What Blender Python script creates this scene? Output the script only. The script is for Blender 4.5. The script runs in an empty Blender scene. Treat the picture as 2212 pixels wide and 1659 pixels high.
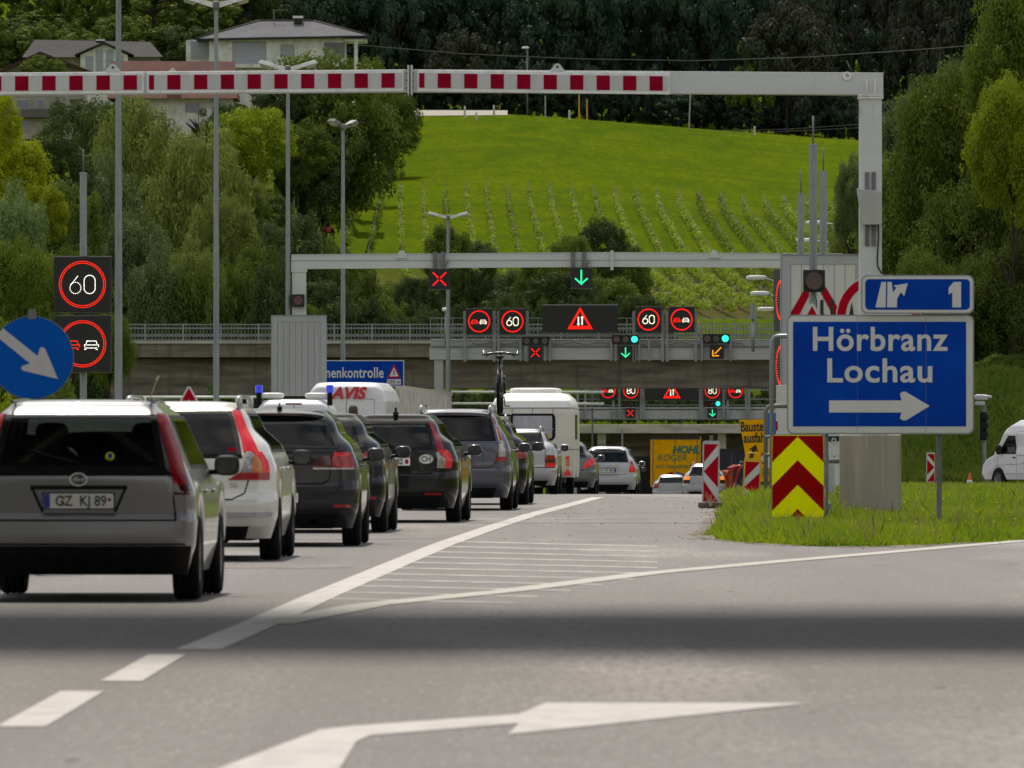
import bpy, bmesh, math, random
import numpy as np
from mathutils import Vector, Matrix
R = math.radians
S = bpy.context.scene
COL = S.collection
# ------------------------------------------------------------------ camera, sky, sun, exposure
F = 19500.0; CX = 1106.0; HY = 933.0; CH = 1.263        # focal length in layout pixels, principal column, horizon row, eye height
cam_d = bpy.data.cameras.new("camera"); cam = bpy.data.objects.new("camera", cam_d); COL.objects.link(cam)
cam.location = (0, 0, CH); cam.rotation_euler = (R(90), 0, 0)
cam_d.sensor_width = 36; cam_d.lens = 36 * F / 2212; cam_d.shift_y = 103.5 / 2212
cam_d.clip_start = 1; cam_d.clip_end = 6000
cam_d.dof.use_dof = True; cam_d.dof.focus_distance = 210; cam_d.dof.aperture_fstop = 13
S.camera = cam
SUN_EL, SUN_AZ = 60, -8            # ahead of the camera, a little to the left
w = bpy.data.worlds.new("World"); S.world = w; w.use_nodes = True
nt = w.node_tree; nt.nodes.clear()
sky = nt.nodes.new('ShaderNodeTexSky'); sky.sky_type = 'NISHITA'; sky.sun_disc = False
sky.sun_elevation = R(SUN_EL); sky.sun_rotation = R(SUN_AZ); sky.air_density = 1.2; sky.dust_density = 2.5
bg = nt.nodes.new('ShaderNodeBackground'); bg.inputs[1].default_value = 0.105
wo = nt.nodes.new('ShaderNodeOutputWorld')
wtc = nt.nodes.new('ShaderNodeTexCoord'); wmp = nt.nodes.new('ShaderNodeMapping'); wmp.inputs['Scale'].default_value = (2.2, 2.2, 4.5)   # broken cloud
wn = nt.nodes.new('ShaderNodeTexNoise'); wn.inputs['Scale'].default_value = 1; wn.inputs['Detail'].default_value = 7; wn.inputs['Roughness'].default_value = .55
wr = nt.nodes.new('ShaderNodeMapRange'); wr.inputs[1].default_value = .42; wr.inputs[2].default_value = .60
wx = nt.nodes.new('ShaderNodeMix'); wx.data_type = 'RGBA'; wx.inputs[7].default_value = (9.5, 9.0, 8.3, 1)
nt.links.new(wtc.outputs['Generated'], wmp.inputs[0]); nt.links.new(wmp.outputs[0], wn.inputs[0]); nt.links.new(wn.outputs[0], wr.inputs[0]); nt.links.new(wr.outputs[0], wx.inputs[0])
nt.links.new(sky.outputs[0], wx.inputs[6]); nt.links.new(wx.outputs[2], bg.inputs[0]); nt.links.new(bg.outputs[0], wo.inputs[0])
sun_d = bpy.data.lights.new("sun", 'SUN'); sun_d.energy = 3.8; sun_d.angle = R(0.6); sun_d.color = (1, .93, .82)
sun = bpy.data.objects.new("sun", sun_d); COL.objects.link(sun)
sd = Vector((math.sin(R(SUN_AZ)) * math.cos(R(SUN_EL)), math.cos(R(SUN_AZ)) * math.cos(R(SUN_EL)), math.sin(R(SUN_EL))))
sun.rotation_euler = (-sd).to_track_quat('-Z', 'Y').to_euler(); sun.location = (0, 0, 80)
S.view_settings.view_transform = 'Standard'; S.view_settings.look = 'None'
S.view_settings.gamma = 1; S.view_settings.use_curve_mapping = False; S.view_settings.exposure = 0.0
S.cycles.max_bounces = 7; S.cycles.transparent_max_bounces = 12; S.cycles.diffuse_bounces = 3
S.cycles.glossy_bounces = 3; S.cycles.transmission_bounces = 4
S.cycles.caustics_reflective = False; S.cycles.caustics_refractive = False
RND = random.Random(7)

def W(px, py, Y): return Vector(((px - CX) * Y / F, Y, CH - (py - HY) * Y / F))
def PX(px, Y): return (px - CX) * Y / F
def PZ(py, Y): return CH - (py - HY) * Y / F

# ------------------------------------------------------------------ materials
MATS = {}
def mat(name, col, rough=.6, metal=0, spec=.5, noise=None, bump=None, coat=0, emit=None, emits=0, coord='Object'):
    """noise=(scale(xyz or float), colour2, lo, hi, detail); bump=(scale,strength,dist)"""
    if name in MATS: return MATS[name]
    m = bpy.data.materials.new(name); m.use_nodes = True; n = m.node_tree; b = n.nodes['Principled BSDF']
    b.inputs['Base Color'].default_value = (*col, 1); b.inputs['Roughness'].default_value = rough
    b.inputs['Metallic'].default_value = metal; b.inputs['Specular IOR Level'].default_value = spec
    b.inputs['Coat Weight'].default_value = coat; b.inputs['Coat Roughness'].default_value = .04
    if emit: b.inputs['Emission Color'].default_value = (*emit, 1); b.inputs['Emission Strength'].default_value = emits
    tc = n.nodes.new('ShaderNodeTexCoord')
    def nz(sc, det=6):
        mp = n.nodes.new('ShaderNodeMapping'); t = n.nodes.new('ShaderNodeTexNoise')
        mp.inputs['Scale'].default_value = sc if hasattr(sc, '__len__') else (sc, sc, sc)
        t.inputs['Scale'].default_value = 1; t.inputs['Detail'].default_value = det; t.inputs['Roughness'].default_value = .62
        n.links.new(tc.outputs[coord], mp.inputs[0]); n.links.new(mp.outputs[0], t.inputs[0]); return t
    prev = None
    for q in ([noise] if noise and not isinstance(noise, list) else (noise or [])):
        t = nz(q[0], q[4] if len(q) > 4 else 6); cr = n.nodes.new('ShaderNodeMapRange')
        cr.inputs[1].default_value = q[2]; cr.inputs[2].default_value = q[3]
        mx = n.nodes.new('ShaderNodeMix'); mx.data_type = 'RGBA'
        n.links.new(t.outputs[0], cr.inputs[0]); n.links.new(cr.outputs[0], mx.inputs[0])
        if prev: n.links.new(prev, mx.inputs[6])
        else: mx.inputs[6].default_value = (*col, 1)
        mx.inputs[7].default_value = (*q[1], 1); prev = mx.outputs[2]
    if prev: n.links.new(prev, b.inputs['Base Color'])
    if bump:
        t = nz(bump[0], 8); bp = n.nodes.new('ShaderNodeBump'); bp.inputs['Strength'].default_value = bump[1]
        bp.inputs['Distance'].default_value = bump[2]; n.links.new(t.outputs[0], bp.inputs['Height'])
        n.links.new(bp.outputs[0], b.inputs['Normal'])
    MATS[name] = m; return m
def emis(name, col, s):
    return mat(name, tuple(c * .5 for c in col), .5, emit=col, emits=s)
def glassmat(name, tint, spec_ior=1.45):
    m = bpy.data.materials.new(name); m.use_nodes = True; n = m.node_tree; n.nodes.clear()
    tr = n.nodes.new('ShaderNodeBsdfTransparent'); tr.inputs[0].default_value = (*tint, 1)
    gl = n.nodes.new('ShaderNodeBsdfGlossy'); gl.inputs['Roughness'].default_value = .03; gl.inputs[0].default_value = (.9, .9, .9, 1)
    fr = n.nodes.new('ShaderNodeFresnel'); fr.inputs[0].default_value = spec_ior
    mx = n.nodes.new('ShaderNodeMixShader'); o = n.nodes.new('ShaderNodeOutputMaterial')
    n.links.new(fr.outputs[0], mx.inputs[0]); n.links.new(tr.outputs[0], mx.inputs[1]); n.links.new(gl.outputs[0], mx.inputs[2])
    n.links.new(mx.outputs[0], o.inputs[0]); MATS[name] = m; return m
def leafmat(name, c1, c2, transl=.38, clump=.5, tcol=None):
    m = bpy.data.materials.new(name); m.use_nodes = True; n = m.node_tree; n.nodes.clear()
    at = n.nodes.new('ShaderNodeAttribute'); at.attribute_name = 'tint'
    mx = n.nodes.new('ShaderNodeMix'); mx.data_type = 'RGBA'
    mx.inputs[6].default_value = (*c1, 1); mx.inputs[7].default_value = (*c2, 1)
    oi = n.nodes.new('ShaderNodeObjectInfo'); hs = n.nodes.new('ShaderNodeHueSaturation')
    mr = n.nodes.new('ShaderNodeMapRange'); mr.inputs[3].default_value = .75; mr.inputs[4].default_value = 1.2
    n.links.new(oi.outputs['Random'], mr.inputs[0]); n.links.new(mr.outputs[0], hs.inputs['Value'])
    n.links.new(at.outputs['Fac'], mx.inputs[0]); n.links.new(mx.outputs[2], hs.inputs['Color'])
    d = n.nodes.new('ShaderNodeBsdfDiffuse'); t = n.nodes.new('ShaderNodeBsdfTranslucent')
    ms = n.nodes.new('ShaderNodeMixShader'); ms.inputs[0].default_value = transl
    g = n.nodes.new('ShaderNodeBsdfGlossy'); g.inputs['Roughness'].default_value = .45; ms2 = n.nodes.new('ShaderNodeMixShader'); ms2.inputs[0].default_value = .015
    o = n.nodes.new('ShaderNodeOutputMaterial')
    n.links.new(hs.outputs[0], d.inputs[0])
    if tcol:
        h2 = n.nodes.new('ShaderNodeMix'); h2.data_type = 'RGBA'; h2.blend_type = 'MULTIPLY'; h2.inputs[0].default_value = 1
        h2.inputs[7].default_value = (*tcol, 1); n.links.new(hs.outputs[0], h2.inputs[6]); n.links.new(h2.outputs[2], t.inputs[0])
    else: n.links.new(hs.outputs[0], t.inputs[0])
    n.links.new(d.outputs[0], ms.inputs[1]); n.links.new(t.outputs[0], ms.inputs[2])
    n.links.new(ms.outputs[0], ms2.inputs[1]); n.links.new(g.outputs[0], ms2.inputs[2]); n.links.new(ms2.outputs[0], o.inputs[0])
    MATS[name] = m; return m

def paint(name, col, rough=.25, metal=.0, coat=.8, flake=None):
    dirt = tuple(c * .72 + .035 for c in col)
    dk_ = sum(col) < .15
    return mat(name, col, rough, 0 if sum(col) < .08 else metal, .1 if dk_ else .5, noise=((2.2, 2.2, 5), tuple(c * 1.5 + .004 for c in col) if dk_ else dirt, .48, .75), coat=.65 if dk_ else coat)
silver = paint('silver_paint', (.36, .36, .37), .3, .35)
silver1 = paint('dim_silver_paint', (.24, .24, .245), .3, .5)
silver2 = paint('light_silver_paint', (.44, .45, .47), .3, .35)
pearl = paint('pearl_white_paint', (.66, .65, .6), .3, .15)
black = paint('black_paint', (.007, .007, .009), .22)
charcoal = paint('charcoal_paint', (.013, .0135, .015), .25, .2)
bluegrey = paint('blue_grey_paint', (.075, .078, .11), .3, .5)
greyp = paint('mid_grey_paint', (.12, .125, .14), .3, .5)
greenblack = paint('green_black_paint', (.010, .012, .010), .22)
vwhite = paint('van_white_paint', (.72, .73, .75), .35, 0, .4)
cream = mat('caravan_cream', (.62, .6, .52), .42, noise=((1.5, 1.5, .6), (.5, .48, .4), .45, .75), bump=((1, 9, 9), .1, .01))
creamtop = mat('caravan_white_roof', (.8, .8, .78), .4, noise=(3, (.65, .64, .6), .5, .8))
blk = mat('black_plastic', (.007, .007, .007), .6, spec=.15, noise=(20, (.014, .014, .014), .4, .7))
rubber = mat('rubber', (.008, .008, .008), .85, spec=.15, noise=(14, (.018, .017, .016), .4, .7), bump=(60, .3, .01))
rimm = mat('alloy_rim', (.3, .3, .31), .35, .8, noise=(10, (.15, .14, .13), .45, .7))
seatm = mat('seat_fabric', (.01, .01, .012), .9, noise=(30, (.02, .02, .022), .4, .6))
chrome = mat('chrome', (.6, .6, .62), .15, 1, noise=(20, (.5, .5, .5), .4, .6))
gl_dark = glassmat('tinted_glass', (.2, .21, .22))
gl_clear = glassmat('green_tinted_glass', (.72, .82, .78))
gl_side = glassmat('side_glass', (.16, .19, .17), 1.35)
lred = mat('tail_lamp_red', (.38, .004, .008), .15, coat=.4, noise=((3, 3, 90), (.2, .004, .006), .45, .6))
lbright = mat('tail_lamp_bright', (.6, .006, .01), .15, coat=.4, noise=((60, 3, 60), (.45, .005, .008), .45, .6), emit=(1, .01, .01), emits=.12)
ldark = mat('tail_lamp_smoked', (.09, .004, .006), .12, coat=1, noise=((3, 3, 60), (.05, .002, .002), .45, .6))
lclear = mat('tail_lamp_clear', (.45, .42, .4), .15, .4, coat=1, noise=((50, 3, 50), (.25, .2, .18), .45, .6))
lamber = mat('tail_lamp_amber', (.6, .2, .03), .15, coat=1, noise=((50, 3, 50), (.4, .12, .02), .45, .6))
platew = mat('plate_white', (.8, .8, .76), .4, noise=(25, (.7, .7, .66), .45, .7))
dblue = mat('plate_blue', (.01, .03, .3), .4)
txtk = mat('black_lettering', (.012, .012, .012), .5)
boardw_shade = mat('board_white_shade', (.56, .56, .555), .6, noise=((4, 4, 2), (.42, .42, .415), .45, .8))  # white darkened in colour so the board frames look sunlit beside it
signw = mat('sign_white', (.6, .6, .58), .5, noise=((4, 4, 2), (.54, .54, .52), .45, .8))
signb = mat('sign_blue', (.0, .04, .33), .6, spec=.08, noise=((1.2, 1.2, 1.2), (.0, .06, .42), .4, .7))
signbd = mat('round_sign_blue', (.0, .09, .42), .6, spec=.08, noise=[((9, 9, 9), (.0, .11, .46), .5, .75), ((60, 60, 25), (.35, .42, .5), .72, .76)])
signr = mat('sign_red', (.45, .004, .018), .7, spec=.05, noise=(5, (.34, .004, .015), .4, .7))
darkred = mat('beam_red', (.32, .002, .028), .7, spec=.05, noise=(4, (.22, .003, .018), .4, .7))
chevred = mat('chevron_red', (.34, .002, .001), .7, spec=.05, noise=(5, (.24, .004, .003), .4, .75))
chevyel = mat('chevron_yellow', (.92, .93, .0), .7, spec=.03, noise=(2, (.86, .87, .0), .4, .7))
orange = mat('site_sign_orange', (.85, .42, .0), .7, spec=.05, noise=(3, (.68, .32, .005), .4, .7))
yellowp = mat('yellow_plastic', (.72, .42, .01), .4, noise=(8, (.55, .3, .01), .45, .7))
galv = mat('galvanised_steel', (.3, .325, .34), .48, .55, noise=[((9, 9, 1.2), (.2, .22, .235), .4, .7), (60, (.38, .4, .41), .6, .75)])
galvd = mat('weathered_steel', (.2, .2, .2), .6, .3, noise=((6, 6, 2), (.12, .115, .11), .4, .7))
beamp = mat('gantry_paint', (.6, .62, .62), .42, .05, noise=[((.6, 2, 3), (.54, .56, .56), .4, .7), ((14, 14, 1.5), (.4, .41, .4), .6, .8)])
beamw = mat('beam_white', (.6, .6, .59), .45, noise=((2, 2, 6), (.5, .5, .49), .45, .75))
framew = mat('frame_white', (.82, .82, .82), .4, noise=(6, (.6, .6, .6), .45, .7))
cabg = mat('cabinet_grey', (.42, .42, .45), .5, .1, noise=((2, 2, .5), (.36, .36, .385), .4, .7))
ledk = mat('led_panel_black', (.012, .011, .012), .6, noise=(15, (.02, .018, .02), .4, .7))
conc = mat('pedestal_concrete', (.40, .36, .30), 1, spec=0, noise=[((2.2, 2.2, .3), (.24, .21, .16), .42, .66), ((9, 9, .5), (.33, .30, .25), .45, .7), ((11, 11, .22), (.50, .49, .46), .62, .72), (12, (.3, .27, .22), .6, .8)], bump=(40, .15, .01))
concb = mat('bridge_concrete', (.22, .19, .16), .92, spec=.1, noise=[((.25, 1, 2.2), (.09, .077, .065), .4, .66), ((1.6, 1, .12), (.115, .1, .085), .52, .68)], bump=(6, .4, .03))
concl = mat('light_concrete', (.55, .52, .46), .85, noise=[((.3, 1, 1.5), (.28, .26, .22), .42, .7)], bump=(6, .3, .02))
E_red = emis('led_red', (1, .015, .0), 2.6); E_white = emis('led_white', (1, .93, .82), 2.6); E_green = emis('led_green', (.02, .9, .35), 1.5)
E_redf = emis('led_red_far', (1, .005, .0), 1.25); E_whitef = emis('led_white_far', (1, .95, .75), 1.1)
E_lamp = emis('green_signal_lamp', (.03, 1, .62), 1.6); E_or = emis('led_orange', (1, .36, .0), 1.3)
bluel = mat('beacon_blue', (.0, .02, .55), .15, coat=1, noise=(30, (.0, .01, .35), .4, .6), emit=(.0, .03, 1), emits=.35)

# ------------------------------------------------------------------ mesh builder
def gloc(o):
    v = Vector((0, 0, 0))
    while o: v += o.location; o = o.parent
    return v
class MB:
    def __init__(s): s.v = []; s.f = []; s.m = []; s.mi = 0; s.mats = []
    def use(s, m):
        if m not in s.mats: s.mats.append(m)
        s.mi = s.mats.index(m); return s
    def add(s, vs, fs):
        k = len(s.v); s.v += [tuple(p) for p in vs]
        for f in fs: s.f.append(tuple(i + k for i in f)); s.m.append(s.mi)
        return s
    def box(s, x0, x1, y0, y1, z0, z1):
        v = [(x, y, z) for z in (z0, z1) for y in (y0, y1) for x in (x0, x1)]
        return s.add(v, [(0, 2, 3, 1), (4, 5, 7, 6), (0, 1, 5, 4), (1, 3, 7, 5), (3, 2, 6, 7), (2, 0, 4, 6)])
    def prism(s, poly, y0, y1):             # polygon in x,z, extruded along y
        n = len(poly); v = [(p[0], y0, p[1]) for p in poly] + [(p[0], y1, p[1]) for p in poly]
        fs = [tuple(range(n)), tuple(range(2 * n - 1, n - 1, -1))] + [(i, i + n, (i + 1) % n + n, (i + 1) % n) for i in range(n)]
        return s.add(v, fs)
    def prismx(s, poly, x0, x1):            # polygon in y,z
        n = len(poly); v = [(x0, p[0], p[1]) for p in poly] + [(x1, p[0], p[1]) for p in poly]
        return s.add(v, [tuple(range(n)), tuple(range(2 * n - 1, n - 1, -1))] + [(i, i + n, (i + 1) % n + n, (i + 1) % n) for i in range(n)])
    def tube(s, pts, rad, n=10, cap=True):
        pts = [Vector(p) for p in pts]; rad = rad if hasattr(rad, '__len__') else [rad] * len(pts)
        k = len(s.v); up = None
        for i, p in enumerate(pts):
            d = (pts[min(i + 1, len(pts) - 1)] - pts[max(i - 1, 0)]).normalized()
            if up is None: up = d.orthogonal().normalized()
            up = (up - d * up.dot(d)).normalized(); q = d.cross(up)
            for j in range(n):
                a = 2 * math.pi * j / n; s.v.append(tuple(p + (up * math.cos(a) + q * math.sin(a)) * rad[i]))
        for i in range(len(pts) - 1):
            for j in range(n):
                a = k + i * n + j; b = k + i * n + (j + 1) % n; s.f.append((a, b, b + n, a + n)); s.m.append(s.mi)
        if cap:
            s.f.append(tuple(range(k + n - 1, k - 1, -1))); s.m.append(s.mi)
            e = k + (len(pts) - 1) * n; s.f.append(tuple(range(e, e + n))); s.m.append(s.mi)
        return s
    def ring(s, cx, cz, r0, r1, y0, y1, n=48, sx=1):
        for i in range(n):
            a, b = 2 * math.pi * i / n, 2 * math.pi * (i + 1) / n
            P = [(cx + r * math.cos(t) * sx, cz + r * math.sin(t)) for r, t in ((r0, a), (r1, a), (r1, b), (r0, b))]
            v = [(p[0], y0, p[1]) for p in P] + [(p[0], y1, p[1]) for p in P]
            s.add(v, [(0, 1, 2, 3), (7, 6, 5, 4), (1, 5, 6, 2), (3, 7, 4, 0)])
        return s
    def disc(s, cx, cz, r, y0, y1, n=40, sx=1):
        return s.prism([(cx + r * sx * math.cos(2 * math.pi * i / n), cz + r * math.sin(2 * math.pi * i / n)) for i in range(n)], y0, y1)
    def stroke(s, path, wd, y0, y1):
        for a, b in zip(path[:-1], path[1:]):
            a = Vector(a); b = Vector(b); d = (b - a)
            if d.length < 1e-6: continue
            d.normalize(); nn = Vector((-d.y, d.x)) * wd / 2; e = d * wd * .3
            s.prism([tuple(a - e + nn), tuple(a - e - nn), tuple(b + e - nn), tuple(b + e + nn)], y0, y1)
        return s
    def dots(s, path, r, step, y0, y1, n=7):
        for a, b in zip(path[:-1], path[1:]):
            a = Vector(a); b = Vector(b); L = (b - a).length; k = max(1, round(L / step))
            for i in range(k):
                p = a.lerp(b, i / k); s.disc(p.x, p.y, r, y0, y1, n)
        return s
    def rrect(s, x0, x1, z0, z1, r, y0, y1, n=6):
        P = []
        for cx, cz, a0 in ((x1 - r, z1 - r, 0), (x0 + r, z1 - r, 90), (x0 + r, z0 + r, 180), (x1 - r, z0 + r, 270)):
            for i in range(n + 1):
                a = R(a0 + 90 * i / n); P.append((cx + r * math.cos(a), cz + r * math.sin(a)))
        return s.prism(P, y0, y1)
    def lathe(s, prof, axis='z', c=(0, 0, 0), n=24):     # prof: (r, h)
        k = len(s.v)
        for r, h in prof:
            for j in range(n):
                a = 2 * math.pi * j / n; p, q = r * math.cos(a), r * math.sin(a)
                s.v.append((c[0] + (h if axis == 'x' else p), c[1] + (h if axis == 'y' else (q if axis == 'z' else p)), c[2] + (h if axis == 'z' else q)))
        for i in range(len(prof) - 1):
            for j in range(n):
                a = k + i * n + j; b = k + i * n + (j + 1) % n; s.f.append((a, b, b + n, a + n)); s.m.append(s.mi)
        return s
    def xf(s, M, k=0):
        s.v[k:] = [tuple(M @ Vector(p)) for p in s.v[k:]]; return s
    def build(s, name, m=None, parent=None, smooth=False, world=True, bevel=0):
        me = bpy.data.meshes.new(name)
        off = gloc(parent) if (parent and world) else Vector((0, 0, 0))
        me.from_pydata([(a - off.x, b - off.y, c - off.z) for a, b, c in s.v], [], s.f)
        for q in (s.mats or [m]): me.materials.append(q)
        me.polygons.foreach_set('material_index', s.m)
        if smooth is True: me.polygons.foreach_set('use_smooth', [True] * len(s.f))
        bm = bmesh.new(); bm.from_mesh(me)
        if bevel or smooth: bmesh.ops.remove_doubles(bm, verts=bm.verts, dist=1e-5)
        bmesh.ops.recalc_face_normals(bm, faces=bm.faces)
        if bevel:
            es = [e for e in bm.edges if len(e.link_faces) == 2 and e.calc_face_angle(0) > .5]
            bmesh.ops.bevel(bm, geom=es, offset=bevel, segments=2, profile=.6, affect='EDGES', clamp_overlap=True)
        if smooth == 'auto':
            for f in bm.faces: f.smooth = True
            for e in bm.edges:
                if len(e.link_faces) == 2 and e.calc_face_angle(0) > .6: e.smooth = False
        bm.to_mesh(me); bm.free()
        o = bpy.data.objects.new(name, me); COL.objects.link(o)
        if parent: o.parent = parent
        return o
def thing(name, label, cat, loc=(0, 0, 0), group=None, rot=0):
    o = bpy.data.objects.new(name, None); COL.objects.link(o); o.location = loc; o.rotation_euler = (0, 0, rot)
    o.empty_display_size = .3
    return tag(o, label, cat, group)
def tag(o, label, cat, group=None, kind=None):
    if label: o['label'] = label
    if cat: o['category'] = cat
    if group: o['group'] = group
    if kind: o['kind'] = kind
    return o
def text(name, s, size, m, loc, parent, align='CENTER', ext=.004, bold=0, sx=1, shear=0, rot=(90, 0, 0), world=True, spacing=1):
    c = bpy.data.curves.new(name, 'FONT'); c.body = s; c.size = size; c.align_x = align; c.align_y = 'CENTER'
    c.extrude = ext; c.offset = bold; c.shear = shear; c.space_character = spacing; c.resolution_u = 4
    t = bpy.data.objects.new(name, c); COL.objects.link(t)
    dg = bpy.context.evaluated_depsgraph_get(); dg.update()
    me = bpy.data.meshes.new_from_object(t.evaluated_get(dg)); bpy.data.objects.remove(t)
    me.materials.clear(); me.materials.append(m)
    off = gloc(parent) if (parent and world) else Vector((0, 0, 0))
    from mathutils import Euler
    M = Matrix.Translation(Vector(loc) - off) @ Euler([R(a) for a in rot]).to_matrix().to_4x4() @ Matrix.Diagonal((sx, 1, 1, 1))
    me.transform(M); o = bpy.data.objects.new(name, me); COL.objects.link(o)
    if parent: o.parent = parent
    return o
def lerp_t(tab, x):
    if x <= tab[0][0]: return tab[0][1]
    for (a, p), (b, q) in zip(tab[:-1], tab[1:]):
        if x <= b: return p + (q - p) * (x - a) / (b - a) if b > a else q
    return tab[-1][1]
def sm(t): t = max(0, min(1, t)); return t * t * (3 - 2 * t)

# ------------------------------------------------------------------ ground
ROADZ = [(0, 0), (165, 0), (190, -.06), (212, -.2), (245, -.45), (275, -.68), (320, -1.05), (360, -1.45), (430, -2.2), (480, -2.9), (560, -3.9), (700, -5.6), (770, -6.2)]
HILL = [(770, -6.2), (790, -1), (800, 4.5), (820, 11.3), (1000, 26.6), (1200, 43.5), (1250, 45), (1600, 85), (2600, 260)]
def rz(Y): return lerp_t(ROADZ, Y)
def T(X, Y):
    if Y < 770:
        z = rz(Y)
        xl, xr = -.03 * Y - 2, .0305 * Y + .8
        z += sm((xl - X) / 8) * (min(max(Y - 150, 0) * .012, 3.0) - z) * sm((Y - 200) / 100)
        z += .32 * sm((X - xr + .6) / 1.6) * sm((Y - 268) / 40)
        z += sm((X - xr) / 5) * sm((Y - 330) / 30) * (3.2 - z)
        z += sm((Y - 560) / 200) * sm((-X - 16) / 12) * 12
    else:
        z = lerp_t(HILL, Y)
        z += 14 * sm((-X - 16) / 14) * sm((Y - 780) / 110) * sm((1240 - Y) / 150)
        if X > 0: z -= .075 * X * sm((Y - 850) / 300) * sm((1500 - Y) / 200)
        z += .5 * math.sin(X * .11 + 1) * math.sin(Y * .013) * sm((Y - 830) / 60)
    return z
def grid(name, xs, ys, zf, m, dz=0):
    mb = MB(); nx = len(xs)
    for y in ys:
        for x in xs: mb.v.append((x, y, zf(x, y) + dz))
    for j in range(len(ys) - 1):
        for i in range(nx - 1):
            a = j * nx + i; mb.f.append((a, a + 1, a + 1 + nx, a + nx)); mb.m.append(0)
    o = mb.build(name, m, smooth=True); tag(o, None, None, kind='structure'); return o

def ground_material():
    m = bpy.data.materials.new('grassland'); m.use_nodes = True; n = m.node_tree; b = n.nodes['Principled BSDF']
    L = n.links.new; b.inputs['Roughness'].default_value = 1; b.inputs['Specular IOR Level'].default_value = 0
    g = n.nodes.new('ShaderNodeNewGeometry'); sp = n.nodes.new('ShaderNodeSeparateXYZ'); L(g.outputs['Position'], sp.inputs[0])
    def noise(sc, det=6):
        mp = n.nodes.new('ShaderNodeMapping'); mp.inputs['Scale'].default_value = sc; t = n.nodes.new('ShaderNodeTexNoise')
        t.inputs['Scale'].default_value = 1; t.inputs['Detail'].default_value = det; t.inputs['Roughness'].default_value = .6
        L(g.outputs['Position'], mp.inputs[0]); L(mp.outputs[0], t.inputs[0]); return t.outputs[0]
    def rng(src, lo, hi, a=0, c=1):
        r = n.nodes.new('ShaderNodeMapRange'); r.inputs[1].default_value = lo; r.inputs[2].default_value = hi
        r.inputs[3].default_value = a; r.inputs[4].default_value = c; L(src, r.inputs[0]); return r.outputs[0]
    def mix(f, a, c):
        x = n.nodes.new('ShaderNodeMix'); x.data_type = 'RGBA'
        if hasattr(f, 'name'): L(f, x.inputs[0])
        else: x.inputs[0].default_value = f
        for s, i in ((a, 6), (c, 7)):
            if isinstance(s, tuple): x.inputs[i].default_value = (*s, 1)
            else: L(s, x.inputs[i])
        return x.outputs[2]
    c = mix(rng(noise((.05, .014, .02)), .42, .58), (.076, .116, .0035), (.050, .092, .005))
    c = mix(rng(noise((.35, .04, .3), 8), .4, .66), c, (.100, .130, .005))
    c = mix(rng(noise((.012, .12, .012), 5), .5, .66), c, (.060, .096, .006))
    c = mix(rng(noise((1.5, .35, 1.5), 9), .45, .7), c, (.055, .082, .008))
    # brown soil between the lower vines and along the lanes
    soil = mix(rng(noise((2, 1, 2)), .4, .6), (.10, .07, .035), (.06, .075, .015))
    my = n.nodes.new('ShaderNodeMath'); my.operation = 'MULTIPLY'
    L(rng(sp.outputs[1], 905, 860), my.inputs[0]); L(rng(sp.outputs[1], 822, 828), my.inputs[1])
    m2 = n.nodes.new('ShaderNodeMath'); m2.operation = 'MULTIPLY'; L(my.outputs[0], m2.inputs[0]); L(rng(noise((.3, .12, .3)), .25, .42), m2.inputs[1])
    c = mix(m2.outputs[0], c, soil)
    L(c, b.inputs['Base Color'])
    bp = n.nodes.new('ShaderNodeBump'); bp.inputs['Strength'].default_value = .7; bp.inputs['Distance'].default_value = .3
    L(noise((1.2, .6, 1.2), 9), bp.inputs['Height']); L(bp.outputs[0], b.inputs['Normal'])
    return m
grassland = ground_material()
ys = [-900, -300, -100, -40, 0, 30, 60, 90] + list(range(100, 340, 6)) + list(range(340, 770, 12)) + list(range(770, 840, 4)) + list(range(840, 1260, 12)) + list(range(1260, 2601, 60))
xs = [-420, -260, -160, -110, -85] + list(range(-70, 71, 3)) + [85, 110, 160, 260, 420]
grid('ground', xs, ys, T, grassland, -.03)

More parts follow.
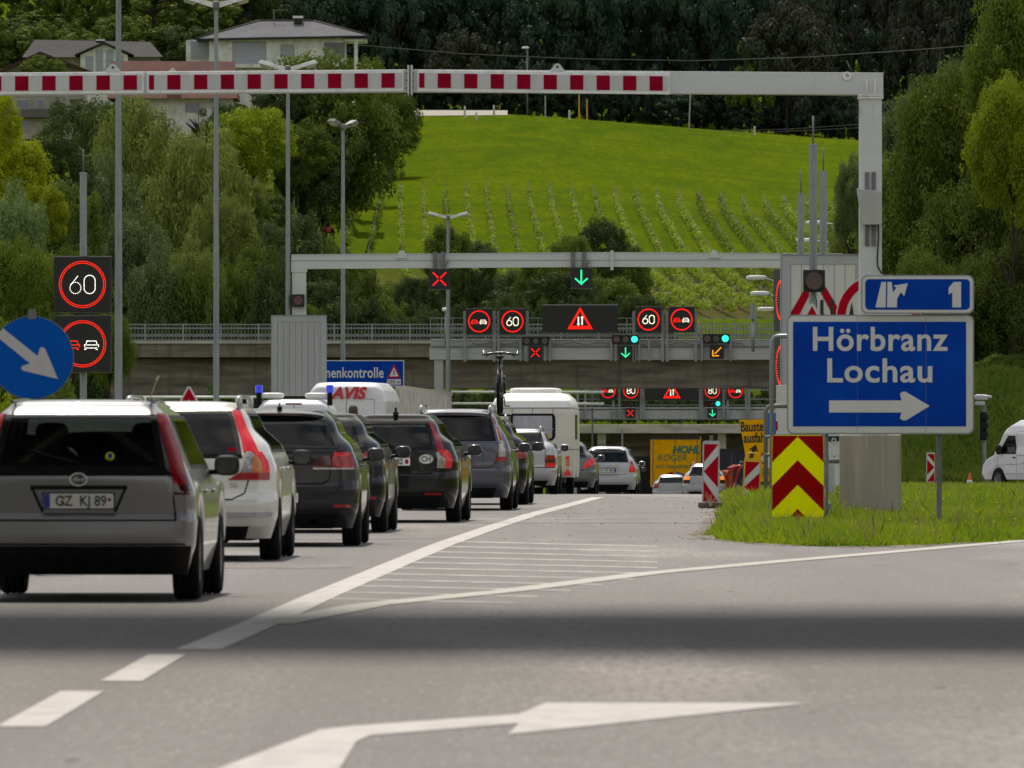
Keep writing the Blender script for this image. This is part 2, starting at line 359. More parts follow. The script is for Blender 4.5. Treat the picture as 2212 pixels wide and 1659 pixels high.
def asphalt_material():
    m = bpy.data.materials.new('asphalt'); m.use_nodes = True; n = m.node_tree; b = n.nodes['Principled BSDF']
    L = n.links.new; b.inputs['Roughness'].default_value = .68; b.inputs['Specular IOR Level'].default_value = .3
    g = n.nodes.new('ShaderNodeNewGeometry')
    def noise(sc, det=6, rg=.6):
        mp = n.nodes.new('ShaderNodeMapping'); mp.inputs['Scale'].default_value = sc; t = n.nodes.new('ShaderNodeTexNoise')
        t.inputs['Scale'].default_value = 1; t.inputs['Detail'].default_value = det; t.inputs['Roughness'].default_value = rg
        L(g.outputs['Position'], mp.inputs[0]); L(mp.outputs[0], t.inputs[0]); return t.outputs[0]
    def mixr(src, lo, hi, a, c):
        r = n.nodes.new('ShaderNodeMapRange'); r.inputs[1].default_value = lo; r.inputs[2].default_value = hi; L(src, r.inputs[0])
        x = n.nodes.new('ShaderNodeMix'); x.data_type = 'RGBA'; L(r.outputs[0], x.inputs[0])
        for s, i in ((a, 6), (c, 7)):
            if isinstance(s, tuple): x.inputs[i].default_value = (*s, 1)
            else: L(s, x.inputs[i])
        return x.outputs[2]
    c = mixr(noise((.5, .05, 1), 5), .35, .65, (.230, .210, .197), (.162, .148, .140))       # lengthwise wear
    c = mixr(noise((.25, .5, 1), 6), .5, .72, c, (.23, .212, .20))
    c = mixr(noise((38, 10, 10), 4, .75), .38, .72, c, (.085, .077, .072))                     # aggregate
    mpr = n.nodes.new('ShaderNodeMapping'); mpr.inputs['Rotation'].default_value = (0, 0, .03); mpr.inputs['Scale'].default_value = (1.15, .006, 1)
    tnr = n.nodes.new('ShaderNodeTexNoise'); tnr.inputs['Scale'].default_value = 1; tnr.inputs['Detail'].default_value = 2
    L(g.outputs['Position'], mpr.inputs[0]); L(mpr.outputs[0], tnr.inputs[0]); c = mixr(tnr.outputs[0], .46, .68, c, (.132, .12, .113))
    c = mixr(noise((.22, .03, 1), 4), .52, .60, c, (.245, .226, .212))
    c = mixr(noise((20, 1.6, 5), 3, .8), .42, .68, c, (.118, .107, .10))
    c = mixr(noise((26, 2.2, 5), 3, .8), .58, .72, c, (.28, .258, .242))
    c = mixr(noise((1.6, .22, 1), 3, .5), .66, .72, c, (.12, .107, .097))
    c = mixr(noise((1.2, .06, 1), 8), .64, .72, c, (.09, .082, .077))                          # tar streaks
    c = mixr(noise((5, 1.2, 5), 2, .4), .745, .765, c, (.06, .05, .045))                     # grit and leaf crumbs
    L(c, b.inputs['Base Color'])
    bp = n.nodes.new('ShaderNodeBump'); bp.inputs['Strength'].default_value = .25; bp.inputs['Distance'].default_value = .01
    L(noise((50, 25, 25), 4), bp.inputs['Height']); L(bp.outputs[0], b.inputs['Normal'])
    return m
asph = asphalt_material()
VL = [(106, 2.36), (112, 2.55), (125, 2.95), (150, 3.55), (170, 4.0), (250, 6.0), (330, 8.6), (480, 13.5), (780, 23)]   # left edge of the grass island
YV = [(2.36, 106), (2.6, 102.6), (3, 100.6), (3.6, 99.4), (4.4, 99.6), (6, 105.2), (8, 111), (11, 122), (16, 146), (24, 190), (40, 300)]
XL = [(100, -13), (150, -11), (190, -7.4), (263, -5.6), (285, -3.2), (398, -1.9), (480, 1), (780, 9)]
mb = MB(); prevr = None
ys = [-600, -300, -100, -40, 0, 40, 60, 80, 100, 106] + list(range(110, 780, 8))
for y in ys:
    xr = 2.36 if y <= 106 else lerp_t(VL, y); xl = lerp_t(XL, y)
    row = [xl + (xr - xl) * i / 8 for i in range(9)]
    k = len(mb.v); mb.v += [(x, y, rz(y) + .004) for x in row]
    if prevr is not None:
        for i in range(8): mb.f.append((prevr + i, prevr + i + 1, k + i + 1, k + i)); mb.m.append(0)
    prevr = k
o = mb.build('motorway', asph, smooth=True); tag(o, None, None, kind='structure')
mb = MB(); xs = [2.36, 2.45, 2.6, 2.8, 3, 3.3, 3.6, 4, 4.4, 5, 6, 7, 8, 9.5, 11, 13.5, 16, 20, 24, 30, 40]
for x in xs: mb.v += [(x, -600, .004), (x, 60, .004), (x, lerp_t(YV, x), .004)]
for i in range(len(xs) - 1):
    for j in (0, 1): a = i * 3 + j; mb.f.append((a, a + 3, a + 4, a + 1)); mb.m.append(0)
o = mb.build('exit_road', asph); tag(o, None, None, kind='structure')
mb = MB()   # side road behind the island where the white van stands
yy = [312, 316, 320, 324, 328]; xx = [11.5, 14, 18, 24, 34, 60]
for y in yy: mb.v += [(x, y + (x - 14) * .45, max(T(x, y + (x - 14) * .45), rz(y) + .32) + .02) for x in xx]
for j in range(4):
    for i in range(5): a = j * 6 + i; mb.f.append((a, a + 1, a + 7, a + 6)); mb.m.append(0)
o = mb.build('side_road', asph); tag(o, None, None, kind='structure')

linem = mat('road_paint', (.43, .405, .38), .6, noise=[((5, 1.2, 5), (.33, .305, .285), .45, .7, 8), ((30, 9, 9), (.3, .28, .26), .72, .78, 6)], coord='Object')
faint = mat('worn_road_paint', (.36, .34, .315), .7, noise=((4, 1.5, 4), (.2, .185, .17), .4, .65, 8))
def ribbon(name, pts, wd, m, dz=.008, dense=6):
    """pts: (X,Y) centreline, wd width in x"""
    mb = MB(); P = []
    for (x0, y0), (x1, y1) in zip(pts[:-1], pts[1:]):
        for i in range(dense): P.append((x0 + (x1 - x0) * i / dense, y0 + (y1 - y0) * i / dense))
    P.append(pts[-1])
    for x, y in P: mb.v += [(x - wd / 2, y, rz(y) + dz), (x + wd / 2, y, rz(y) + dz)]
    for i in range(len(P) - 1): a = 2 * i; mb.f.append((a, a + 1, a + 3, a + 2)); mb.m.append(0)
    return tag(mb.build(name, m), None, None, kind='structure')
def gp(px, py): Y = F * CH / (py - HY); return (PX(px, Y), Y)
ribbon('solid_lane_line', [gp(428, 1405), gp(560, 1349), gp(690, 1290), gp(862, 1217), gp(960, 1176), gp(1060, 1141), gp(1150, 1112), gp(1220, 1094), gp(1262, 1083), (gp(1296, 1074)[0], 178)], .26, linem)
ribbon('exit_edge_line', [gp(585, 1350), gp(800, 1308), gp(1100, 1278), gp(1400, 1240), gp(1700, 1213), gp(1900, 1196), gp(2212, 1169), (7.8, 109), (10.8, 120), (15.8, 143)], .30, mat('worn_edge_paint', (.40, .38, .33), .65, noise=((4, 1.5, 4), (.28, .26, .23), .45, .7, 8)), .0095)
for a, b in (((262, 1474), (360, 1417)), ((45, 1573), (178, 1496)), ((-480, 1850), (-190, 1700))):
    p, q = gp(*a), gp(*b); mb = MB(); hw = .105
    mb.add([(p[0] - hw, p[1], .008), (p[0] + hw, p[1], .008), (q[0] + hw, q[1], .008), (q[0] - hw, q[1], .008)], [(0, 1, 2, 3)])
    tag(mb.build('dashed_lane_line', linem), None, None, kind='structure')
# hatching in the gore: narrow cross bars
for i in range(11):
    y0 = 1171 + i * 10.5 + (i * i) * .18
    xl = 1006 - (y0 - 1165) * 2.35; xr = min(1420, 1100 + (1292 - y0) * 5.2) if y0 < 1292 else 1120
    a = gp(xl, y0); b = gp(xr, y0 + 5 + (xr - xl) * .012); hwy = .18 + .0016 * (a[1] - 70)
    hwy = 1.25 / F * a[1] * a[1] / CH * 1.0
    mb = MB(); mb.add([(a[0], a[1] - hwy, .006), (b[0], b[1] - hwy, .006), (b[0], b[1] + hwy, .006), (a[0], a[1] + hwy, .006)], [(0, 1, 2, 3)])
    tag(mb.build('gore_hatching', faint), None, None, kind='structure')
# deflection arrow in the foreground
P = [(455, 1670), (600, 1615), (690, 1580), (760, 1572), (1120, 1546), (1180, 1521), (1752, 1522), (1098, 1590), (1120, 1566), (800, 1592), (770, 1605), (730, 1670)]
P = [gp(*p) for p in P]
mb = MB(); mb.add([(x, y, .008) for x, y in P], [tuple(range(len(P)))]); tag(mb.build('road_arrow', linem), None, None, kind='structure')


soilm = mat('gravel_soil', (.22, .19, .15), .95, spec=.1, noise=[((6, 1, 5), (.12, .10, .07), .42, .62), ((30, 4, 5), (.33, .3, .26), .55, .7)])
for k_, tab in enumerate(([(x, y) for x, y in YV if x <= 16], [(v, y) for y, v in VL if y <= 330])):
    mb = MB(); r_ = random.Random(k_ + 5); P = []
    for (x0, y0), (x1, y1) in zip(tab[:-1], tab[1:]):
        q = 10
        for i in range(q): P.append((x0 + (x1 - x0) * i / q, y0 + (y1 - y0) * i / q))
    P.append(tab[-1])
    for x, y in P:
        w_ = r_.uniform(.5, 1.3)
        if k_ == 0: mb.v += [(x, y - w_ * 1.1, .0058), (x, y + 1.5, .0058)]
        else: mb.v += [(x - w_ * .28, y, rz(y) + .0066), (x + .5, y, rz(y) + .0066)]
    for i in range(len(P) - 1): q = 2 * i; mb.f.append((q, q + 1, q + 3, q + 2)); mb.m.append(0)
    tag(mb.build('verge_soil', soilm, None), None, None, kind='structure')
crk = mat('crack_sealant', (.07, .065, .06), .6, noise=(9, (.1, .095, .09), .4, .7))
for k_, (x0, y0, x1, y1) in enumerate(((-1.2, 128, 2.6, 131), (-.4, 139, 3.0, 141), (-6, 82, -1.3, 83.5), (-5.5, 104, -.9, 106))):
    mb = MB(); n_ = 26; r_ = random.Random(k_); P = []
    for i in range(n_ + 1):
        t = i / n_; P.append((x0 + (x1 - x0) * t + r_.uniform(-.05, .05), y0 + (y1 - y0) * t + r_.uniform(-.35, .35) * (abs(x1 - x0) > 1) ))
    tr = abs(x1 - x0) > 1
    for x, y in P: mb.v += [(x - (0 if tr else .012), y - (.10 if tr else 0), rz(y) + .0065), (x + (0 if tr else .012), y + (.10 if tr else 0), rz(y) + .0065)]
    for i in range(n_):
        if r_.random() < .8: q = 2 * i; mb.f.append((q, q + 1, q + 3, q + 2)); mb.m.append(0)
    tag(mb.build('road_crack', crk, None), None, None, kind='structure')
# ------------------------------------------------------------------ vehicles: a body surface swept from profiles; windows and lamps follow it
class Shape:
    def __init__(s, L, H, hw, tw, rear, front, zb=.22, R=.22, R2=.16, arches=(), ra=.36, crown=.05, bow=.04, waist=.95):
        s.L, s.H, s.hw, s.zb, s.rear, s.front, s.R, s.arches, s.ra, s.crown, s.bow = L, H, hw, zb, rear, front, R, arches, ra, crown, bow
        s.waist = waist
        s.wt = [(zb, hw - .07), (.42, hw - .01), (.6, hw), (waist - .12, hw - .005), (waist, hw - .05), (waist + .12, hw - .10), (H - .28, tw + .06), (H - .16, tw + .015), (H - .10, tw - .025), (H - .06, tw - .075)]
        s.Rt = [(zb, R), (waist, R), (H - .1, R2)]
    def w(s, z): return lerp_t(s.wt, z)
    def r(s, z): return lerp_t(s.Rt, z)
    def xy(s, u, z, end='r'):
        """u: arc length from the centre line round the end; past the corner it runs along the side"""
        sg = 1 if u >= 0 else -1; u = abs(u); w_, r_ = s.w(z), s.r(z); fl = w_ - r_
        bow = s.bow
        if u <= fl: x, y = u, bow * (u / fl) ** 2
        elif u <= fl + r_ * math.pi / 2:
            a = (u - fl) / r_; x, y = fl + r_ * math.sin(a), bow + r_ * (1 - math.cos(a))
        else: x, y = w_, bow + r_ + (u - fl - r_ * math.pi / 2)
        if end == 'r': Y = lerp_t(s.rear, z) + y
        else: Y = s.L - lerp_t(s.front, z) - y
        return Vector((sg * x, Y, z))
    def side(s, y, z, sg=1): return Vector((sg * s.w(z), y, z))
    def nrm(s, f, a, b, out):
        e = .01; n = (f(a + e, b) - f(a - e, b)).cross(f(a, b + e) - f(a, b - e))
        if n.length < 1e-9: return Vector(out)
        n.normalize(); return n if n.dot(Vector(out)) > 0 else -n
    def body(s, m, parent, holes_r=(), holes_f=(), holes_s=(), name='body'):
        z1 = s.H - .06
        zs = [s.zb]; st = .035
        while zs[-1] + st < z1: zs.append(zs[-1] + st)
        zs.append(z1)
        for end in ('r', 'f'):
            for z, _ in (s.rear if end == 'r' else s.front):
                if s.zb < z < z1 and min(abs(z - q) for q in zs) > .012: zs.append(z)
        zs.sort()
        N = 7; ring = []
        def loop(z, k):
            pts = []; tg = []
            w_, r_ = s.w(z), s.r(z)
            us = [-(w_ - r_) + (w_ - r_) * 2 * i / 16 for i in range(17)]
            arc = [w_ - r_ + r_ * math.pi / 2 * i / N for i in range(1, N + 1)]
            ul = [-a for a in reversed(arc)] + us + arc
            ya = s.xy(w_ + 9, z, 'r').y - (w_ + 9 - (w_ - r_ + r_ * math.pi / 2)) ; yb = s.xy(w_ + 9, z, 'f').y + (w_ + 9 - (w_ - r_ + r_ * math.pi / 2))
            n = 44
            def sy(i): return ya + (yb - ya) * i / n
            for u in ul: pts.append(s.xy(u, z, 'r')); tg.append(('r', u))
            for i in range(1, n): pts.append(Vector((w_, sy(i), z))); tg.append(('s', sy(i)))
            for u in reversed(ul): pts.append(s.xy(u, z, 'f')); tg.append(('f', u))
            for i in range(n - 1, 0, -1): pts.append(Vector((-w_, sy(i), z))); tg.append(('s', sy(i)))
            return pts, tg
        mb = MB(); tags = []
        for z in zs:
            p, t = loop(z, 0); tags.append((z, t))
            for q, tt in zip(p, t):
                zz = q.z
                if abs(abs(q.x) - s.w(z)) < .03:
                    for yc in s.arches:
                        d = abs(q.y - yc)
                        if d < s.ra:
                            h = math.sqrt(s.ra ** 2 - d * d) + .30
                            if zz < .9: zz = max(s.zb, h) + (zz - s.zb) * (.9 - max(s.zb, h)) / (.9 - s.zb)
                mb.v.append((q.x, q.y, zz))
        M = len(tags[0][1])
        def inside(tab, z, c, sgn=False):
            z0, z1_ = tab[0][0], tab[-1][0]
            if not (z0 < z < z1_): return False
            a = lerp_t([(t[0], t[1]) for t in tab], z); b = lerp_t([(t[0], t[2]) for t in tab], z)
            return a < c < b
        for j in range(len(zs) - 1):
            zc = (zs[j] + zs[j + 1]) / 2
            for i in range(M):
                k = (i + 1) % M; t0, t1 = tags[j][1][i], tags[j][1][k]
                hole = False
                if t0[0] == t1[0]:
                    c = (t0[1] + t1[1] + tags[j + 1][1][i][1] + tags[j + 1][1][k][1]) / 4
                    hs = {'r': holes_r, 'f': holes_f, 's': holes_s}[t0[0]]
                    hole = any(inside(h, zc, c) for h in hs)
                if not hole:
                    mb.f.append((j * M + i, j * M + k, (j + 1) * M + k, (j + 1) * M + i)); mb.m.append(0)
        # roof crown
        last = (len(zs) - 1) * M; P, _ = loop(z1, 0)
        cy = (min(p.y for p in P) + max(p.y for p in P)) / 2; yl = (max(p.y for p in P) - min(p.y for p in P)) / 2
        prev = last
        for sc, dz in ((.97, .35), (.92, .6), (.8, .8), (.6, .93), (.3, 1.0)):
            k0 = len(mb.v); off = (1 - sc) * s.w(z1)
            for p in P:
                yy = cy + (p.y - cy) * (yl - off) / yl
                mb.v.append((p.x * sc, yy, z1 + .06 * dz))
            for i in range(M): k = (i + 1) % M; mb.f.append((prev + i, prev + k, k0 + k, k0 + i)); mb.m.append(0)
            prev = k0
        mb.f.append(tuple(range(prev, prev + M))); mb.m.append(0)
        return mb.build(name, m, parent, smooth='auto', world=False)
    def patch(s, name, rows, m, parent, end='r', off=.006, nz=10, nx=10, sg=1, border=None, bm_=None, mb=None, build=True, th=.02):
        """rows: (z, a, b); a..b is u round the end, or y along the side when end='s'"""
        mb = mb or MB(); fn = (lambda a, b: s.side(a, b, sg)) if end == 's' else (lambda a, b: s.xy(a, b, end))
        out = (sg, 0, 0) if end == 's' else ((0, -1, .01) if end == 'r' else (0, 1, .01))
        A = [(t[0], t[1]) for t in rows]; B = [(t[0], t[2]) for t in rows]; z0, z1 = rows[0][0], rows[-1][0]
        G = []; 
        for j in range(nz + 1):
            z = z0 + (z1 - z0) * j / nz; a, b = lerp_t(A, z), lerp_t(B, z)
            for i in range(nx + 1):
                c = a + (b - a) * i / nx; o2 = out
                if end != 's' and abs(c) > s.w(z) - s.r(z) + .5 * s.r(z): o2 = (math.copysign(1, c), -.3 if end == 'r' else .3, 0)
                p = fn(c, z); n = s.nrm(fn, c, z, o2); G.append((p + n * off, p - n * th))
        k = len(mb.v); mb.v += [tuple(g[0]) for g in G]
        e0, e1 = (1, 1) if border else (0, 0)
        for j in range(nz):
            for i in range(nx):
                q = k + j * (nx + 1) + i; f = (q, q + 1, q + nx + 2, q + nx + 1)
                if border and (i < e0 or i >= nx - e0 or j < e1 or j >= nz - e1): mb.use(border)
                elif border: mb.use(m)
                mb.f.append(f); mb.m.append(mb.mi)
        edge = [i for i in range(nx + 1)] + [(j * (nx + 1) + nx) for j in range(1, nz + 1)] + [nz * (nx + 1) + i for i in range(nx - 1, -1, -1)] + [j * (nx + 1) for j in range(nz - 1, 0, -1)]
        if border: mb.use(border)
        k2 = len(mb.v); mb.v += [tuple(G[i][1]) for i in edge]; ne = len(edge)
        for i in range(ne):
            a, b = edge[i], edge[(i + 1) % ne]; mb.f.append((k + a, k + b, k2 + (i + 1) % ne, k2 + i)); mb.m.append(mb.mi)
        return mb.build(name, m, parent, smooth='auto', world=False) if build else mb
    def line(s, name, pts, wd, m, parent, end='r', off=.004, sg=1, mb=None):
        own = mb is None; mb = mb or MB(); fn = (lambda a, b: s.side(a, b, sg)) if end == 's' else (lambda a, b: s.xy(a, b, end))
        out = (sg, 0, 0) if end == 's' else ((0, -1, 0) if end == 'r' else (0, 1, 0))
        for a, b in zip(pts[:-1], pts[1:]):
            A, B = Vector(a), Vector(b); d = (B - A); L = d.length; k = max(1, int(L / .06)); d.normalize(); n = Vector((-d.y, d.x)) * wd / 2
            for i in range(k):
                p, q = A.lerp(B, i / k) - d * wd * .2, A.lerp(B, (i + 1) / k) + d * wd * .2; vs = []
                for c in (p + n, p - n, q - n, q + n):
                    w_ = fn(c.x, c.y); vs.append(tuple(w_ + s.nrm(fn, c.x, c.y, out) * off))
                mb.add(vs, [(0, 1, 2, 3)])
        if own: return mb.build(name, m, parent, world=False)
def shrink(rows, d):
    z0, z1 = rows[0][0] + d, rows[-1][0] - d
    A = [(t[0], t[1]) for t in rows]; B = [(t[0], t[2]) for t in rows]; zz = [z0] + [t[0] for t in rows if z0 < t[0] < z1] + [z1]
    return [(z, lerp_t(A, z) + d, lerp_t(B, z) - d) for z in zz]
def wheel(parent, x, y, r=.315, wd=.2, m=rimm):
    mb = MB(); h = wd / 2
    prof = [(r * .62, -h * .9), (r * .78, -h), (r * .93, -h * .97), (r * .985, -h * .8), (r, -h * .55), (r, -h * .3), (r - .008, -h * .27), (r - .008, -h * .2), (r, -h * .17), (r, h * .17),
            (r - .008, h * .2), (r - .008, h * .27), (r, h * .3), (r, h * .55), (r * .985, h * .8), (r * .93, h * .97), (r * .78, h), (r * .62, h * .9)]
    mb.lathe(prof, 'x', (x, y, r), 32)
    wv = thing_part('wheel', parent)
    t = mb.build('tyre', rubber, wv, smooth=True, world=False)
    mb = MB(); sg = 1 if x > 0 else -1
    mb.lathe([(.0, sg * h * .55), (r * .12, sg * h * .6), (r * .14, sg * h * .35), (r * .52, sg * h * .3), (r * .58, sg * h * .7), (r * .63, sg * h * .88), (r * .63, -sg * h * .88)], 'x', (x, y, r), 32)
    for k in range(5):
        a = 2 * math.pi * k / 5; c, q = math.cos(a), math.sin(a)
        v = []
        for rr, ww in ((r * .1, .03), (r * .6, .022)):
            for dd in (-1, 1):
                for xx in (sg * h * .7, sg * h * .3): v.append((x + xx, y + rr * c - dd * ww * q, r + rr * q + dd * ww * c))
        mb.add(v, [(0, 2, 6, 4), (1, 5, 7, 3), (0, 4, 5, 1), (2, 3, 7, 6), (4, 6, 7, 5)])
    mb.build('rim', m, wv, smooth='auto', world=False)
def thing_part(name, parent):
    o = bpy.data.objects.new(name, None); COL.objects.link(o); o.parent = parent; o.empty_display_size = .1; return o
def superbox(mb, c, a, e=.5, n=10, taper=0):
    """rounded box (superellipsoid)"""
    k = len(mb.v); f = lambda v, p: math.copysign(abs(v) ** p, v)
    for i in range(n + 1):
        th = -math.pi / 2 + math.pi * i / n
        for j in range(2 * n):
            ph = math.pi * j / n; cx = f(math.cos(th), e) * f(math.cos(ph), e); cy = f(math.cos(th), e) * f(math.sin(ph), e); cz = f(math.sin(th), e)
            mb.v.append((c[0] + a[0] * cx * (1 + taper * cz), c[1] + a[1] * cy, c[2] + a[2] * cz))
    for i in range(n):
        for j in range(2 * n):
            q = k + i * 2 * n; mb.f.append((q + j, q + (j + 1) % (2 * n), q + 2 * n + (j + 1) % (2 * n), q + 2 * n + j)); mb.m.append(mb.mi)
    return mb
def mirror(parent, x, y, z, sg, m, sx=.098, sz=.08):
    mb = MB(); superbox(mb, (x + sg * (sx + .05), y, z), (sx, .075, sz), .62)
    mb.tube([(x - sg * .02, y + .02, z - .05), (x + sg * .08, y, z - .05)], .022, 8)
    h = mb.build('side_mirror', m, parent, smooth=True, world=False)
    mb = MB(); k = len(mb.v); P = []
    for i in range(20):
        a = 2 * math.pi * i / 20; c, q = math.cos(a), math.sin(a)
        P.append((x + sg * (sx + .05) + sx * .82 * math.copysign(abs(c) ** .6, c), z + sz * .8 * math.copysign(abs(q) ** .6, q)))
    mb.prism(P, y - .077, y - .07); mb.build('mirror_glass', mirg, h, world=False)
mirg = mat('mirror_glass', (.02, .022, .022), .12, 0, noise=(8, (.08, .085, .08), .4, .7))
def interior(parent, sh, ys, dash, zc=.98, m=seatm, heads=True):
    """front seats, rear bench, dashboard, steering wheel"""
    mb = MB(); w_ = sh.w(.8) - .09
    mb.box(-w_, w_, .35, dash + .2, .34, .40); mb.build('cabin_floor', m, parent, world=False)
    mb = MB(); mb.box(-w_, w_, dash, dash + .35, .5, zc - .02); mb.build('dashboard', m, parent, world=False, bevel=.03)
    mb = MB(); mb.tube([(-.37 + .18 * math.cos(a * .35), dash - .12, zc - .06 + .18 * math.sin(a * .35)) for a in range(19)], .015, 6, False); mb.build('steering_wheel', m, parent, smooth=True, world=False)
    for x in (-.37, .37):
        mb = MB(); superbox(mb, (x, ys[1], .5), (.25, .27, .12), .5); superbox(mb, (x, ys[1] - .27, .85), (.24, .1, .3), .5, taper=-.12)
        if heads: superbox(mb, (x, ys[1] - .3, 1.23), (.13, .06, .1), .6); mb.tube([(x - .05, ys[1] - .28, 1.0), (x - .05, ys[1] - .28, 1.2)], .01, 6); mb.tube([(x + .05, ys[1] - .28, 1.0), (x + .05, ys[1] - .28, 1.2)], .01, 6)
        mb.build('front_seat', m, parent, smooth=True, world=False)
    mb = MB(); superbox(mb, (0, ys[0] + .3, .5), (w_, .3, .12), .35); superbox(mb, (0, ys[0], .8), (w_, .1, .28), .3)
    for x in (-.36, .36): superbox(mb, (x, ys[0] - .04, 1.13), (.13, .055, .075), .6)
    mb.build('rear_seat', m, parent, smooth=True, world=False)

def plate(sh, parent, u0, z0, s, wd=.52, ht=.11, kind='D', size=.108, y=None):
    p = sh.xy(u0, z0); yy = (p.y if y is None else y) - .012
    mb = MB(); mb.box(u0 - wd / 2 - .008, u0 + wd / 2 + .008, yy, yy + .04, z0 - ht / 2 - .008, z0 + ht / 2 + .008); f = mb.build('number_plate', blk, parent, world=False)
    mb = MB().use(platew); mb.rrect(u0 - wd / 2, u0 + wd / 2, z0 - ht / 2, z0 + ht / 2, .012, yy - .004, yy)
    if kind in 'DAI': mb.use(dblue).rrect(u0 - wd / 2 + .002, u0 - wd / 2 + .048, z0 - ht / 2 + .002, z0 + ht / 2 - .002, .01, yy - .006, yy - .004)
    if kind == 'I': mb.use(dblue).rrect(u0 + wd / 2 - .048, u0 + wd / 2 - .002, z0 - ht / 2 + .002, z0 + ht / 2 - .002, .01, yy - .006, yy - .004)
    if kind == 'C': mb.use(signr).rrect(u0 + wd / 2 - .07, u0 + wd / 2 - .025, z0 - .03, z0 + .03, .015, yy - .006, yy - .004)
    if kind == 'D':
        mb.use(lamber).disc(u0 - .115, z0 + .02, .014, yy - .007, yy - .004, 10); mb.use(greyp).disc(u0 - .115, z0 - .018, .013, yy - .007, yy - .004, 10)
        mb.use(lred).disc(u0 + wd / 2 - .03, z0 + .01, .014, yy - .007, yy - .004, 10)
    mb.build('plate_face', None, f, world=False)
    text('plate_text', s, size, txtk, (u0 + (.018 if kind in 'DA' else (-.02 if kind == 'C' else 0)), yy - .0065, z0 - .003), f, bold=.0015, sx=.86, ext=.001, world=False)

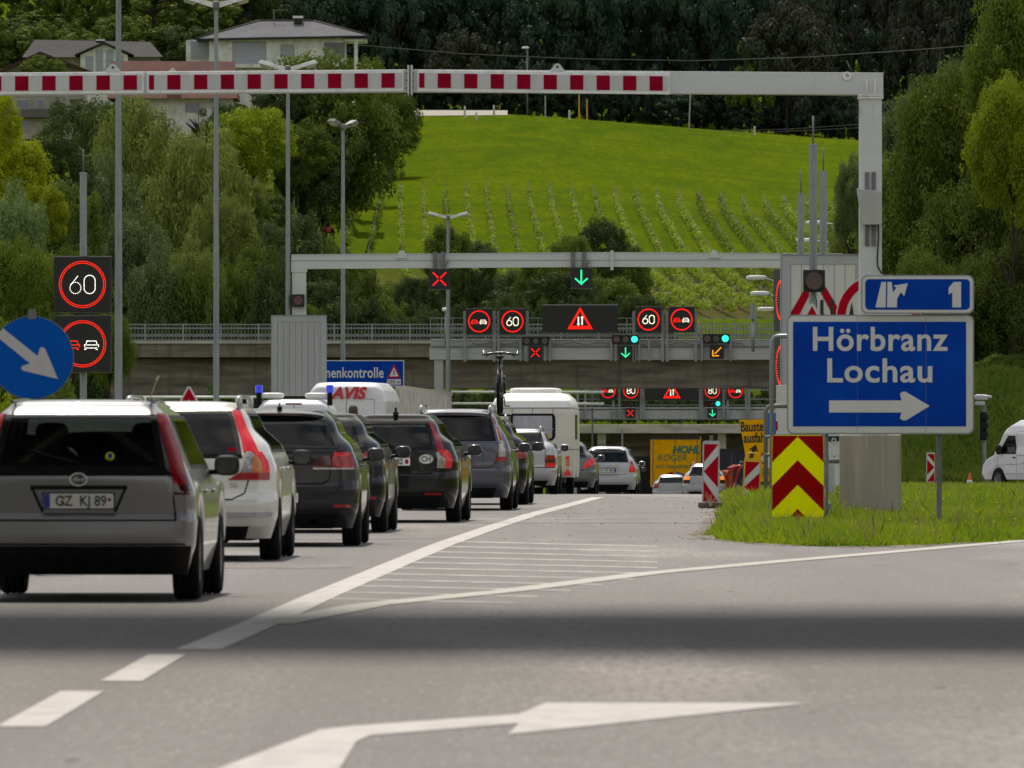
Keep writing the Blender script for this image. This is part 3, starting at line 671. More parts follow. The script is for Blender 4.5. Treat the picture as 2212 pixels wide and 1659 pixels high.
def car(name, label, cat, X, Y, th, sh, m, win, lamps, H, L, wb=2.6, glass=None, front_win=None, side=None, seams=(), pl=None, mir=True, mirm=None,
        spoiler=None, interior_on=True, wr=.315, roh=.85, zroad=None, low=None, group='cars queuing on the motorway', refl=None, trans_front=True, wipe=True):
    """one car: Empty on the road under the rear bumper, forward = +y"""
    z = rz(Y) if zroad is None else zroad
    o = thing(name, label, cat, (X - roh * math.sin(th), Y - roh * math.cos(th), z + .006), group, -th)
    fw = front_win; sd = side
    glass = glass or gl_dark
    sh.body(m, o, [shrink(win, .03)] if win else [], [shrink(fw, .03)] if fw else [], [shrink(q, .03) for q in (sd or [])])
    if win:
        rg = sh.patch('rear_window', win, glass, o, nz=18, nx=24, border=blk, off=.004)
        if wipe:
            zl = win[0][0] + .04
            mb = MB(); a = sh.xy(0, zl); b = sh.xy(-.38, zl + .1); mb.tube([(a.x, a.y - .03, a.z), ((a.x + b.x) / 2, (a.y + b.y) / 2 - .035, (a.z + b.z) / 2), (b.x, b.y - .02, b.z)], .009, 6)
            mb.build('rear_wiper', blk, o, world=False)
    if fw: sh.patch('windscreen', fw, gl_clear, o, end='f', nz=12, nx=16, border=blk, off=.004)
    for q in (sd or []):
        for sg in (1, -1): sh.patch('side_window', q, gl_side, o, end='s', sg=sg, nz=14, nx=20, border=blk, off=.003)
    for (nm, rows, lm) in lamps:
        for sg in (1, -1):
            rr = rows if sg > 0 else [(a, -c, -b) for a, b, c in rows]
            sh.patch(nm, rr, lm, o, nz=12, nx=8, off=.014)
    if refl:
        for sg in (1, -1):
            rr = [(refl[2], min(sg * refl[0], sg * refl[1]), max(sg * refl[0], sg * refl[1])), (refl[3], min(sg * refl[0], sg * refl[1]), max(sg * refl[0], sg * refl[1]))]
            sh.patch('reflector', rr, lred, o, nz=1, nx=4, off=.008)
    if seams:
        mb = MB()
        for sme in seams:
            for sg in (1, -1): sh.line('', [(sg * a, b) for a, b in sme], .012, blk, o, mb=mb)
        mb.build('tailgate_gap', blk, o, world=False)
    if low: sh.patch('lower_bumper', low, blk, o, nz=4, nx=20, off=.012)
    if side is not None:
        mb = MB()
        for sg in (1, -1):
            for yd in sh.doors: sh.line('', [(yd, .3), (yd, sh.waist)], .01, blk, o, end='s', sg=sg, mb=mb)
        mb.build('door_gap', blk, o, world=False)
        for sg in (1, -1):
            for yd in sh.doors[:-1]:
                p = sh.side(yd + .14, sh.waist - .12, sg); mb = MB(); superbox(mb, (p.x + sg * .012, p.y, p.z), (.014, .09, .014), .6); mb.build('door_handle', m, o, smooth=True, world=False)
    mb = MB(); mb.box(-sh.hw + .24, sh.hw - .24, .25, L - .3, .2, .48); mb.box(-sh.hw + .1, sh.hw - .1, roh + .4, L - 1.3, .2, .3)
    for yw in (roh, roh + wb): mb.tube([(-sh.hw + .1, yw, wr), (sh.hw - .1, yw, wr)], .04, 8)
    mb.tube([(-.45, .2, .24), (-.45, 1.0, .26)], .028, 10); superbox(mb, (-.3, .45, .3), (.3, .16, .09), .5)
    mb.build('underbody', blk, o, world=False)
    mb = MB()   # wheel-well liners
    for yw in (roh, roh + wb):
        for sg in (1, -1):
            mb.box(*sorted((sg * (sh.hw - .26), sg * (sh.hw - .25))), yw - .4, yw + .4, .2, .75)
    mb.build('wheel_arch_liner', blk, o, world=False)
    for yw in (roh, roh + wb):
        for sg in (1, -1): wheel(o, sg * (sh.hw - .10), yw, wr, .205)
    if mir:
        for sg in (1, -1): mirror(o, sh.w(.98), L - mir, 1.0, sg, mirm or m)
    if interior_on: interior(o, sh, (roh + .35, roh + wb - .85), L - 1.75)
    if spoiler: # (z, overhang, halfwidth, thickness)
        zt, ov, hwid, tk = spoiler; mb = MB(); k = 14
        for i in range(k + 1):
            u = -hwid + 2 * hwid * i / k; p = sh.xy(u, zt); dz = -.05 * (abs(u) / hwid) ** 3
            mb.v += [(p.x, p.y - ov * (1 - .35 * (abs(u) / hwid) ** 4), zt - .01 + dz), (p.x, p.y - ov * (1 - .35 * (abs(u) / hwid) ** 4), zt - .01 - tk + dz), (p.x, p.y + .12, zt + .035 + dz), (p.x, p.y + .02, zt - tk - .03 + dz)]
        for i in range(k):
            a = i * 4; b = a + 4
            for q, r in ((0, 1), (1, 3), (3, 2), (2, 0)): mb.f.append((a + q, a + r, b + r, b + q)); mb.m.append(0)
        mb.f += [(0, 1, 3, 2), (k * 4, k * 4 + 2, k * 4 + 3, k * 4 + 1)]; mb.m += [0, 0]
        mb.build('roof_spoiler', m, o, smooth='auto', world=False)
        mb = MB(); p = sh.xy(0, zt); mb.box(-.16, .16, p.y - ov - .004, p.y - ov + .01, zt - .03, zt - .016); mb.build('high_brake_lamp', ldark, o, world=False)
    if pl: plate(sh, o, **pl)
    return o
def fin(parent, y, z, s=1, m=blk):
    mb = MB(); mb.prismx([(y - .07 * s, z - .02), (y - .02 * s, z + .06 * s), (y + .0, z + .07 * s), (y + .12 * s, z - .02)], -.015, .015); superbox(mb, (0, y + .02, z), (.035 * s, .08 * s, .02), .7)
    mb.build('roof_aerial', m, parent, smooth='auto', world=False)
def rails(parent, sh, H, L, m, y0=.55, y1=2.6, lift=.05, x=None, pods=None):
    for sg in (1, -1):
        xx = sg * (x or sh.w(H - .1) - .06); mb = MB()
        mb.tube([(xx, y0 - .08, H - .07), (xx, y0, H + lift - .01), (xx, y0 + .15, H + lift), (xx, y1 - .15, H + lift), (xx, y1, H + lift - .02), (xx, y1 + .1, H - .07)], .018, 8)
        if pods:
            for yp in (y0, y1): superbox(mb, (xx, yp, H - .02), (.035, .12, .075), .8)
        mb.build('roof_rail', m, parent, smooth=True, world=False)
def std(L, H, hw, tw, slope=.25, waist=.95, winlow=1.0, vert=.1, zb=.2, R=.22, wb=2.6, roh=.85, hood=1.0, ra=.37, bumper=.62, R2=.15, bow=.04, ws=.8):
    rear = [(zb, .16), (.34, .04), (.45, .0), (bumper, .0), (bumper + .05, .05), (waist, vert), (winlow, vert + .02), (H - .15, vert + slope), (H - .10, vert + slope + .06), (H - .06, vert + slope + .15)]
    front = [(zb, .12), (.4, .0), (.6, .02), (.75, .12), (.82, .35), (waist - .02, hood), (waist, hood + .03), (H - .1, hood + ws), (H - .06, hood + ws + .06)]
    s = Shape(L, H, hw, tw, rear, front, zb=zb, R=R, arches=(roh, roh + wb), ra=ra, waist=waist, R2=R2, bow=bow)
    s.doors = [roh + .42, roh + 1.35, roh + 2.25]
    return s
def wfront(sh, H, wz=1.0, t=.09): a = sh.w(wz + .05) - .03; b = sh.w(H - .13) - .0; return [(wz, -a, a), (H - t, -b, b)]
def wside(H, y0, y1, top_y0, top_y1, z0=.98, z1=None): return [(z0, y0, y1), (z1 or H - .12, top_y0, top_y1)]

# ---- 1: silver small MPV, nearest
def place(cx, s_, hw=0): return (cx - CX) / s_, F / s_
sh = std(4.02, 1.5, .86, .63, slope=.16, waist=.93, winlow=1.0, vert=.03, roh=.8, wb=2.49, bumper=.6, R=.2, R2=.12)
win1 = [(.985, -.645, .645), (1.2, -.60, .60), (1.385, -.56, .56)]
c1 = car('small_silver_car', 'silver high-roofed hatchback nearest the camera, bottom left, plate GZ KJ89', 'car', -3.19, 67.7, .031, sh, silver1, win1,
    [('tail_lamp', [(.87, .70, .83), (1.05, .665, .80), (1.25, .60, .73), (1.385, .565, .67)], lred), ('tail_lamp_base', [(.79, .70, .83), (.868, .70, .83)], ldark)],
    1.5, 4.02, wb=2.49, glass=gl_clear, front_win=wfront(sh, 1.5), side=[wside(1.5, .75, 2.75, .75, 2.3)],
    seams=[[(.0, .425), (.80, .425)], [(.0, .60), (.72, .60)], [(.72, .60), (.70, .78)]], low=[(.2, -.84, .84), (.41, -.86, .86)], refl=(.56, .7, .375, .40),
    pl=dict(u0=0, z0=.745, s='GZ  KJ 89', kind='D'), mir=1.35, mirm=blk, roh=.8)
mb = MB(); sh.patch('', [(.93, -.70, .70), (.984, -.645, .645)], blk, c1, nz=2, nx=14, off=.004, mb=mb, build=False); mb.build('window_trim', blk, c1, world=False)
mb = MB()
for path in ([(-.34, .845), (.34, .845)], [(-.35, .85), (-.27, .665)], [(.35, .85), (.27, .665)]): sh.line('', path, .02, blk, c1, mb=mb, off=.005)
sh.patch('', [(.83, -.36, .36), (.86, -.36, .36)], blk, c1, nz=1, nx=8, off=.006, mb=mb, build=False)
mb.build('plate_recess', blk, c1, world=False)
badge = mat('badge_dark', (.05, .055, .07), .3, .5, noise=(40, (.2, .2, .22), .5, .6))
mb = MB().use(chrome); p = sh.xy(0, .905); mb.ring(0, .905, .042, .05, p.y - .016, p.y, 24, 1.35 / 1); mb.use(badge).disc(0, .905, .042, p.y - .012, p.y, 24, 1.35); b_ = mb.build('oval_badge', None, c1, world=False)
text('badge_script', 'ford', .045, chrome, (0, p.y - .014, .905), b_, shear=.3, ext=.001, world=False)
mb = MB().use(chevyel).disc(.23, 1.075, .033, .045, .049, 16); mb.use(signbd).disc(.23, 1.08, .02, .042, .045, 12)
p = sh.xy(.23, 1.075); mb.v = [(a, b - .05 + p.y - .007, c) for a, b, c in mb.v]; mb.build('window_sticker', None, c1, world=False)
mb = MB()
for sg in (1, -1): mb.tube([(sg * .52, .33, 1.485), (sg * .50, 1.5, 1.5), (sg * .48, 2.3, 1.47)], .012, 6)
mb.build('roof_trim', greyp, c1, world=False)

# ---- 2: white estate
sh = std(4.82, 1.56, .93, .62, slope=.34, waist=1.02, winlow=1.04, vert=.08, roh=1.0, wb=2.82, bumper=.6, zb=.22, R=.3, R2=.18)
win2 = [(1.0, -.60, .60), (1.2, -.56, .56), (1.46, -.475, .475)]
c2 = car('white_estate_car', 'pearl white estate car with tall red tail lamps, second in the queue', 'estate car', -3.2, 88.6, .021, sh, pearl, win2,
    [('upper_tail_lamp', [(1.06, .61, .76), (1.2, .575, .69), (1.46, .48, .565)], lbright), ('tail_lamp', [(.79, .46, .88), (.86, .57, .885)], lred),
     ('lamp_edge', [(.862, .80, .885), (.97, .79, .87), (1.058, .70, .80)], lbright), ('reversing_lamp', [(.862, .58, .69), (.97, .62, .69), (1.058, .63, .69)], lclear), ('indicator_lamp', [(.862, .692, .798), (.97, .692, .785), (1.02, .692, .74)], lamber)],
    1.56, 4.82, wb=2.82, glass=gl_dark, front_win=wfront(sh, 1.56, 1.06), side=[wside(1.56, .62, 3.2, .85, 2.75, 1.06)],
    seams=[[(0, .60), (.50, .60)], [(.50, .60), (.62, .66)], [(.62, .66), (.68, .86)]], refl=(.6, .78, .44, .47), low=[(.22, -.62, .62), (.34, -.66, .66)],
    pl=dict(u0=-.05, z0=.80, s='V 72 KX', kind='D'), mir=1.62, mirm=blk, roh=1.0, interior_on=True)
mb = MB(); sh.patch('', [(.44, -.92, .92), (.475, -.92, .92)], silver, c2, nz=1, nx=20, off=.02, mb=mb, build=False); mb.build('bumper_strip', silver, c2, world=False)
rails(c2, sh, 1.56, 4.82, silver, .7, 2.9, .04, pods=True)
text('model_badge', 'D5', .06, chrome, (.52, sh.xy(.5, .74).y - .006, .735), c2, ext=.002, world=False)
mb = MB().use(signr).prism([(.50, 1.11), (.46, 1.09), (.455, 1.05), (.50, 1.0 + .02), (.545, 1.05), (.54, 1.09)], sh.xy(.5, 1.08).y - .012, sh.xy(.5, 1.08).y - .008); mb.build('window_sticker', None, c2, world=False)

# ---- 3: black hatchback
sh = std(4.2, 1.52, .89, .60, slope=.28, waist=1.0, winlow=1.06, vert=.06, roh=.78, wb=2.58, bumper=.66, R=.27)
win3 = [(1.08, -.69, .69), (1.25, -.635, .635), (1.41, -.545, .545)]
c3 = car('black_hatchback', 'black hatchback with wide dark red tail lamps, between white estate and dark estate', 'car', -2.56, 99.7, .017, sh, charcoal, win3,
    [('tail_lamp', [(.865, .60, .86), (.94, .59, .87), (1.03, .62, .81)], lred), ('inner_tail_lamp', [(.865, .38, .59), (.94, .40, .58), (.995, .52, .60)], ldark), ('lamp_strip', [(.845, .39, .86), (.863, .385, .86)], lclear), ('lamp_highlight', [(.99, .62, .80), (1.025, .62, .79)], lbright)],
    1.52, 4.2, wb=2.58, glass=gl_clear, front_win=wfront(sh, 1.52, 1.04), side=[wside(1.52, .72, 2.9, .85, 2.4, 1.04)],
    seams=[[(0, .69), (.50, .69)], [(.50, .69), (.57, .74)], [(.57, .74), (.595, 1.0)]], refl=(.62, .82, .43, .46), low=[(.2, -.6, .6), (.36, -.66, .66)],
    pl=dict(u0=-.03, z0=.535, s='B 814 TE', kind='D'), mir=1.45, spoiler=(1.475, .16, .60, .03), roh=.78)
mb = MB(); mb.tube([(0, .62, 1.52), (0, .60, 1.58)], [.014, .006], 8); superbox(mb, (0, .62, 1.525), (.03, .06, .02), .7); mb.build('roof_aerial', blk, c3, world=False)
mb = MB(); mb.tube([(.40, .02, .27), (.40, .3, .27)], .035, 12, False); mb.build('exhaust_pipe', chrome, c3, world=False)

# ---- 4: dark estate
sh = std(4.5, 1.5, .88, .58, slope=.30, waist=1.0, winlow=1.05, vert=.05, roh=.85, wb=2.7, bumper=.64, R=.28)
win4 = [(1.06, -.62, .62), (1.25, -.58, .58), (1.41, -.50, .50)]
c4 = car('dark_estate_car', 'black estate car half hidden between the wide-lamped hatchback and the CH sticker car', 'estate car', -2.44, 113.2, .03, sh, black, win4,
    [('tail_lamp', [(.89, .52, .92), (.96, .52, .93), (1.03, .70, .88)], lred), ('lamp_highlight', [(1.0, .73, .87), (1.05, .74, .84)], lbright)],
    1.5, 4.5, wb=2.7, glass=gl_clear, front_win=wfront(sh, 1.5, 1.04), side=[wside(1.5, .8, 3.0, .95, 2.5, 1.04)],
    seams=[[(0, .68), (.58, .68)], [(.58, .68), (.66, .88)]], refl=(.6, .78, .42, .45), low=[(.2, -.6, .6), (.34, -.66, .66)], pl=dict(u0=0, z0=.8, s='ZG 4417', kind='D'), mir=1.5)
mb = MB(); sh.patch('', [(1.06, -.60, .60), (1.12, -.60, .60)], blk, c4, nz=1, nx=8, off=.006, mb=mb, build=False); mb.build('window_base_trim', blk, c4, world=False)

# ---- 5: black estate with the CH sticker
sh = std(4.52, 1.51, .885, .56, slope=.30, waist=.99, winlow=1.02, vert=.04, roh=.95, wb=2.64, bumper=.66, R=.3, R2=.17)
win5 = [(1.02, -.545, .545), (1.2, -.52, .52), (1.37, -.46, .46)]
c5 = car('ch_sticker_car', 'black estate car with white oval CH sticker and hooked red tail lamps', 'estate car', -1.6, 126, .045, sh, greenblack, win5,
    [('upper_tail_lamp', [(1.0, .60, .70), (1.2, .545, .63), (1.385, .47, .54)], lred), ('tail_lamp', [(.755, .72, .81), (.88, .72, .83), (.96, .66, .80), (1.0, .60, .75)], lbright), ('reversing_lamp', [(.755, .60, .715), (.88, .605, .715), (.98, .58, .62)], lclear)],
    1.51, 4.52, wb=2.64, glass=gl_clear, front_win=wfront(sh, 1.51, 1.03), side=[wside(1.51, .72, 3.0, .95, 2.55, 1.03)],
    seams=[[(0, .68), (.5, .68)], [(.5, .68), (.585, .75)], [(.585, .75), (.59, .98)]], refl=(.43, .66, .385, .415), low=[(.2, -.6, .6), (.36, -.66, .66)],
    pl=dict(u0=-.03, z0=.845, s='SZ 45182', kind='C'), mir=1.55, roh=.95)
p = sh.xy(.45, .88); mb = MB().use(platew).disc(.45, .88, .066, p.y - .01, p.y - .005, 28, 1.5); mb.use(txtk).ring(.45, .88, .057, .06, p.y - .012, p.y - .01, 28, 1.5); o_ = mb.build('country_sticker', None, c5, world=False)
text('sticker_text', 'CH', .1, txtk, (.45, p.y - .013, .88), o_, sx=.95, bold=.002, ext=.001, world=False)
for ch, u in (('V', -.20), ('O', -.11), ('L', -.02), ('V', .07), ('O', .16)): text('brand_letter', ch, .045, chrome, (u, sh.xy(u, .955).y - .008, .955), c5, ext=.002, bold=.002, world=False)
fin(c5, .55, 1.515, 1.15, blk)

# ---- 6: blue-grey people carrier
sh = std(4.76, 1.63, .90, .64, slope=.22, waist=1.08, winlow=1.12, vert=.05, roh=1.0, wb=2.83, bumper=.64, R=.26, R2=.14)
win6 = [(1.11, -.66, .66), (1.3, -.62, .62), (1.52, -.56, .56)]
c6 = car('blue_grey_people_carrier', 'dark blue-grey people carrier with roof spoiler and small chrome lettering on its tailgate', 'people carrier', -.89, 145.5, .03, sh, bluegrey, win6,
    [('upper_tail_lamp', [(1.06, .705, .80), (1.3, .65, .73), (1.53, .575, .64)], lclear), ('lamp_core', [(1.12, .72, .765), (1.3, .67, .705), (1.5, .595, .62)], lred), ('reversing_lamp', [(.86, .70, .83), (1.06, .705, .81)], lclear), ('tail_lamp', [(.79, .61, .84), (.83, .66, .85), (.858, .69, .85)], lred)],
    1.63, 4.76, wb=2.83, glass=gl_dark, front_win=wfront(sh, 1.63, 1.13), side=[wside(1.63, .7, 3.2, .8, 2.65, 1.12, 1.5)],
    seams=[[(0, .68), (.55, .68)], [(.55, .68), (.66, .76)], [(.66, .76), (.69, .9)]], low=[(.2, -.6, .6), (.36, -.66, .66)], pl=dict(u0=0, z0=.86, s='S 216 KW', kind='A'), mir=1.6, spoiler=(1.58, .16, .66, .045), roh=1.0)
text('model_name', 'GRANDIS', .068, chrome, (.46, sh.xy(.46, .745).y - .008, .745), c6, ext=.002, sx=.95, bold=.0015, spacing=1.15, world=False)
rails(c6, sh, 1.63, 4.76, silver, .5, 2.9, .05, pods=True)

# ---- 7: black car with a bicycle on the roof
sh = std(4.35, 1.5, .885, .58, slope=.28, waist=1.0, winlow=1.05, vert=.05, roh=.85, wb=2.62, bumper=.64, R=.26)
c7 = car('bicycle_carrying_car', 'black car carrying a bicycle upright on its roof, behind the people carrier', 'car', -.60, 156.5, .035, sh, black, [(1.06, -.62, .62), (1.4, -.50, .50)],
    [('tail_lamp', [(.80, .66, .88), (.98, .64, .86)], lred)], 1.5, 4.35, wb=2.62, glass=gl_dark, front_win=wfront(sh, 1.5, 1.04), side=[wside(1.5, .8, 2.9, .95, 2.45, 1.04)], seams=[[(0, .68), (.6, .68)]], pl=dict(u0=0, z0=.8, s='FN 339 B', kind='D'), mir=1.5)
rails(c7, sh, 1.5, 4.35, silver, .6, 2.5, .05)
mb = MB()
for yy in (1.1, 2.1): mb.box(-.55, .55, yy - .03, yy + .03, 1.53, 1.56)
mb.box(.30, .40, .4, 2.6, 1.56, 1.58); mb.build('bicycle_rack', blk, c7, world=False)
# bicycle on the rack, seen from behind
bx = c7.location.x + .36 + .045; by = 158.0; bz = c7.location.z + 1.58
bk = thing('bicycle', 'black bicycle standing upright on a car roof rack, handlebar highest', 'bicycle', (bx, by, bz), rot=-.035)
for yy, nm in ((-.15, 'wheel'), (.95, 'wheel')):
    wv = thing_part(nm, bk); mb = MB(); mb.tube([(0, yy + .335 * math.cos(a * math.pi / 14), .345 + .335 * math.sin(a * math.pi / 14)) for a in range(29)], .032, 8, False); mb.build('tyre', rubber, wv, smooth=True, world=False)
    mb = MB(); mb.tube([(0, yy + .305 * math.cos(a * math.pi / 14), .345 + .305 * math.sin(a * math.pi / 14)) for a in range(29)], .014, 6, False)
    for k in range(12): a = k * math.pi / 6; mb.tube([(.02 * (-1) ** k, yy, .345), (0, yy + .3 * math.cos(a), .345 + .3 * math.sin(a))], .002, 4, False)
    mb.tube([(-.05, yy, .345), (.05, yy, .345)], .02, 8); mb.build('rim', galv, wv, smooth=True, world=False)
fr = mat('bicycle_frame', (.015, .015, .017), .25, .2, coat=.5, noise=(10, (.03, .03, .03), .4, .7))
mb = MB()
for sx in (-.045, .045): mb.tube([(sx, -.15, .345), (sx * .5, .18, .80)], .011, 8); mb.tube([(sx, -.15, .345), (sx * .7, .28, .30)], .012, 8); mb.tube([(sx * 1.3, .95, .345), (sx * 1.3, .86, .66)], .026, 8)
for a, b, r_ in (((0, .28, .30), (0, .14, .86), .028), ((0, .28, .30), (0, .82, .74), .034), ((0, .17, .78), (0, .80, .84), .03), ((0, .84, .66), (0, .78, .98), .032)): mb.tube([a, b], r_, 10)
mb.build('frame', fr, bk, smooth=True, world=False)
mb = MB(); mb.tube([(0, .76, .98), (0, .74, 1.06)], .018, 8); mb.tube([(-.30, .70, 1.10), (-.30, .66, 1.03), (-.26, .64, 1.04), (-.12, .7, 1.06), (0, .73, 1.07), (.12, .7, 1.06), (.26, .64, 1.04), (.30, .66, 1.03), (.30, .70, 1.10)], .024, 8)
for sg in (-1, 1): mb.tube([(sg * .2, .66, 1.03), (sg * .26, .60, .99)], .009, 6)
mb.build('handlebar', fr, bk, smooth=True, world=False)
mb = MB(); superbox(mb, (0, .12, .99), (.075, .13, .03), .8); mb.tube([(0, .14, .84), (0, .12, .98)], .014, 8); mb.build('saddle', blk, bk, smooth=True, world=False)
mb = MB(); mb.lathe([(.0, .07), (.09, .065), (.09, .06), (0, .06)], 'x', (0, .28, .30), 24); mb.tube([(.08, .28, .30), (.09, .28, .13)], .012, 6); mb.tube([(-.08, .28, .30), (-.09, .28, .47)], .012, 6)
for sg, zz in ((1, .13), (-1, .47)): mb.box(*sorted((sg * .09, sg * .18)), .24, .32, zz - .012, zz + .012)
mb.build('crankset', galvd, bk, world=False)

# ---- 8: silver estate
sh = std(4.55, 1.42, .86, .57, slope=.34, waist=.96, winlow=1.0, vert=.04, roh=.95, wb=2.65, bumper=.56, R=.24, R2=.13, ra=.36)
c8 = car('silver_estate_car', 'silver estate car with square red tail lamps right behind the cream caravan', 'estate car', .14, 195, .03, sh, silver2, [(.98, -.60, .60), (1.15, -.565, .565), (1.34, -.50, .50)],
    [('tail_lamp', [(.59, .60, .84), (.68, .60, .84)], lbright), ('lamp_centre', [(.682, .605, .84), (.76, .61, .84)], ldark), ('upper_tail_lamp', [(.762, .61, .84), (.85, .63, .80)], lred)],
    1.42, 4.55, wb=2.65, glass=gl_dark, front_win=wfront(sh, 1.42, 1.0), side=[wside(1.42, .7, 3.0, .95, 2.6, 1.0, 1.31)],
    seams=[[(0, .58), (.84, .58)], [(.60, .58), (.60, .98)]], low=[(.2, -.6, .6), (.3, -.66, .66)], pl=dict(u0=0, z0=.75, s='LI 7742', kind='D'), mir=1.5, roh=.95)
rails(c8, sh, 1.42, 4.55, silver, .55, 2.9, .045)

# ---- caravan
Yc = 222.0; zc_ = rz(Yc)
o = thing('caravan', 'cream and white caravan with rounded roof towed in the queue', 'caravan', (.50, Yc - 1.2, zc_ + .006), rot=-.04)
csh = Shape(4.3, 2.5, 1.02, .96, [(.42, .1), (.55, .0), (1.4, .0), (2.0, .08), (2.3, .22), (2.44, .5)], [(.42, .25), (.6, .1), (1.3, .0), (2.0, .1), (2.3, .3), (2.44, .8)], zb=.42, R=.13, R2=.12, arches=(1.9,), ra=.36, waist=1.5, bow=.05)
csh.wt = [(.42, 1.0), (.6, 1.02), (2.0, 1.02), (2.2, .99), (2.34, .93), (2.44, .82)]
cw = [(1.32, -.48, .48), (1.4, -.56, .56), (1.9, -.56, .56), (1.98, -.50, .50)]
csh.body(cream, o)
csh.patch('rear_window', cw, mat('caravan_window', (.25, .25, .29), .12, noise=((4, 4, 1), (.36, .36, .4), .4, .65), coat=1), o, nz=12, nx=14, border=blk, off=.012)
csh.patch('roof_cap', [(2.13, -1.1, 1.1), (2.3, -1.03, 1.03), (2.44, -.9, .9)], creamtop, o, nz=10, nx=26, off=.008)
mb = MB(); superbox(mb, (0, 2.2, 2.52), (.62, 1.4, .1), .35); mb.build('roof_hatch', creamtop, o, smooth=True, world=False)
mb = MB()
csh.line('', [(-1.3, 2.115), (1.3, 2.115)], .022, None, o, mb=mb, off=.014); csh.line('', [(-1.15, 1.1), (1.3, 1.1)], .02, None, o, mb=mb, off=.012)
for sg in (1, -1): csh.line('', [(2.3 * 0 + .9, 1.1), (4.0, 1.1)], .02, None, o, mb=mb, off=.01, end='s', sg=sg); csh.line('', [(.3, 2.1), (4.0, 2.1)], .02, None, o, mb=mb, off=.01, end='s', sg=sg)
csh.line('', [(.68, 1.09), (.68, .8)], .02, None, o, mb=mb, off=.012)
for u in (-.5, 0, .5): csh.line('', [(u, 2.1), (u, 2.0)], .018, None, o, mb=mb, off=.012)
mb.build('trim_strip', rimm, o, world=False)
for sg in (1, -1):
    csh.patch('side_window', [(1.35, .8, 1.9), (1.95, .8, 1.9)], gl_side, o, end='s', sg=sg, nz=8, nx=10, border=blk, off=.02)
    u0 = sg * .86
    r4 = lambda z0, z1: [(z0, min(u0 - .04, u0 + .04), max(u0 - .04, u0 + .04)), (z1, min(u0 - .04, u0 + .04), max(u0 - .04, u0 + .04))]
    csh.patch('tail_lamp', r4(.70, .86), lamber, o, nz=2, nx=3, off=.03); csh.patch('brake_lamp', r4(.87, .94), lbright, o, nz=2, nx=3, off=.03)
    p = csh.xy(sg * .86, .6); mb = MB(); mb.prism([(p.x - .09, .47), (p.x + .09, .47), (p.x, .64)], -.03, .02); mb.build('triangle_reflector', lbright, o, world=False)
    wheel(o, sg * .86, 1.9, .30, .18)
mb = MB(); mb.box(-.7, .7, .3, 4.0, .28, .44); mb.tube([(0, 4.1, .4), (0, 5.3, .42)], .05, 8); mb.build('chassis', blk, o, world=False)
for u, z in ((-.28, 1.40), (.38, 1.42)):
    p = csh.xy(u, z); mb = MB(); mb.rrect(u - .04, u + .04, z - .045, z + .045, .015, p.y - .02, p.y - .014); mb.build('window_sticker', yellowp, o, world=False)
mb = MB(); p = csh.xy(0, 1.36)
for i in range(14): u = -.5 + i * .073; mb.tube([(u, -.015, 1.60 + .012 * (i % 2)), (u + .073, -.015, 1.60 + .012 * ((i + 1) % 2))], .006, 5)
mb.build('curtain_hem', signw, o, world=False)

# ---- 10..: further cars
def simple(name, label, cat, X, Y, th, m, H=1.48, L=4.2, hw=.86, tw=.58, lamps=None, plt=None, z=None, gls=gl_clear, winl=1.0, spo=None, aer=False, **k):
    sh = std(L, H, hw, tw, slope=.26, waist=winl - .05, winlow=winl, vert=.05, roh=.85, wb=L - 1.65, bumper=.62, R=.26)
    wn = [(winl, -hw + .24, hw - .24), (H - .12, -tw + .06, tw - .06)]
    lamps = lamps or [('tail_lamp', [(.78, hw - .26, hw + .02), (.98, hw - .30, hw - .05)], lred)]
    c = car(name, label, cat, X, Y, th, sh, m, wn, lamps, H, L, wb=L - 1.65, glass=gls, front_win=wfront(sh, H, winl), side=[wside(H, .8, L - 1.5, .9, L - 1.95, winl)], seams=[[(0, .66), (hw - .3, .66)]], pl=plt, mir=1.5, spoiler=spo, zroad=z, low=[(.2, -.6, .6), (.36, -.66, .66)], **k)
    return c, sh
simple('grey_hatchback', 'slate grey hatchback with slanted red tail lamps between caravan and silver wagon', 'car', 1.42, 244, .035, greyp, 1.45, 4.0, .86, .55, lamps=[('tail_lamp', [(.72, .50, .62), (.86, .56, .90), (1.0, .74, .86)], lbright)], plt=dict(u0=-.1, z0=.74, s='AB 120', kind='D'))
c11, s11 = simple('silver_compact_car', 'silver compact car with white number plate left of the black off-roader', 'car', 3.02, 283, .04, silver2, 1.55, 4.2, .90, .62, lamps=[('tail_lamp', [(.74, .66, .90), (.86, .68, .90), (.96, .70, .86)], lbright), ('upper_tail_lamp', [(.98, .72, .84), (1.08, .72, .80)], lred)], plt=dict(u0=-.03, z0=.80, s='DF 245 MK', kind='I', wd=.56), winl=1.05, spo=(1.49, .12, .58, .03))
mb = MB(); mb.tube([(0, .7, 1.55), (0, .5, 1.78)], [.008, .004], 6); mb.build('roof_aerial', blk, c11, world=False)
mb = MB(); mb.box(-.42, .36, -.02, .06, .895, .925); mb.build('boot_handle', chrome, c11, world=False)
c12, s12 = simple('black_off_roader', 'black off-roader with roof rails at the far end of the queue', 'car', 3.62, 325, .05, black, 1.66, 4.4, .9, .64, winl=1.1, group=None)
rails(c12, s12, 1.66, 4.4, silver, .5, 2.8, .06)
simple('low_silver_saloon', 'low light grey saloon half sunk behind the road crest before the yellow lorry', 'car', 7.55, 428, .02, silver2, 1.42, 4.5, .88, .58, group=None)
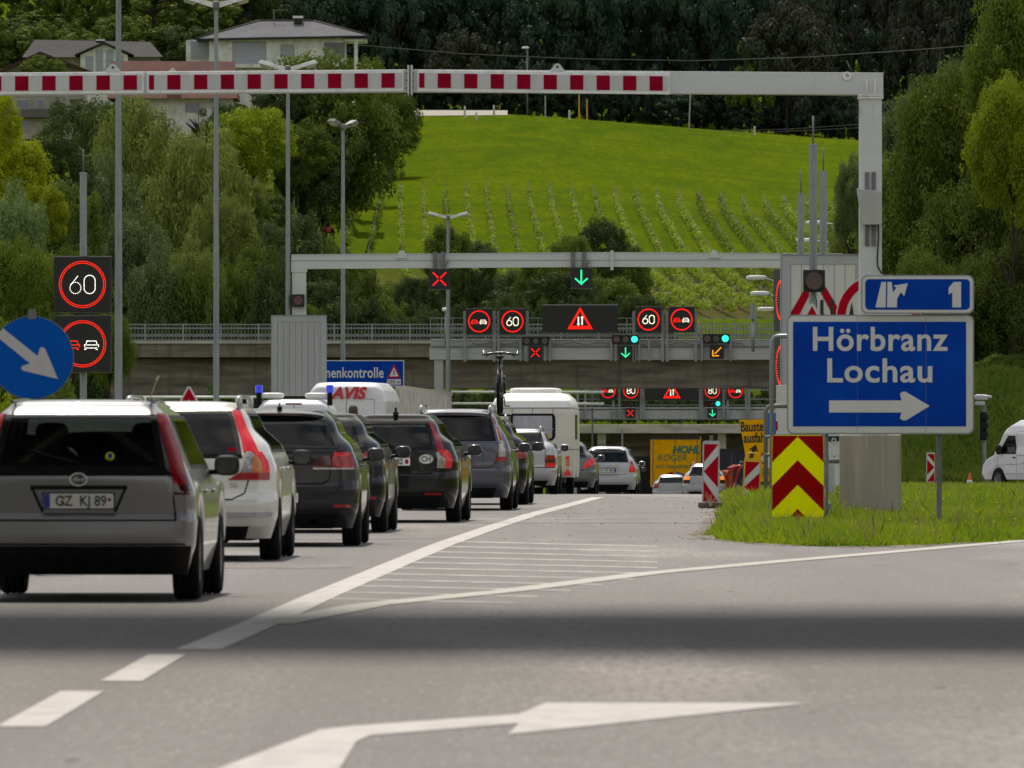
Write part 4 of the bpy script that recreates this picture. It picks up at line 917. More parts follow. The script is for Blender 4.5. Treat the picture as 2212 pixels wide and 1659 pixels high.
c15, s15 = simple('far_silver_estate', 'silver estate car with lit orange lamps behind the left striped beacon', 'estate car', 7.85, 367, .03, silver2, 1.5, 4.6, .9, .56, lamps=[('tail_lamp', [(.70, .60, .90), (.84, .62, .90)], ldark), ('indicator_lamp', [(.842, .62, .88), (.98, .62, .84)], mat('indicator_lit', (.6, .2, .05), .3, emit=(1, .25, .02), emits=.8))], group=None, gls=gl_clear)
rails(c15, s15, 1.5, 4.6, silver, .5, 3, .05)

# ---- white vans
def van(name, label, X, Y, th, L, H, hw, tw, z=None, text_=None, roofbar=False, rearwin=True):
    waist = 1.25; zb = .3; wb = L - 2.1
    rear = [(zb, .14), (.45, .0), (.62, .0), (.66, .06), (1.3, .07), (H - .4, .12), (H - .14, .2), (H - .06, .3)]
    front = [(zb, .12), (.5, 0), (.8, .08), (1.0, .3), (1.15, .75), (1.2, .8), (H - .35, 1.45), (H - .06, 2.0)]
    sh = Shape(L, H, hw, tw, rear, front, zb=zb, R=.15, R2=.17, arches=(1.0, 1.0 + wb), ra=.42, waist=waist, bow=.03)
    sh.wt = [(zb, hw - .05), (.5, hw), (1.2, hw), (1.5, hw - .03), (H - .5, tw + .10), (H - .22, tw + .02), (H - .06, tw - .10)]
    o = thing(name, label, 'van', (X, Y - 1, (rz(Y) if z is None else z) + .006), None, -th)
    fw = [(1.22, -hw + .12, hw - .12), (min(1.9, H - .3), -tw, tw)]
    sdw = [(1.2, L - 2.25, L - 1.25), (1.45, L - 2.25, L - 1.35), (1.85, L - 2.2, L - 1.75)]
    rw = [(1.25, -hw + .2, hw - .2), (min(1.75, H - .3), -tw + .1, tw - .1)]
    sh.body(vwhite, o, [shrink(rw, .03)] if rearwin else [], [shrink(fw, .03)], [shrink(sdw, .03)])
    if rearwin: sh.patch('rear_window', rw, gl_dark, o, nz=10, nx=14, border=blk, off=.004)
    sh.patch('windscreen', fw, gl_clear, o, end='f', nz=10, nx=14, border=blk, off=.004)
    for sg in (1, -1):
        sh.patch('side_window', sdw, gl_dark, o, end='s', sg=sg, nz=12, nx=12, border=blk, off=.004)
        sh.patch('tail_lamp', [(.8, min(sg * (hw - .12), sg * hw), max(sg * (hw - .12), sg * hw)), (1.2, min(sg * (hw - .12), sg * hw), max(sg * (hw - .12), sg * hw))], lred, o, nz=4, nx=3, off=.012)
        mirror(o, hw - .04, L - 1.35, 1.35, sg, blk, .1, .17) if sg > 0 else mirror(o, -(hw - .04), L - 1.35, 1.35, sg, blk, .1, .17)
        for yw in (1.0, 1.0 + wb): wheel(o, sg * (hw - .12), yw, .34, .22)
    mb = MB(); sh.line('', [(0, .65), (0, H - .15)], .015, None, o, mb=mb)
    for sg in (1, -1):
        sh.line('', [(sg * .7, .65), (sg * .72, H - .45)], .012, None, o, mb=mb); sh.line('', [(sg * .72, H - .45), (0, H - .4)], .012, None, o, mb=mb)
        for q in ([(L - 2.3, .4), (L - 2.3, H - .35)], [(L - 1.15, .45), (L - 1.15, 1.15)], [(L - 3.6, .4), (L - 3.6, H - .35)], [(L - 2.4, 1.15), (L - 3.5, 1.15)], [(L - 2.4, 2.0 if H > 2.2 else 1.8), (L - 3.5, 2.0 if H > 2.2 else 1.8)], [(.6, .95), (L - 1.0, .8)], [(1.0 + .5, .5), (L - 1.6, .5)]):
            sh.line('', q, .013, None, o, end='s', sg=sg, mb=mb)
    mb.build('door_gap', greyp, o, world=False)
    mb = MB(); mb.box(-hw + .26, hw - .26, .3, L - .4, .28, .6); mb.build('underbody', blk, o, world=False)
    mb = MB()
    for sg in (1, -1): superbox(mb, (sg * .4, L - 2.6, 1.3), (.24, .1, .35), .5); superbox(mb, (sg * .4, L - 2.6, 1.72), (.12, .06, .1), .6)
    mb.box(-.8, .8, L - 1.75, L - 1.4, .6, 1.2); mb.build('seat', seatm, o, smooth=True, world=False)
    for sg in (1, -1):
        p = sh.side(L - 2.15, 1.08, sg); mb = MB(); superbox(mb, (p.x + sg * .02, p.y, p.z), (.02, .1, .02), .6); mb.build('door_handle', blk, o, smooth=True, world=False)
    return o, sh
pv, ps = van('police_van', 'white police van with two blue beacons on its roof, behind the black hatchback', -4.92, 204, .03, 4.9, 2.15, .95, .80)
mb = MB(); mb.box(-.26, .26, .55, .75, 2.155, 2.22); mb.build('speaker_bar', blk, pv, world=False, bevel=.02)
for sg in (1, -1):
    mb = MB(); superbox(mb, (sg * .5, .6, 2.225), (.27, .16, .065), .45); mb.build('roof_light_bar', framew, pv, smooth=True, world=False)
    mb = MB().use(blk); mb.lathe([(.06, 2.0), (.06, 2.26), (.04, 2.28)], 'z', (sg * .80, .5, 0), 16); mb.use(bluel); mb.lathe([(.062, 2.28), (.085, 2.30), (.083, 2.44), (.07, 2.46), (0, 2.465)], 'z', (sg * .80, .5, 0), 16); mb.build('blue_beacon', None, pv, smooth='auto', world=False)
mb = MB(); mb.box(-.18, .18, .2, .24, 2.03, 2.055); mb.build('high_brake_lamp', lred, pv, world=False)
av, ashp = van('high_roof_van', 'white high-roof van with large red slanted letters beside the grey panel box', -4.27, 233, .085, 5.4, 2.90, 1.0, .92, rearwin=False)
text('red_lettering', 'AVIS', .42, mat('red_lettering', (.5, .02, .015), .45, noise=(8, (.4, .015, .01), .4, .7)), (.05, ashp.xy(0, 2.6).y - .06, 2.60), av, ext=.003, bold=.018, shear=.25, sx=1.02, world=False, rot=(75, 0, 0))
sv, ssh = van('parked_white_van', 'plain white panel van facing left on the side road at the right edge', PX(2226, 318) , 318 - .0, -1.02, 5.9, 2.42, .98, .86, z=0)
sv.rotation_euler = (0, 0, .55); sv.location = (20.55, 316.5, rz(321) + .34)
# ------------------------------------------------------------------ LED symbols (paths in x,z)
def arc(cx, cz, rx, rz_, a0, a1, n=14): return [(cx + rx * math.cos(R(a0 + (a1 - a0) * i / n)), cz + rz_ * math.sin(R(a0 + (a1 - a0) * i / n))) for i in range(n + 1)]
def digit(ch, cx, cz, h):
    w_ = h * .30
    if ch == '0': return [arc(cx, cz + h * .2, w_, h * .3, 0, 180) + arc(cx, cz - h * .2, w_, h * .3, 180, 360) + [(cx + w_, cz + h * .2)]]
    if ch == '6': return [arc(cx, cz - h * .19, w_, h * .31, 0, 360, 20), [(cx - w_ * .8, cz + .0), (cx + w_ * .55, cz + h * .5)]]
    if ch == '8': return [arc(cx, cz - h * .23, w_, h * .27, 0, 360, 20), arc(cx, cz + h * .25, w_ * .85, h * .24, 0, 360, 20)]
def carico(cx, cz, s):
    P = lambda *q: [(cx + a * s, cz + b * s) for a, b in q]
    return [P((-.32, .3), (.32, .3)), P((-.32, .3), (-.42, .05)), P((.32, .3), (.42, .05)), P((-.5, .02), (.5, .02)), P((-.5, .02), (-.5, -.2)), P((.5, .02), (.5, -.2)), P((-.46, -.2), (.46, -.2)), P((-.48, -.3), (-.34, -.3)), P((.34, -.3), (.48, -.3))]
def led_face(parent, cx, cz, a, y, kind, dots=False, far=True):
    """LED symbol of half-size a centred at cx,cz on the plane y (facing -y)"""
    er, ew, eg = (E_redf, E_whitef, E_green) if far else (E_red, E_white, E_green)
    mb = MB()
    def draw(paths, m, wd):
        mb.use(m)
        for p in paths:
            if dots: mb.dots(p, .0105, .030, y - .012, y - .006)
            else: mb.stroke(p, wd, y - .012, y - .006)
    if kind in ('60', '80', 'pass'):
        if dots:
            mb.use(er)
            for rr, n in ((.83, 84), (.765, 78)):
                for i in range(n):
                    t = 2 * math.pi * (i + (.5 if rr < .8 else 0)) / n; mb.disc(cx + a * rr * math.cos(t), cz + a * rr * math.sin(t), .0112, y - .012, y - .006, 8)
        else: mb.use(er).ring(cx, cz, a * .77, a * .86, y - .012, y - .006, 40)
        if kind == 'pass':
            draw(carico(cx - a * .36, cz - a * .05, a * .5), er, a * .05); draw(carico(cx + a * .32, cz - a * .05, a * .5), ew, a * .05)
        else:
            draw(digit(kind[0], cx - a * .25, cz, a * .66), ew, a * .055); draw(digit('0', cx + a * .26, cz, a * .66), ew, a * .055)
    elif kind == 'x':
        mb.use(er)
        for sx in (1, -1):
            for sz in (1, -1): mb.stroke([(cx + sx * a * .12, cz + sz * a * .12), (cx + sx * a * .62, cz + sz * a * .62)], a * .14, y - .012, y - .006)
    elif kind == 'down':
        draw([[(cx, cz + a * .72), (cx, cz - a * .45)], [(cx - a * .58, cz - a * .1), (cx, cz - a * .62), (cx + a * .58, cz - a * .1)]], eg, a * .14)
    elif kind == 'diag':
        draw([[(cx + a * .6, cz + a * .6), (cx - a * .25, cz - a * .25)], [(cx - a * .58, cz + a * .2), (cx - a * .58, cz - a * .58), (cx + a * .25, cz - a * .58)]], E_or, a * .14)
    elif kind == 'tri':
        h = a * .92
        def tri(k): return [(cx, cz - .05 * a + h * k), (cx - h * 1.02 * k, cz - .05 * a - h * .78 * k), (cx + h * 1.02 * k, cz - .05 * a - h * .78 * k)]
        o_, i_ = tri(1), tri(.66); mb.use(er)
        for q in range(3): r_ = (q + 1) % 3; mb.prism([o_[q], o_[r_], i_[r_], i_[q]], y - .012, y - .006)
        mb.use(ew)
        for sx, up in ((-.13, -1), (.15, 1)):
            mb.stroke([(cx + sx * a, cz - .42 * a), (cx + sx * a, cz + .12 * a)], a * .1, y - .012, y - .006); zt = cz + (.16 if up > 0 else -.46) * a
            mb.prism([(cx + sx * a - .11 * a, zt - up * .1 * a), (cx + sx * a + .11 * a, zt - up * .1 * a), (cx + sx * a, zt + up * .06 * a)], y - .012, y - .006)
    return mb.build('led_symbol', None, parent)
def base_at(x, Y, X=None): return (x, Y, T(x, Y))
def LED(parent, Y, x0, x1, y0, y1, kind, dots=False, far=True, dy=-.35, name='led_panel', arel=None):
    """panel given by its pixel box at depth Y"""
    X0, X1, Z1, Z0 = PX(x0, Y), PX(x1, Y), PZ(y0, Y), PZ(y1, Y); yy = Y + dy
    mb = MB(); mb.box(X0, X1, yy, yy + .22, Z0, Z1); p = mb.build(name, ledk, parent, bevel=.012)
    mb = MB(); mb.box(X0 - .02, X1 + .02, yy + .03, yy + .24, Z1, Z1 + .02); mb.box(X0 - .02, X1 + .02, yy + .03, yy + .24, Z0 - .02, Z0); mb.build('panel_rim', galvd, p)
    a = min(X1 - X0, Z1 - Z0) / 2
    led_face(p, (X0 + X1) / 2, (Z0 + Z1) / 2, arel or a, yy, kind, dots, far); return p
def signal3(parent, Y, x0, x1, y0, y1, green, dy=-.4):
    X0, X1, Z1, Z0 = PX(x0, Y), PX(x1, Y), PZ(y0, Y), PZ(y1, Y); yy = Y + dy; cz = (Z0 + Z1) / 2; r = (Z1 - Z0) * .40
    mb = MB(); mb.box(X0, X1, yy, yy + .25, Z0, Z1); h = mb.build('signal_head', ledk, parent, bevel=.02)
    for i in range(3):
        cx = X0 + (X1 - X0) * (i + .5) / 3; on = green and i == 2
        mb = MB().use(E_lamp if on else ldark if i == 0 else mat('lens_unlit_%d' % i, (.06, .03, .005) if i == 1 else (.01, .05, .06), .2, coat=1, noise=(20, (.02, .02, .02), .4, .7)))
        mb.disc(cx, cz, r * (.86 if on else .85), yy - .02, yy, 20); mb.build('signal_lens', None, h)
        mb = MB(); n = 12; hd = .22
        for k in range(n):
            a, b = R(180 * k / n), R(180 * (k + 1) / n)
            v = [(cx + r * math.cos(t), q, cz + r * math.sin(t)) for t in (a, b) for q in (yy, yy - hd)] + [(cx + r * 1.08 * math.cos(t), q, cz + r * 1.08 * math.sin(t)) for t in (a, b) for q in (yy, yy - hd)]
            mb.add(v, [(0, 1, 3, 2), (4, 6, 7, 5), (1, 5, 7, 3), (0, 2, 6, 4)])
        if not on: mb.build('visor', ledk, h)
# ---- left LED sign post
Y = 217; xp = PX(180, Y)
o = thing('led_speed_sign', 'two black LED panels on one grey pole at left, glowing 60 over no overtaking', 'LED sign', base_at(xp, Y))
mb = MB(); r = .085; mb.tube([(xp, Y, T(xp, Y)), (xp, Y, PZ(376, Y))], r, 16); mb.lathe([(r + .012, PZ(376, Y)), (r + .012, PZ(376, Y) + .03), (0, PZ(376, Y) + .04)], 'z', (xp, Y, 0), 16); mb.build('pole', galv, o, smooth='auto')
mb = MB(); mb.tube([(xp, Y, PZ(376, Y)), (xp, Y, PZ(322, Y))], .018, 8); mb.build('lightning_rod', galvd, o, smooth=True)
LED(o, Y, 118, 241, 555, 675, '60', True, False); LED(o, Y, 119, 241, 683, 803, 'pass', True, False)
mb = MB(); mb.box(xp - .12, xp + .12, Y - .15, Y + .1, PZ(683, Y), PZ(675, Y)); mb.build('bracket', galvd, o)
# ---- round blue arrow sign
Y = 80; cx, cz = PX(69, Y), PZ(773, Y); r = .372
o = thing('keep_right_sign', 'round blue sign with white arrow pointing down right, cut by the left edge', 'traffic sign', (cx, Y, 0))
mb = MB().use(galvd).disc(cx, cz, r, Y, Y + .02, 56); mb.use(signbd).disc(cx, cz, r - .007, Y - .004, Y, 56)
def rot(p, a): c, q = math.cos(R(a)), math.sin(R(a)); return (cx + (p[0] * c - p[1] * q) * r, cz + (p[0] * q + p[1] * c) * r)
f = mb.build('sign_face', None, o)
sgrey = mat('sign_arrow_white', (.5, .5, .5), .5, noise=[((6, 6, 6), (.42, .42, .42), .45, .75), ((40, 40, 90), (.06, .06, .06), .73, .77)])
mb = MB().prism([rot(p, -39) for p in [(-.98, .115), (-.98, -.135), (.05, -.13), (-.06, -.30), (-.04, -.36), (.03, -.37), (.80, 0), (.10, .37), (.03, .36), (.0, .30), (.08, .12)]], Y - .008, Y - .004); mb.build('arrow', sgrey, f)
mb = MB(); mb.tube([(cx, Y + .05, 0), (cx, Y + .05, cz + r + .06)], .03, 12); mb.box(cx - .035, cx + .035, Y - .012, Y + .05, cz + r - .03, cz + r + .035); mb.box(cx - .03, cx + .05, Y - .012, Y + .05, cz - r - .02, cz - r + .01); mb.build('post', galvd, o, smooth='auto')
# ---- lamp posts
def lamp(px, Y, ytop, rad, label, arm=.72, rise=.2, rotz=0, double=True, headscale=1, hm=None):
    framew = hm or MATS['frame_white']
    x = PX(px, Y); z0 = T(x, Y); zt = PZ(ytop, Y)
    o = thing('street_lamp', label, 'street lamp', (x, Y, z0), 'street lamps along the motorway', rotz)
    mb = MB(); mb.tube([(0, 0, 0), (0, 0, (zt - z0) * .5), (0, 0, zt - z0)], [rad * 1.18, rad, rad * .7], 14); mb.lathe([(rad * 1.9, 0), (rad * 1.9, .4), (rad * 1.2, .45)], 'z', (0, 0, 0), 14); mb.build('pole', galv, o, smooth='auto', world=False)
    h = zt - z0
    mb = MB(); superbox(mb, (0, 0, h), (.09, .09, .12), .5); mb.build('pole_cap', galvd, o, smooth=True, world=False)
    for sg in ((1, -1) if double else (1,)):
        mb = MB(); mb.add([(sg * .05, -.06, h - .06), (sg * .05, .06, h - .06), (sg * .05, .06, h + .08), (sg * .05, -.06, h + .08), (sg * arm * .55, -.08, h + rise * .5 - .06), (sg * arm * .55, .08, h + rise * .5 - .06), (sg * arm * .55, .08, h + rise * .5 + .06), (sg * arm * .55, -.08, h + rise * .5 + .06)],
            [(0, 1, 2, 3), (4, 7, 6, 5), (0, 4, 5, 1), (1, 5, 6, 2), (2, 6, 7, 3), (3, 7, 4, 0)]); mb.build('arm', framew, o, world=False)
        M = Matrix.Translation((sg * arm * .55, 0, h + rise * .5)) @ Matrix.Rotation(-sg * math.atan2(rise, arm), 4, 'Y')
        mb = MB(); mb.add([(0, -.13, -.05), (0, .13, -.05), (0, .11, .06), (0, -.11, .06), (sg * .48, -.17, -.05), (sg * .48, .17, -.05), (sg * .42, .12, .07), (sg * .42, -.12, .07)], [(0, 1, 2, 3), (4, 7, 6, 5), (0, 4, 5, 1), (1, 5, 6, 2), (2, 6, 7, 3), (3, 7, 4, 0)])
        mb.xf(M); hd = mb.build('lamp_head', framew, o, world=False, bevel=.015)
        mb = MB(); mb.add([(sg * .1, -.11, -.05), (sg * .1, .11, -.05), (sg * .44, .14, -.05), (sg * .44, -.14, -.05), (sg * .16, -.08, -.13), (sg * .16, .08, -.13), (sg * .38, .1, -.13), (sg * .38, -.1, -.13)], [(0, 3, 2, 1), (4, 5, 6, 7), (0, 1, 5, 4), (1, 2, 6, 5), (2, 3, 7, 6), (3, 0, 4, 7)])
        mb.xf(M); mb.build('lamp_lens', mat('lamp_lens', (.45, .42, .36), .15, coat=1, noise=(12, (.33, .3, .25), .4, .7)), hd, world=False)
    return o
lamp(256, 190, -60, .075, 'grey steel lamp post whose head is above the photo, left of all others')
lamp(467, 227, 12, .07, 'double-armed street lamp with its head touching the top edge of the photo')
lamp(622, 263, 150, .07, 'double-armed street lamp whose head peeks out over the striped beam')
lamp(741, 315, 275, .08, 'street lamp with arms seen end-on, standing before the dark trees', rotz=R(62), hm=galvd)
lamp(968, 398, 470, .10, 'brownish double-armed street lamp in front of the vineyard', arm=.78)
# ---- height-limit gantry (nearest)
Y = 128
o = thing('height_limit_gantry', 'grey steel gantry with red and white striped crossbeam over the road', 'gantry', (PX(1881, Y), Y, 0))
k = Y / F
def Zl(px): return 157 - 7 * (px / 885) if px <= 885 else 150 + 7 * (px - 885) / 563      # top edge of the beam
def bm(x0, x1, t0, t1, dy0=0, dy1=.33):   # beam piece between columns, t: offset below the top edge in pixels
    v = []
    for px in (x0, x1):
        for yy in (Y + dy0, Y + dy1):
            v += [(PX(px, Y), yy, PZ(Zl(min(px, 1448)) + t0, Y)), (PX(px, Y), yy, PZ(Zl(min(px, 1448)) + t1, Y))]
    return v, [(0, 1, 3, 2), (4, 6, 7, 5), (0, 4, 5, 1), (2, 3, 7, 6), (0, 2, 6, 4), (1, 5, 7, 3)]
mb = MB(); v, f = bm(-420, 880, 0, 48); mb.add(v, f); v, f = bm(892, 1908, 0, 48); mb.add(v, f); mb.build('crossbeam', beamp, o, bevel=.006)
def board(x0, x1, start, per, wr_, first=None):
    v, f = bm(x0, x1, 1, 47, -.035, -.002); mb = MB(); mb.add(v, f); fr_ = mb.build('board_frame', framew, o, bevel=.004)
    mb = MB().use(boardw_shade); v, f = bm(x0 + 4, x1 - 4, 7.5, 40, -.042, -.036); mb.add(v, f); mb.use(darkred)
    rs = [(start + i * per, start + i * per + wr_) for i in range(-12, 40)] + ([first] if first else [])
    for a, b in rs:
        if first and (a, b) != first and a < first[1] + 5: continue
        a, b = max(a, x0 + 4.5), min(b, x1 - 4.5)
        if b - a > 3: v, f = bm(a, b, 8, 39.5, -.046, -.0425); mb.add(v, f)
    mb.build('striped_board', None, fr_)
board(-420, 311, 32.8, 58.6, 29); board(317.5, 872, 361.6, 57.8, 28.7, (319, 333)); board(901, 1447, 945.5, 57.2, 28.6, (903, 917))
mb = MB()
for px in (882, 889): v, f = bm(px - 1.8, px + 1.8, -9, 54, -.1, .42); mb.add(v, f)
mb.build('joint_flange', beamp, o, bevel=.004)
mb = MB()
for dx in (-7, 7):
    for t in (8, 24, 40): c = W(885 + dx, Zl(885) + t, Y); mb.tube([(c.x, Y - .03, c.z), (c.x, Y, c.z)], .014, 6)
mb.build('flange_bolt', galvd, o)
def lug(px, base, w2, h, y=-.01, th=.03):
    mb = MB(); X, Z = PX(px, Y), PZ(base, Y); a = w2 * k
    mb.prism([(X - a, Z), (X - a * .35, Z + h * k * .85), (X - a * .15, Z + h * k), (X + a * .15, Z + h * k), (X + a * .35, Z + h * k * .85), (X + a, Z)], Y + y, Y + y + th)
    q = mb.build('lifting_lug', beamp, o); mb = MB().use(ledk).disc(X, Z + h * k * .55, h * k * .16, Y + y - .004, Y + y, 12); mb.build('lug_hole', None, q)
lug(244, Zl(244), 18, 17); lug(1204, Zl(1204), 17, 17)
mb = MB(); X, Z = PX(1830, Y), PZ(164, Y); mb.ring(X, Z, .028, .06, Y - .03, Y, 20); mb.build('lifting_eye', framew, o)
mb = MB(); x0, x1 = PX(1857, Y), PX(1905, Y); mb.box(x0, x1, Y - .0, Y + .33, PZ(940, Y), PZ(208, Y)); mb.build('post', beamp, o, bevel=.006)
mb = MB(); mb.box(x0 - .02, x1 + .02, Y - .03, Y + .36, PZ(213, Y), PZ(208.5, Y)); mb.box(x0 - .02, x1 + .02, Y - .03, Y + .36, PZ(207.5, Y), PZ(204, Y))
for px in (1872, 1890): mb.box(PX(px, Y) - .012, PX(px, Y) + .012, Y - .03, Y, PZ(205, Y), PZ(172, Y))
mb.build('post_flange', framew, o, bevel=.003)

for px in (1873, 1887):
    for ya, yb in ((410, 372), (532, 480)): mb = MB(); mb.box(PX(px, Y) - .03, PX(px, Y) + .03, Y - .02, Y, PZ(ya, Y), PZ(yb, Y)); mb.build('slotted_rail', galvd, o)
mb = MB(); mb.prism([(PX(1850, Y), PZ(408, Y)), (PX(1902, Y), PZ(416, Y)), (PX(1902, Y), PZ(486, Y)), (PX(1864, Y), PZ(486, Y)), (PX(1856, Y), PZ(450, Y))], Y - .32, Y - .022); mb.build('junction_box', mat('box_grey', (.44, .44, .42), .5, noise=(4, (.37, .37, .35), .4, .7)), o, bevel=.008)
mb = MB(); mb.tube([W(1897, 486, Y - .04), W(1898, 510, Y - .04), W(1895, 560, Y - .04), W(1896, 575, Y - .04), W(1904, 590, Y - .04), W(1915, 594, Y - .04)], .012, 6); mb.tube([W(1846, 208, Y - .02), W(1851, 225, Y - .02), W(1851, 238, Y - .02)], .006, 5); mb.box(PX(1849, Y), PX(1855, Y), Y - .08, Y - .01, PZ(243, Y), PZ(236, Y)); mb.build('cable', txtk, o, smooth='auto')
mb = MB(); Yc = 127.6; cx = PX(1881, Y); rr = .44
mb.lathe([(rr, -.3), (rr, 1.21), (rr - .02, 1.235), (0, 1.235)], 'z', (cx, Y + .16, 0), 48); p = mb.build('concrete_pedestal', conc, None, smooth='auto'); tag(p, 'stained round concrete pedestal under the gantry post, behind the blue sign', 'pedestal')
# ---- second gantry
Y = 263; k = Y / F
o = thing('lane_control_gantry', 'pale steel gantry with a red cross and a green arrow panel hanging below', 'gantry', base_at(PX(646, Y), Y))
def seg(x0, x1, ya, yb, h): return [(PX(x0, Y), PZ(ya, Y)), (PX(x1, Y), PZ(yb, Y)), (PX(x1, Y), PZ(yb + h, Y)), (PX(x0, Y), PZ(ya + h, Y))]
mb = MB(); mb.prism(seg(629, 1320, 551, 546, 30), Y, Y + .4); mb.prism(seg(1324, 1820, 546, 549, 30), Y, Y + .4); mb.prism(seg(629, 1320, 549.5, 544.5, 1.4), Y - .02, Y + .42); mb.prism(seg(1324, 1820, 544.5, 547.6, 1.4), Y - .02, Y + .42); mb.build('crossbeam', beamp, o)
mb = MB(); mb.prism(seg(629, 1690, 563, 561, .7), Y - .012, Y - .001); mb.build('beam_seam', galvd, o)
mb = MB(); mb.box(PX(1319, Y), PX(1325, Y), Y - .1, Y + .5, PZ(583, Y), PZ(541, Y)); mb.build('joint_flange', beamw, o)
mb = MB(); mb.box(PX(631, Y), PX(661, Y), Y + .02, Y + .38, T(PX(646, Y), Y), PZ(583, Y)); mb.box(PX(629, Y), PX(663, Y), Y, Y + .4, PZ(588, Y), PZ(581, Y)); mb.build('post', beamp, o, bevel=.005)
mb = MB(); mb.box(PX(1788, Y), PX(1818, Y), Y + .02, Y + .38, T(PX(1800, Y), Y), PZ(580, Y)); mb.build('post', beamp, o)
for px, yb in ((868, 549), (1543, 548)):
    mb = MB(); mb.prism([(PX(px - 12, Y), PZ(yb + 9, Y)), (PX(px - 5, Y), PZ(yb - 8, Y)), (PX(px + 5, Y), PZ(yb - 8, Y)), (PX(px + 12, Y), PZ(yb + 9, Y))], Y - .05, Y - .015); mb.build('lifting_lug', beamp, o)
for xs_, pr in (((940, 957), ('x', 927, 972, 581, 625)), ((1238, 1262), ('down', 1233, 1278, 578, 622))):
    mb = MB()
    for px in xs_: mb.box(PX(px - 4.5, Y), PX(px + 4.5, Y), Y - .12, Y - .02, PZ(pr[3] + 4, Y), PZ(544, Y))
    mb.tube([W(xs_[1] + 4, 578, Y - .1), W(xs_[1] + 8, 568, Y - .1), W(xs_[1] + 12, 563, Y - .05)], .02, 6)
    mb.build('hanger', galvd, o)
    p = LED(o, Y, *pr[1:], pr[0], False, pr[0] == 'x')
mb = MB(); mb.box(PX(631, Y), PX(658, Y), Y - .3, Y - .0, PZ(663, Y), PZ(636, Y)); h = mb.build('signal_head', ledk, o, bevel=.02)
mb = MB().disc(PX(644.5, Y), PZ(649.5, Y), .13, Y - .32, Y - .3, 24); mb.build('signal_lens', ldark, h)
# ---- prism sign boxes
def slat_box(x0, x1, y0, y1, Y, label, white, zb=None):
    X0, X1, Z1 = PX(x0, Y), PX(x1, Y), PZ(y0, Y); Z0 = PZ(y1, Y) if zb is None else zb
    o = thing('prism_sign_box', label, 'sign box', base_at((X0 + X1) / 2, Y))
    mb = MB(); t = (X1 - X0) * .11; mb.box(X0, X1, Y + .04, Y + .35, Z0, Z1)
    for a in ((X0, X0 + t, Z0, Z1), (X1 - t, X1, Z0, Z1), (X0 + t, X1 - t, Z1 - t, Z1)): mb.box(a[0], a[1], Y, Y + .04, a[2], a[3])
    mb.build('housing', cabg, o, bevel=.004); n = 6 if white else 7; w_ = (X1 - X0 - 2 * t) / n
    mb = MB()
    for i in range(n): mb.box(X0 + t + i * w_ + .005, X0 + t + (i + 1) * w_ - .005, Y + .015, Y + .05, Z0, Z1 - t)
    mb.build('slats', signw if white else cabg, o, bevel=.003)
    mb = MB(); mb.box(X0 - .01, X1 + .01, Y - .02, Y + .37, Z1, Z1 + .02); mb.box(X0 - .012, X0, Y - .012, Y + .35, Z0, Z1); mb.build('edge_trim', galv, o)
    mb = MB()
    for px in (X0 + .2, X1 - .2): mb.tube([(px, Y + .5, T(px, Y)), (px, Y + .5, Z1 - .3)], .06, 8)
    mb.build('support_post', galvd, o)
    return o
slat_box(586, 705, 682, 850, 256, 'plain grey slatted box under the left post of the second gantry', False, .1)
Y = 170
o = slat_box(1688, 1869, 551, 835, Y, 'large box with white slats showing part of a red warning triangle', True)
def P_(pts, Y): return [(PX(a, Y), PZ(b, Y)) for a, b in pts]
mb = MB().use(signr)
apex, lft, rgt = (1762, 582), (1694, 700), (1830, 700); ia, il, ir = (1762, 612), (1722, 688), (1803, 688)
for q in ((apex, lft, il, ia), (lft, rgt, ir, il), (rgt, apex, ia, ir)): mb.prism(P_(q, Y), Y + .005, Y + .012)
mb.use(txtk)
for x, up in ((1775, -1), (1797, 1)):
    yt, yb = (648, 684); mb.prism(P_([(x - 3, yt), (x + 3, yt), (x + 3, yb), (x - 3, yb)], Y), Y + .002, Y + .01)
    y2 = yt - 5 if up > 0 else yb + 5; y3 = yt + 6 if up > 0 else yb - 6; mb.prism(P_([(x - 7, y3), (x + 7, y3), (x, y2)], Y), Y + .0, Y + .01)
mb.build('warning_triangle_picture', None, o)
# white board with lettering below it
Y = 160; o = thing('white_notice_board', 'tall white board with black letter a, mostly behind the blue sign', 'notice board', base_at(PX(1730, Y), Y))
mb = MB(); mb.box(PX(1677, Y), PX(1790, Y), Y, Y + .08, PZ(938, Y), PZ(832, Y)); mb.build('board', signw, o, bevel=.005)
text('board_text', 'a', .24, txtk, (PX(1692, Y), Y - .004, PZ(905, Y)), o, bold=.003)
mb = MB()
for px in (1700, 1770): mb.box(PX(px, Y) - .05, PX(px, Y) + .05, Y + .1, Y + .18, T(PX(px, Y), Y), PZ(840, Y))
mb.build('post', galvd, o)
# red-ring sign and small triangle sign
Y = 136; cx, cz, r = PX(1898, Y), PZ(684, Y), 92 * Y / F
o = thing('red_ring_sign', 'large round white sign with red ring, partly behind the exit number sign', 'traffic sign', (cx, Y, 0))
mb = MB().use(signw).disc(cx, cz, r, Y, Y + .02, 60); mb.use(signr).ring(cx, cz, r * .775, r * .975, Y - .005, Y - .001, 60); mb.use(txtk).prism([(PX(1832, Y), PZ(690, Y)), (PX(1840, Y), PZ(652, Y)), (PX(1846, Y), PZ(690, Y))], Y - .005, Y - .001); mb.build('sign_face', None, o)
mb = MB(); mb.tube([(cx - .2, Y + .06, 0), (cx - .2, Y + .06, cz + .4)], .035, 10); mb.build('post', galvd, o, smooth=True)
Y = 132; o = thing('triangle_sign', 'small red triangle sign whose tip shows above the blue town sign', 'traffic sign', (PX(1754, Y), Y, 0))
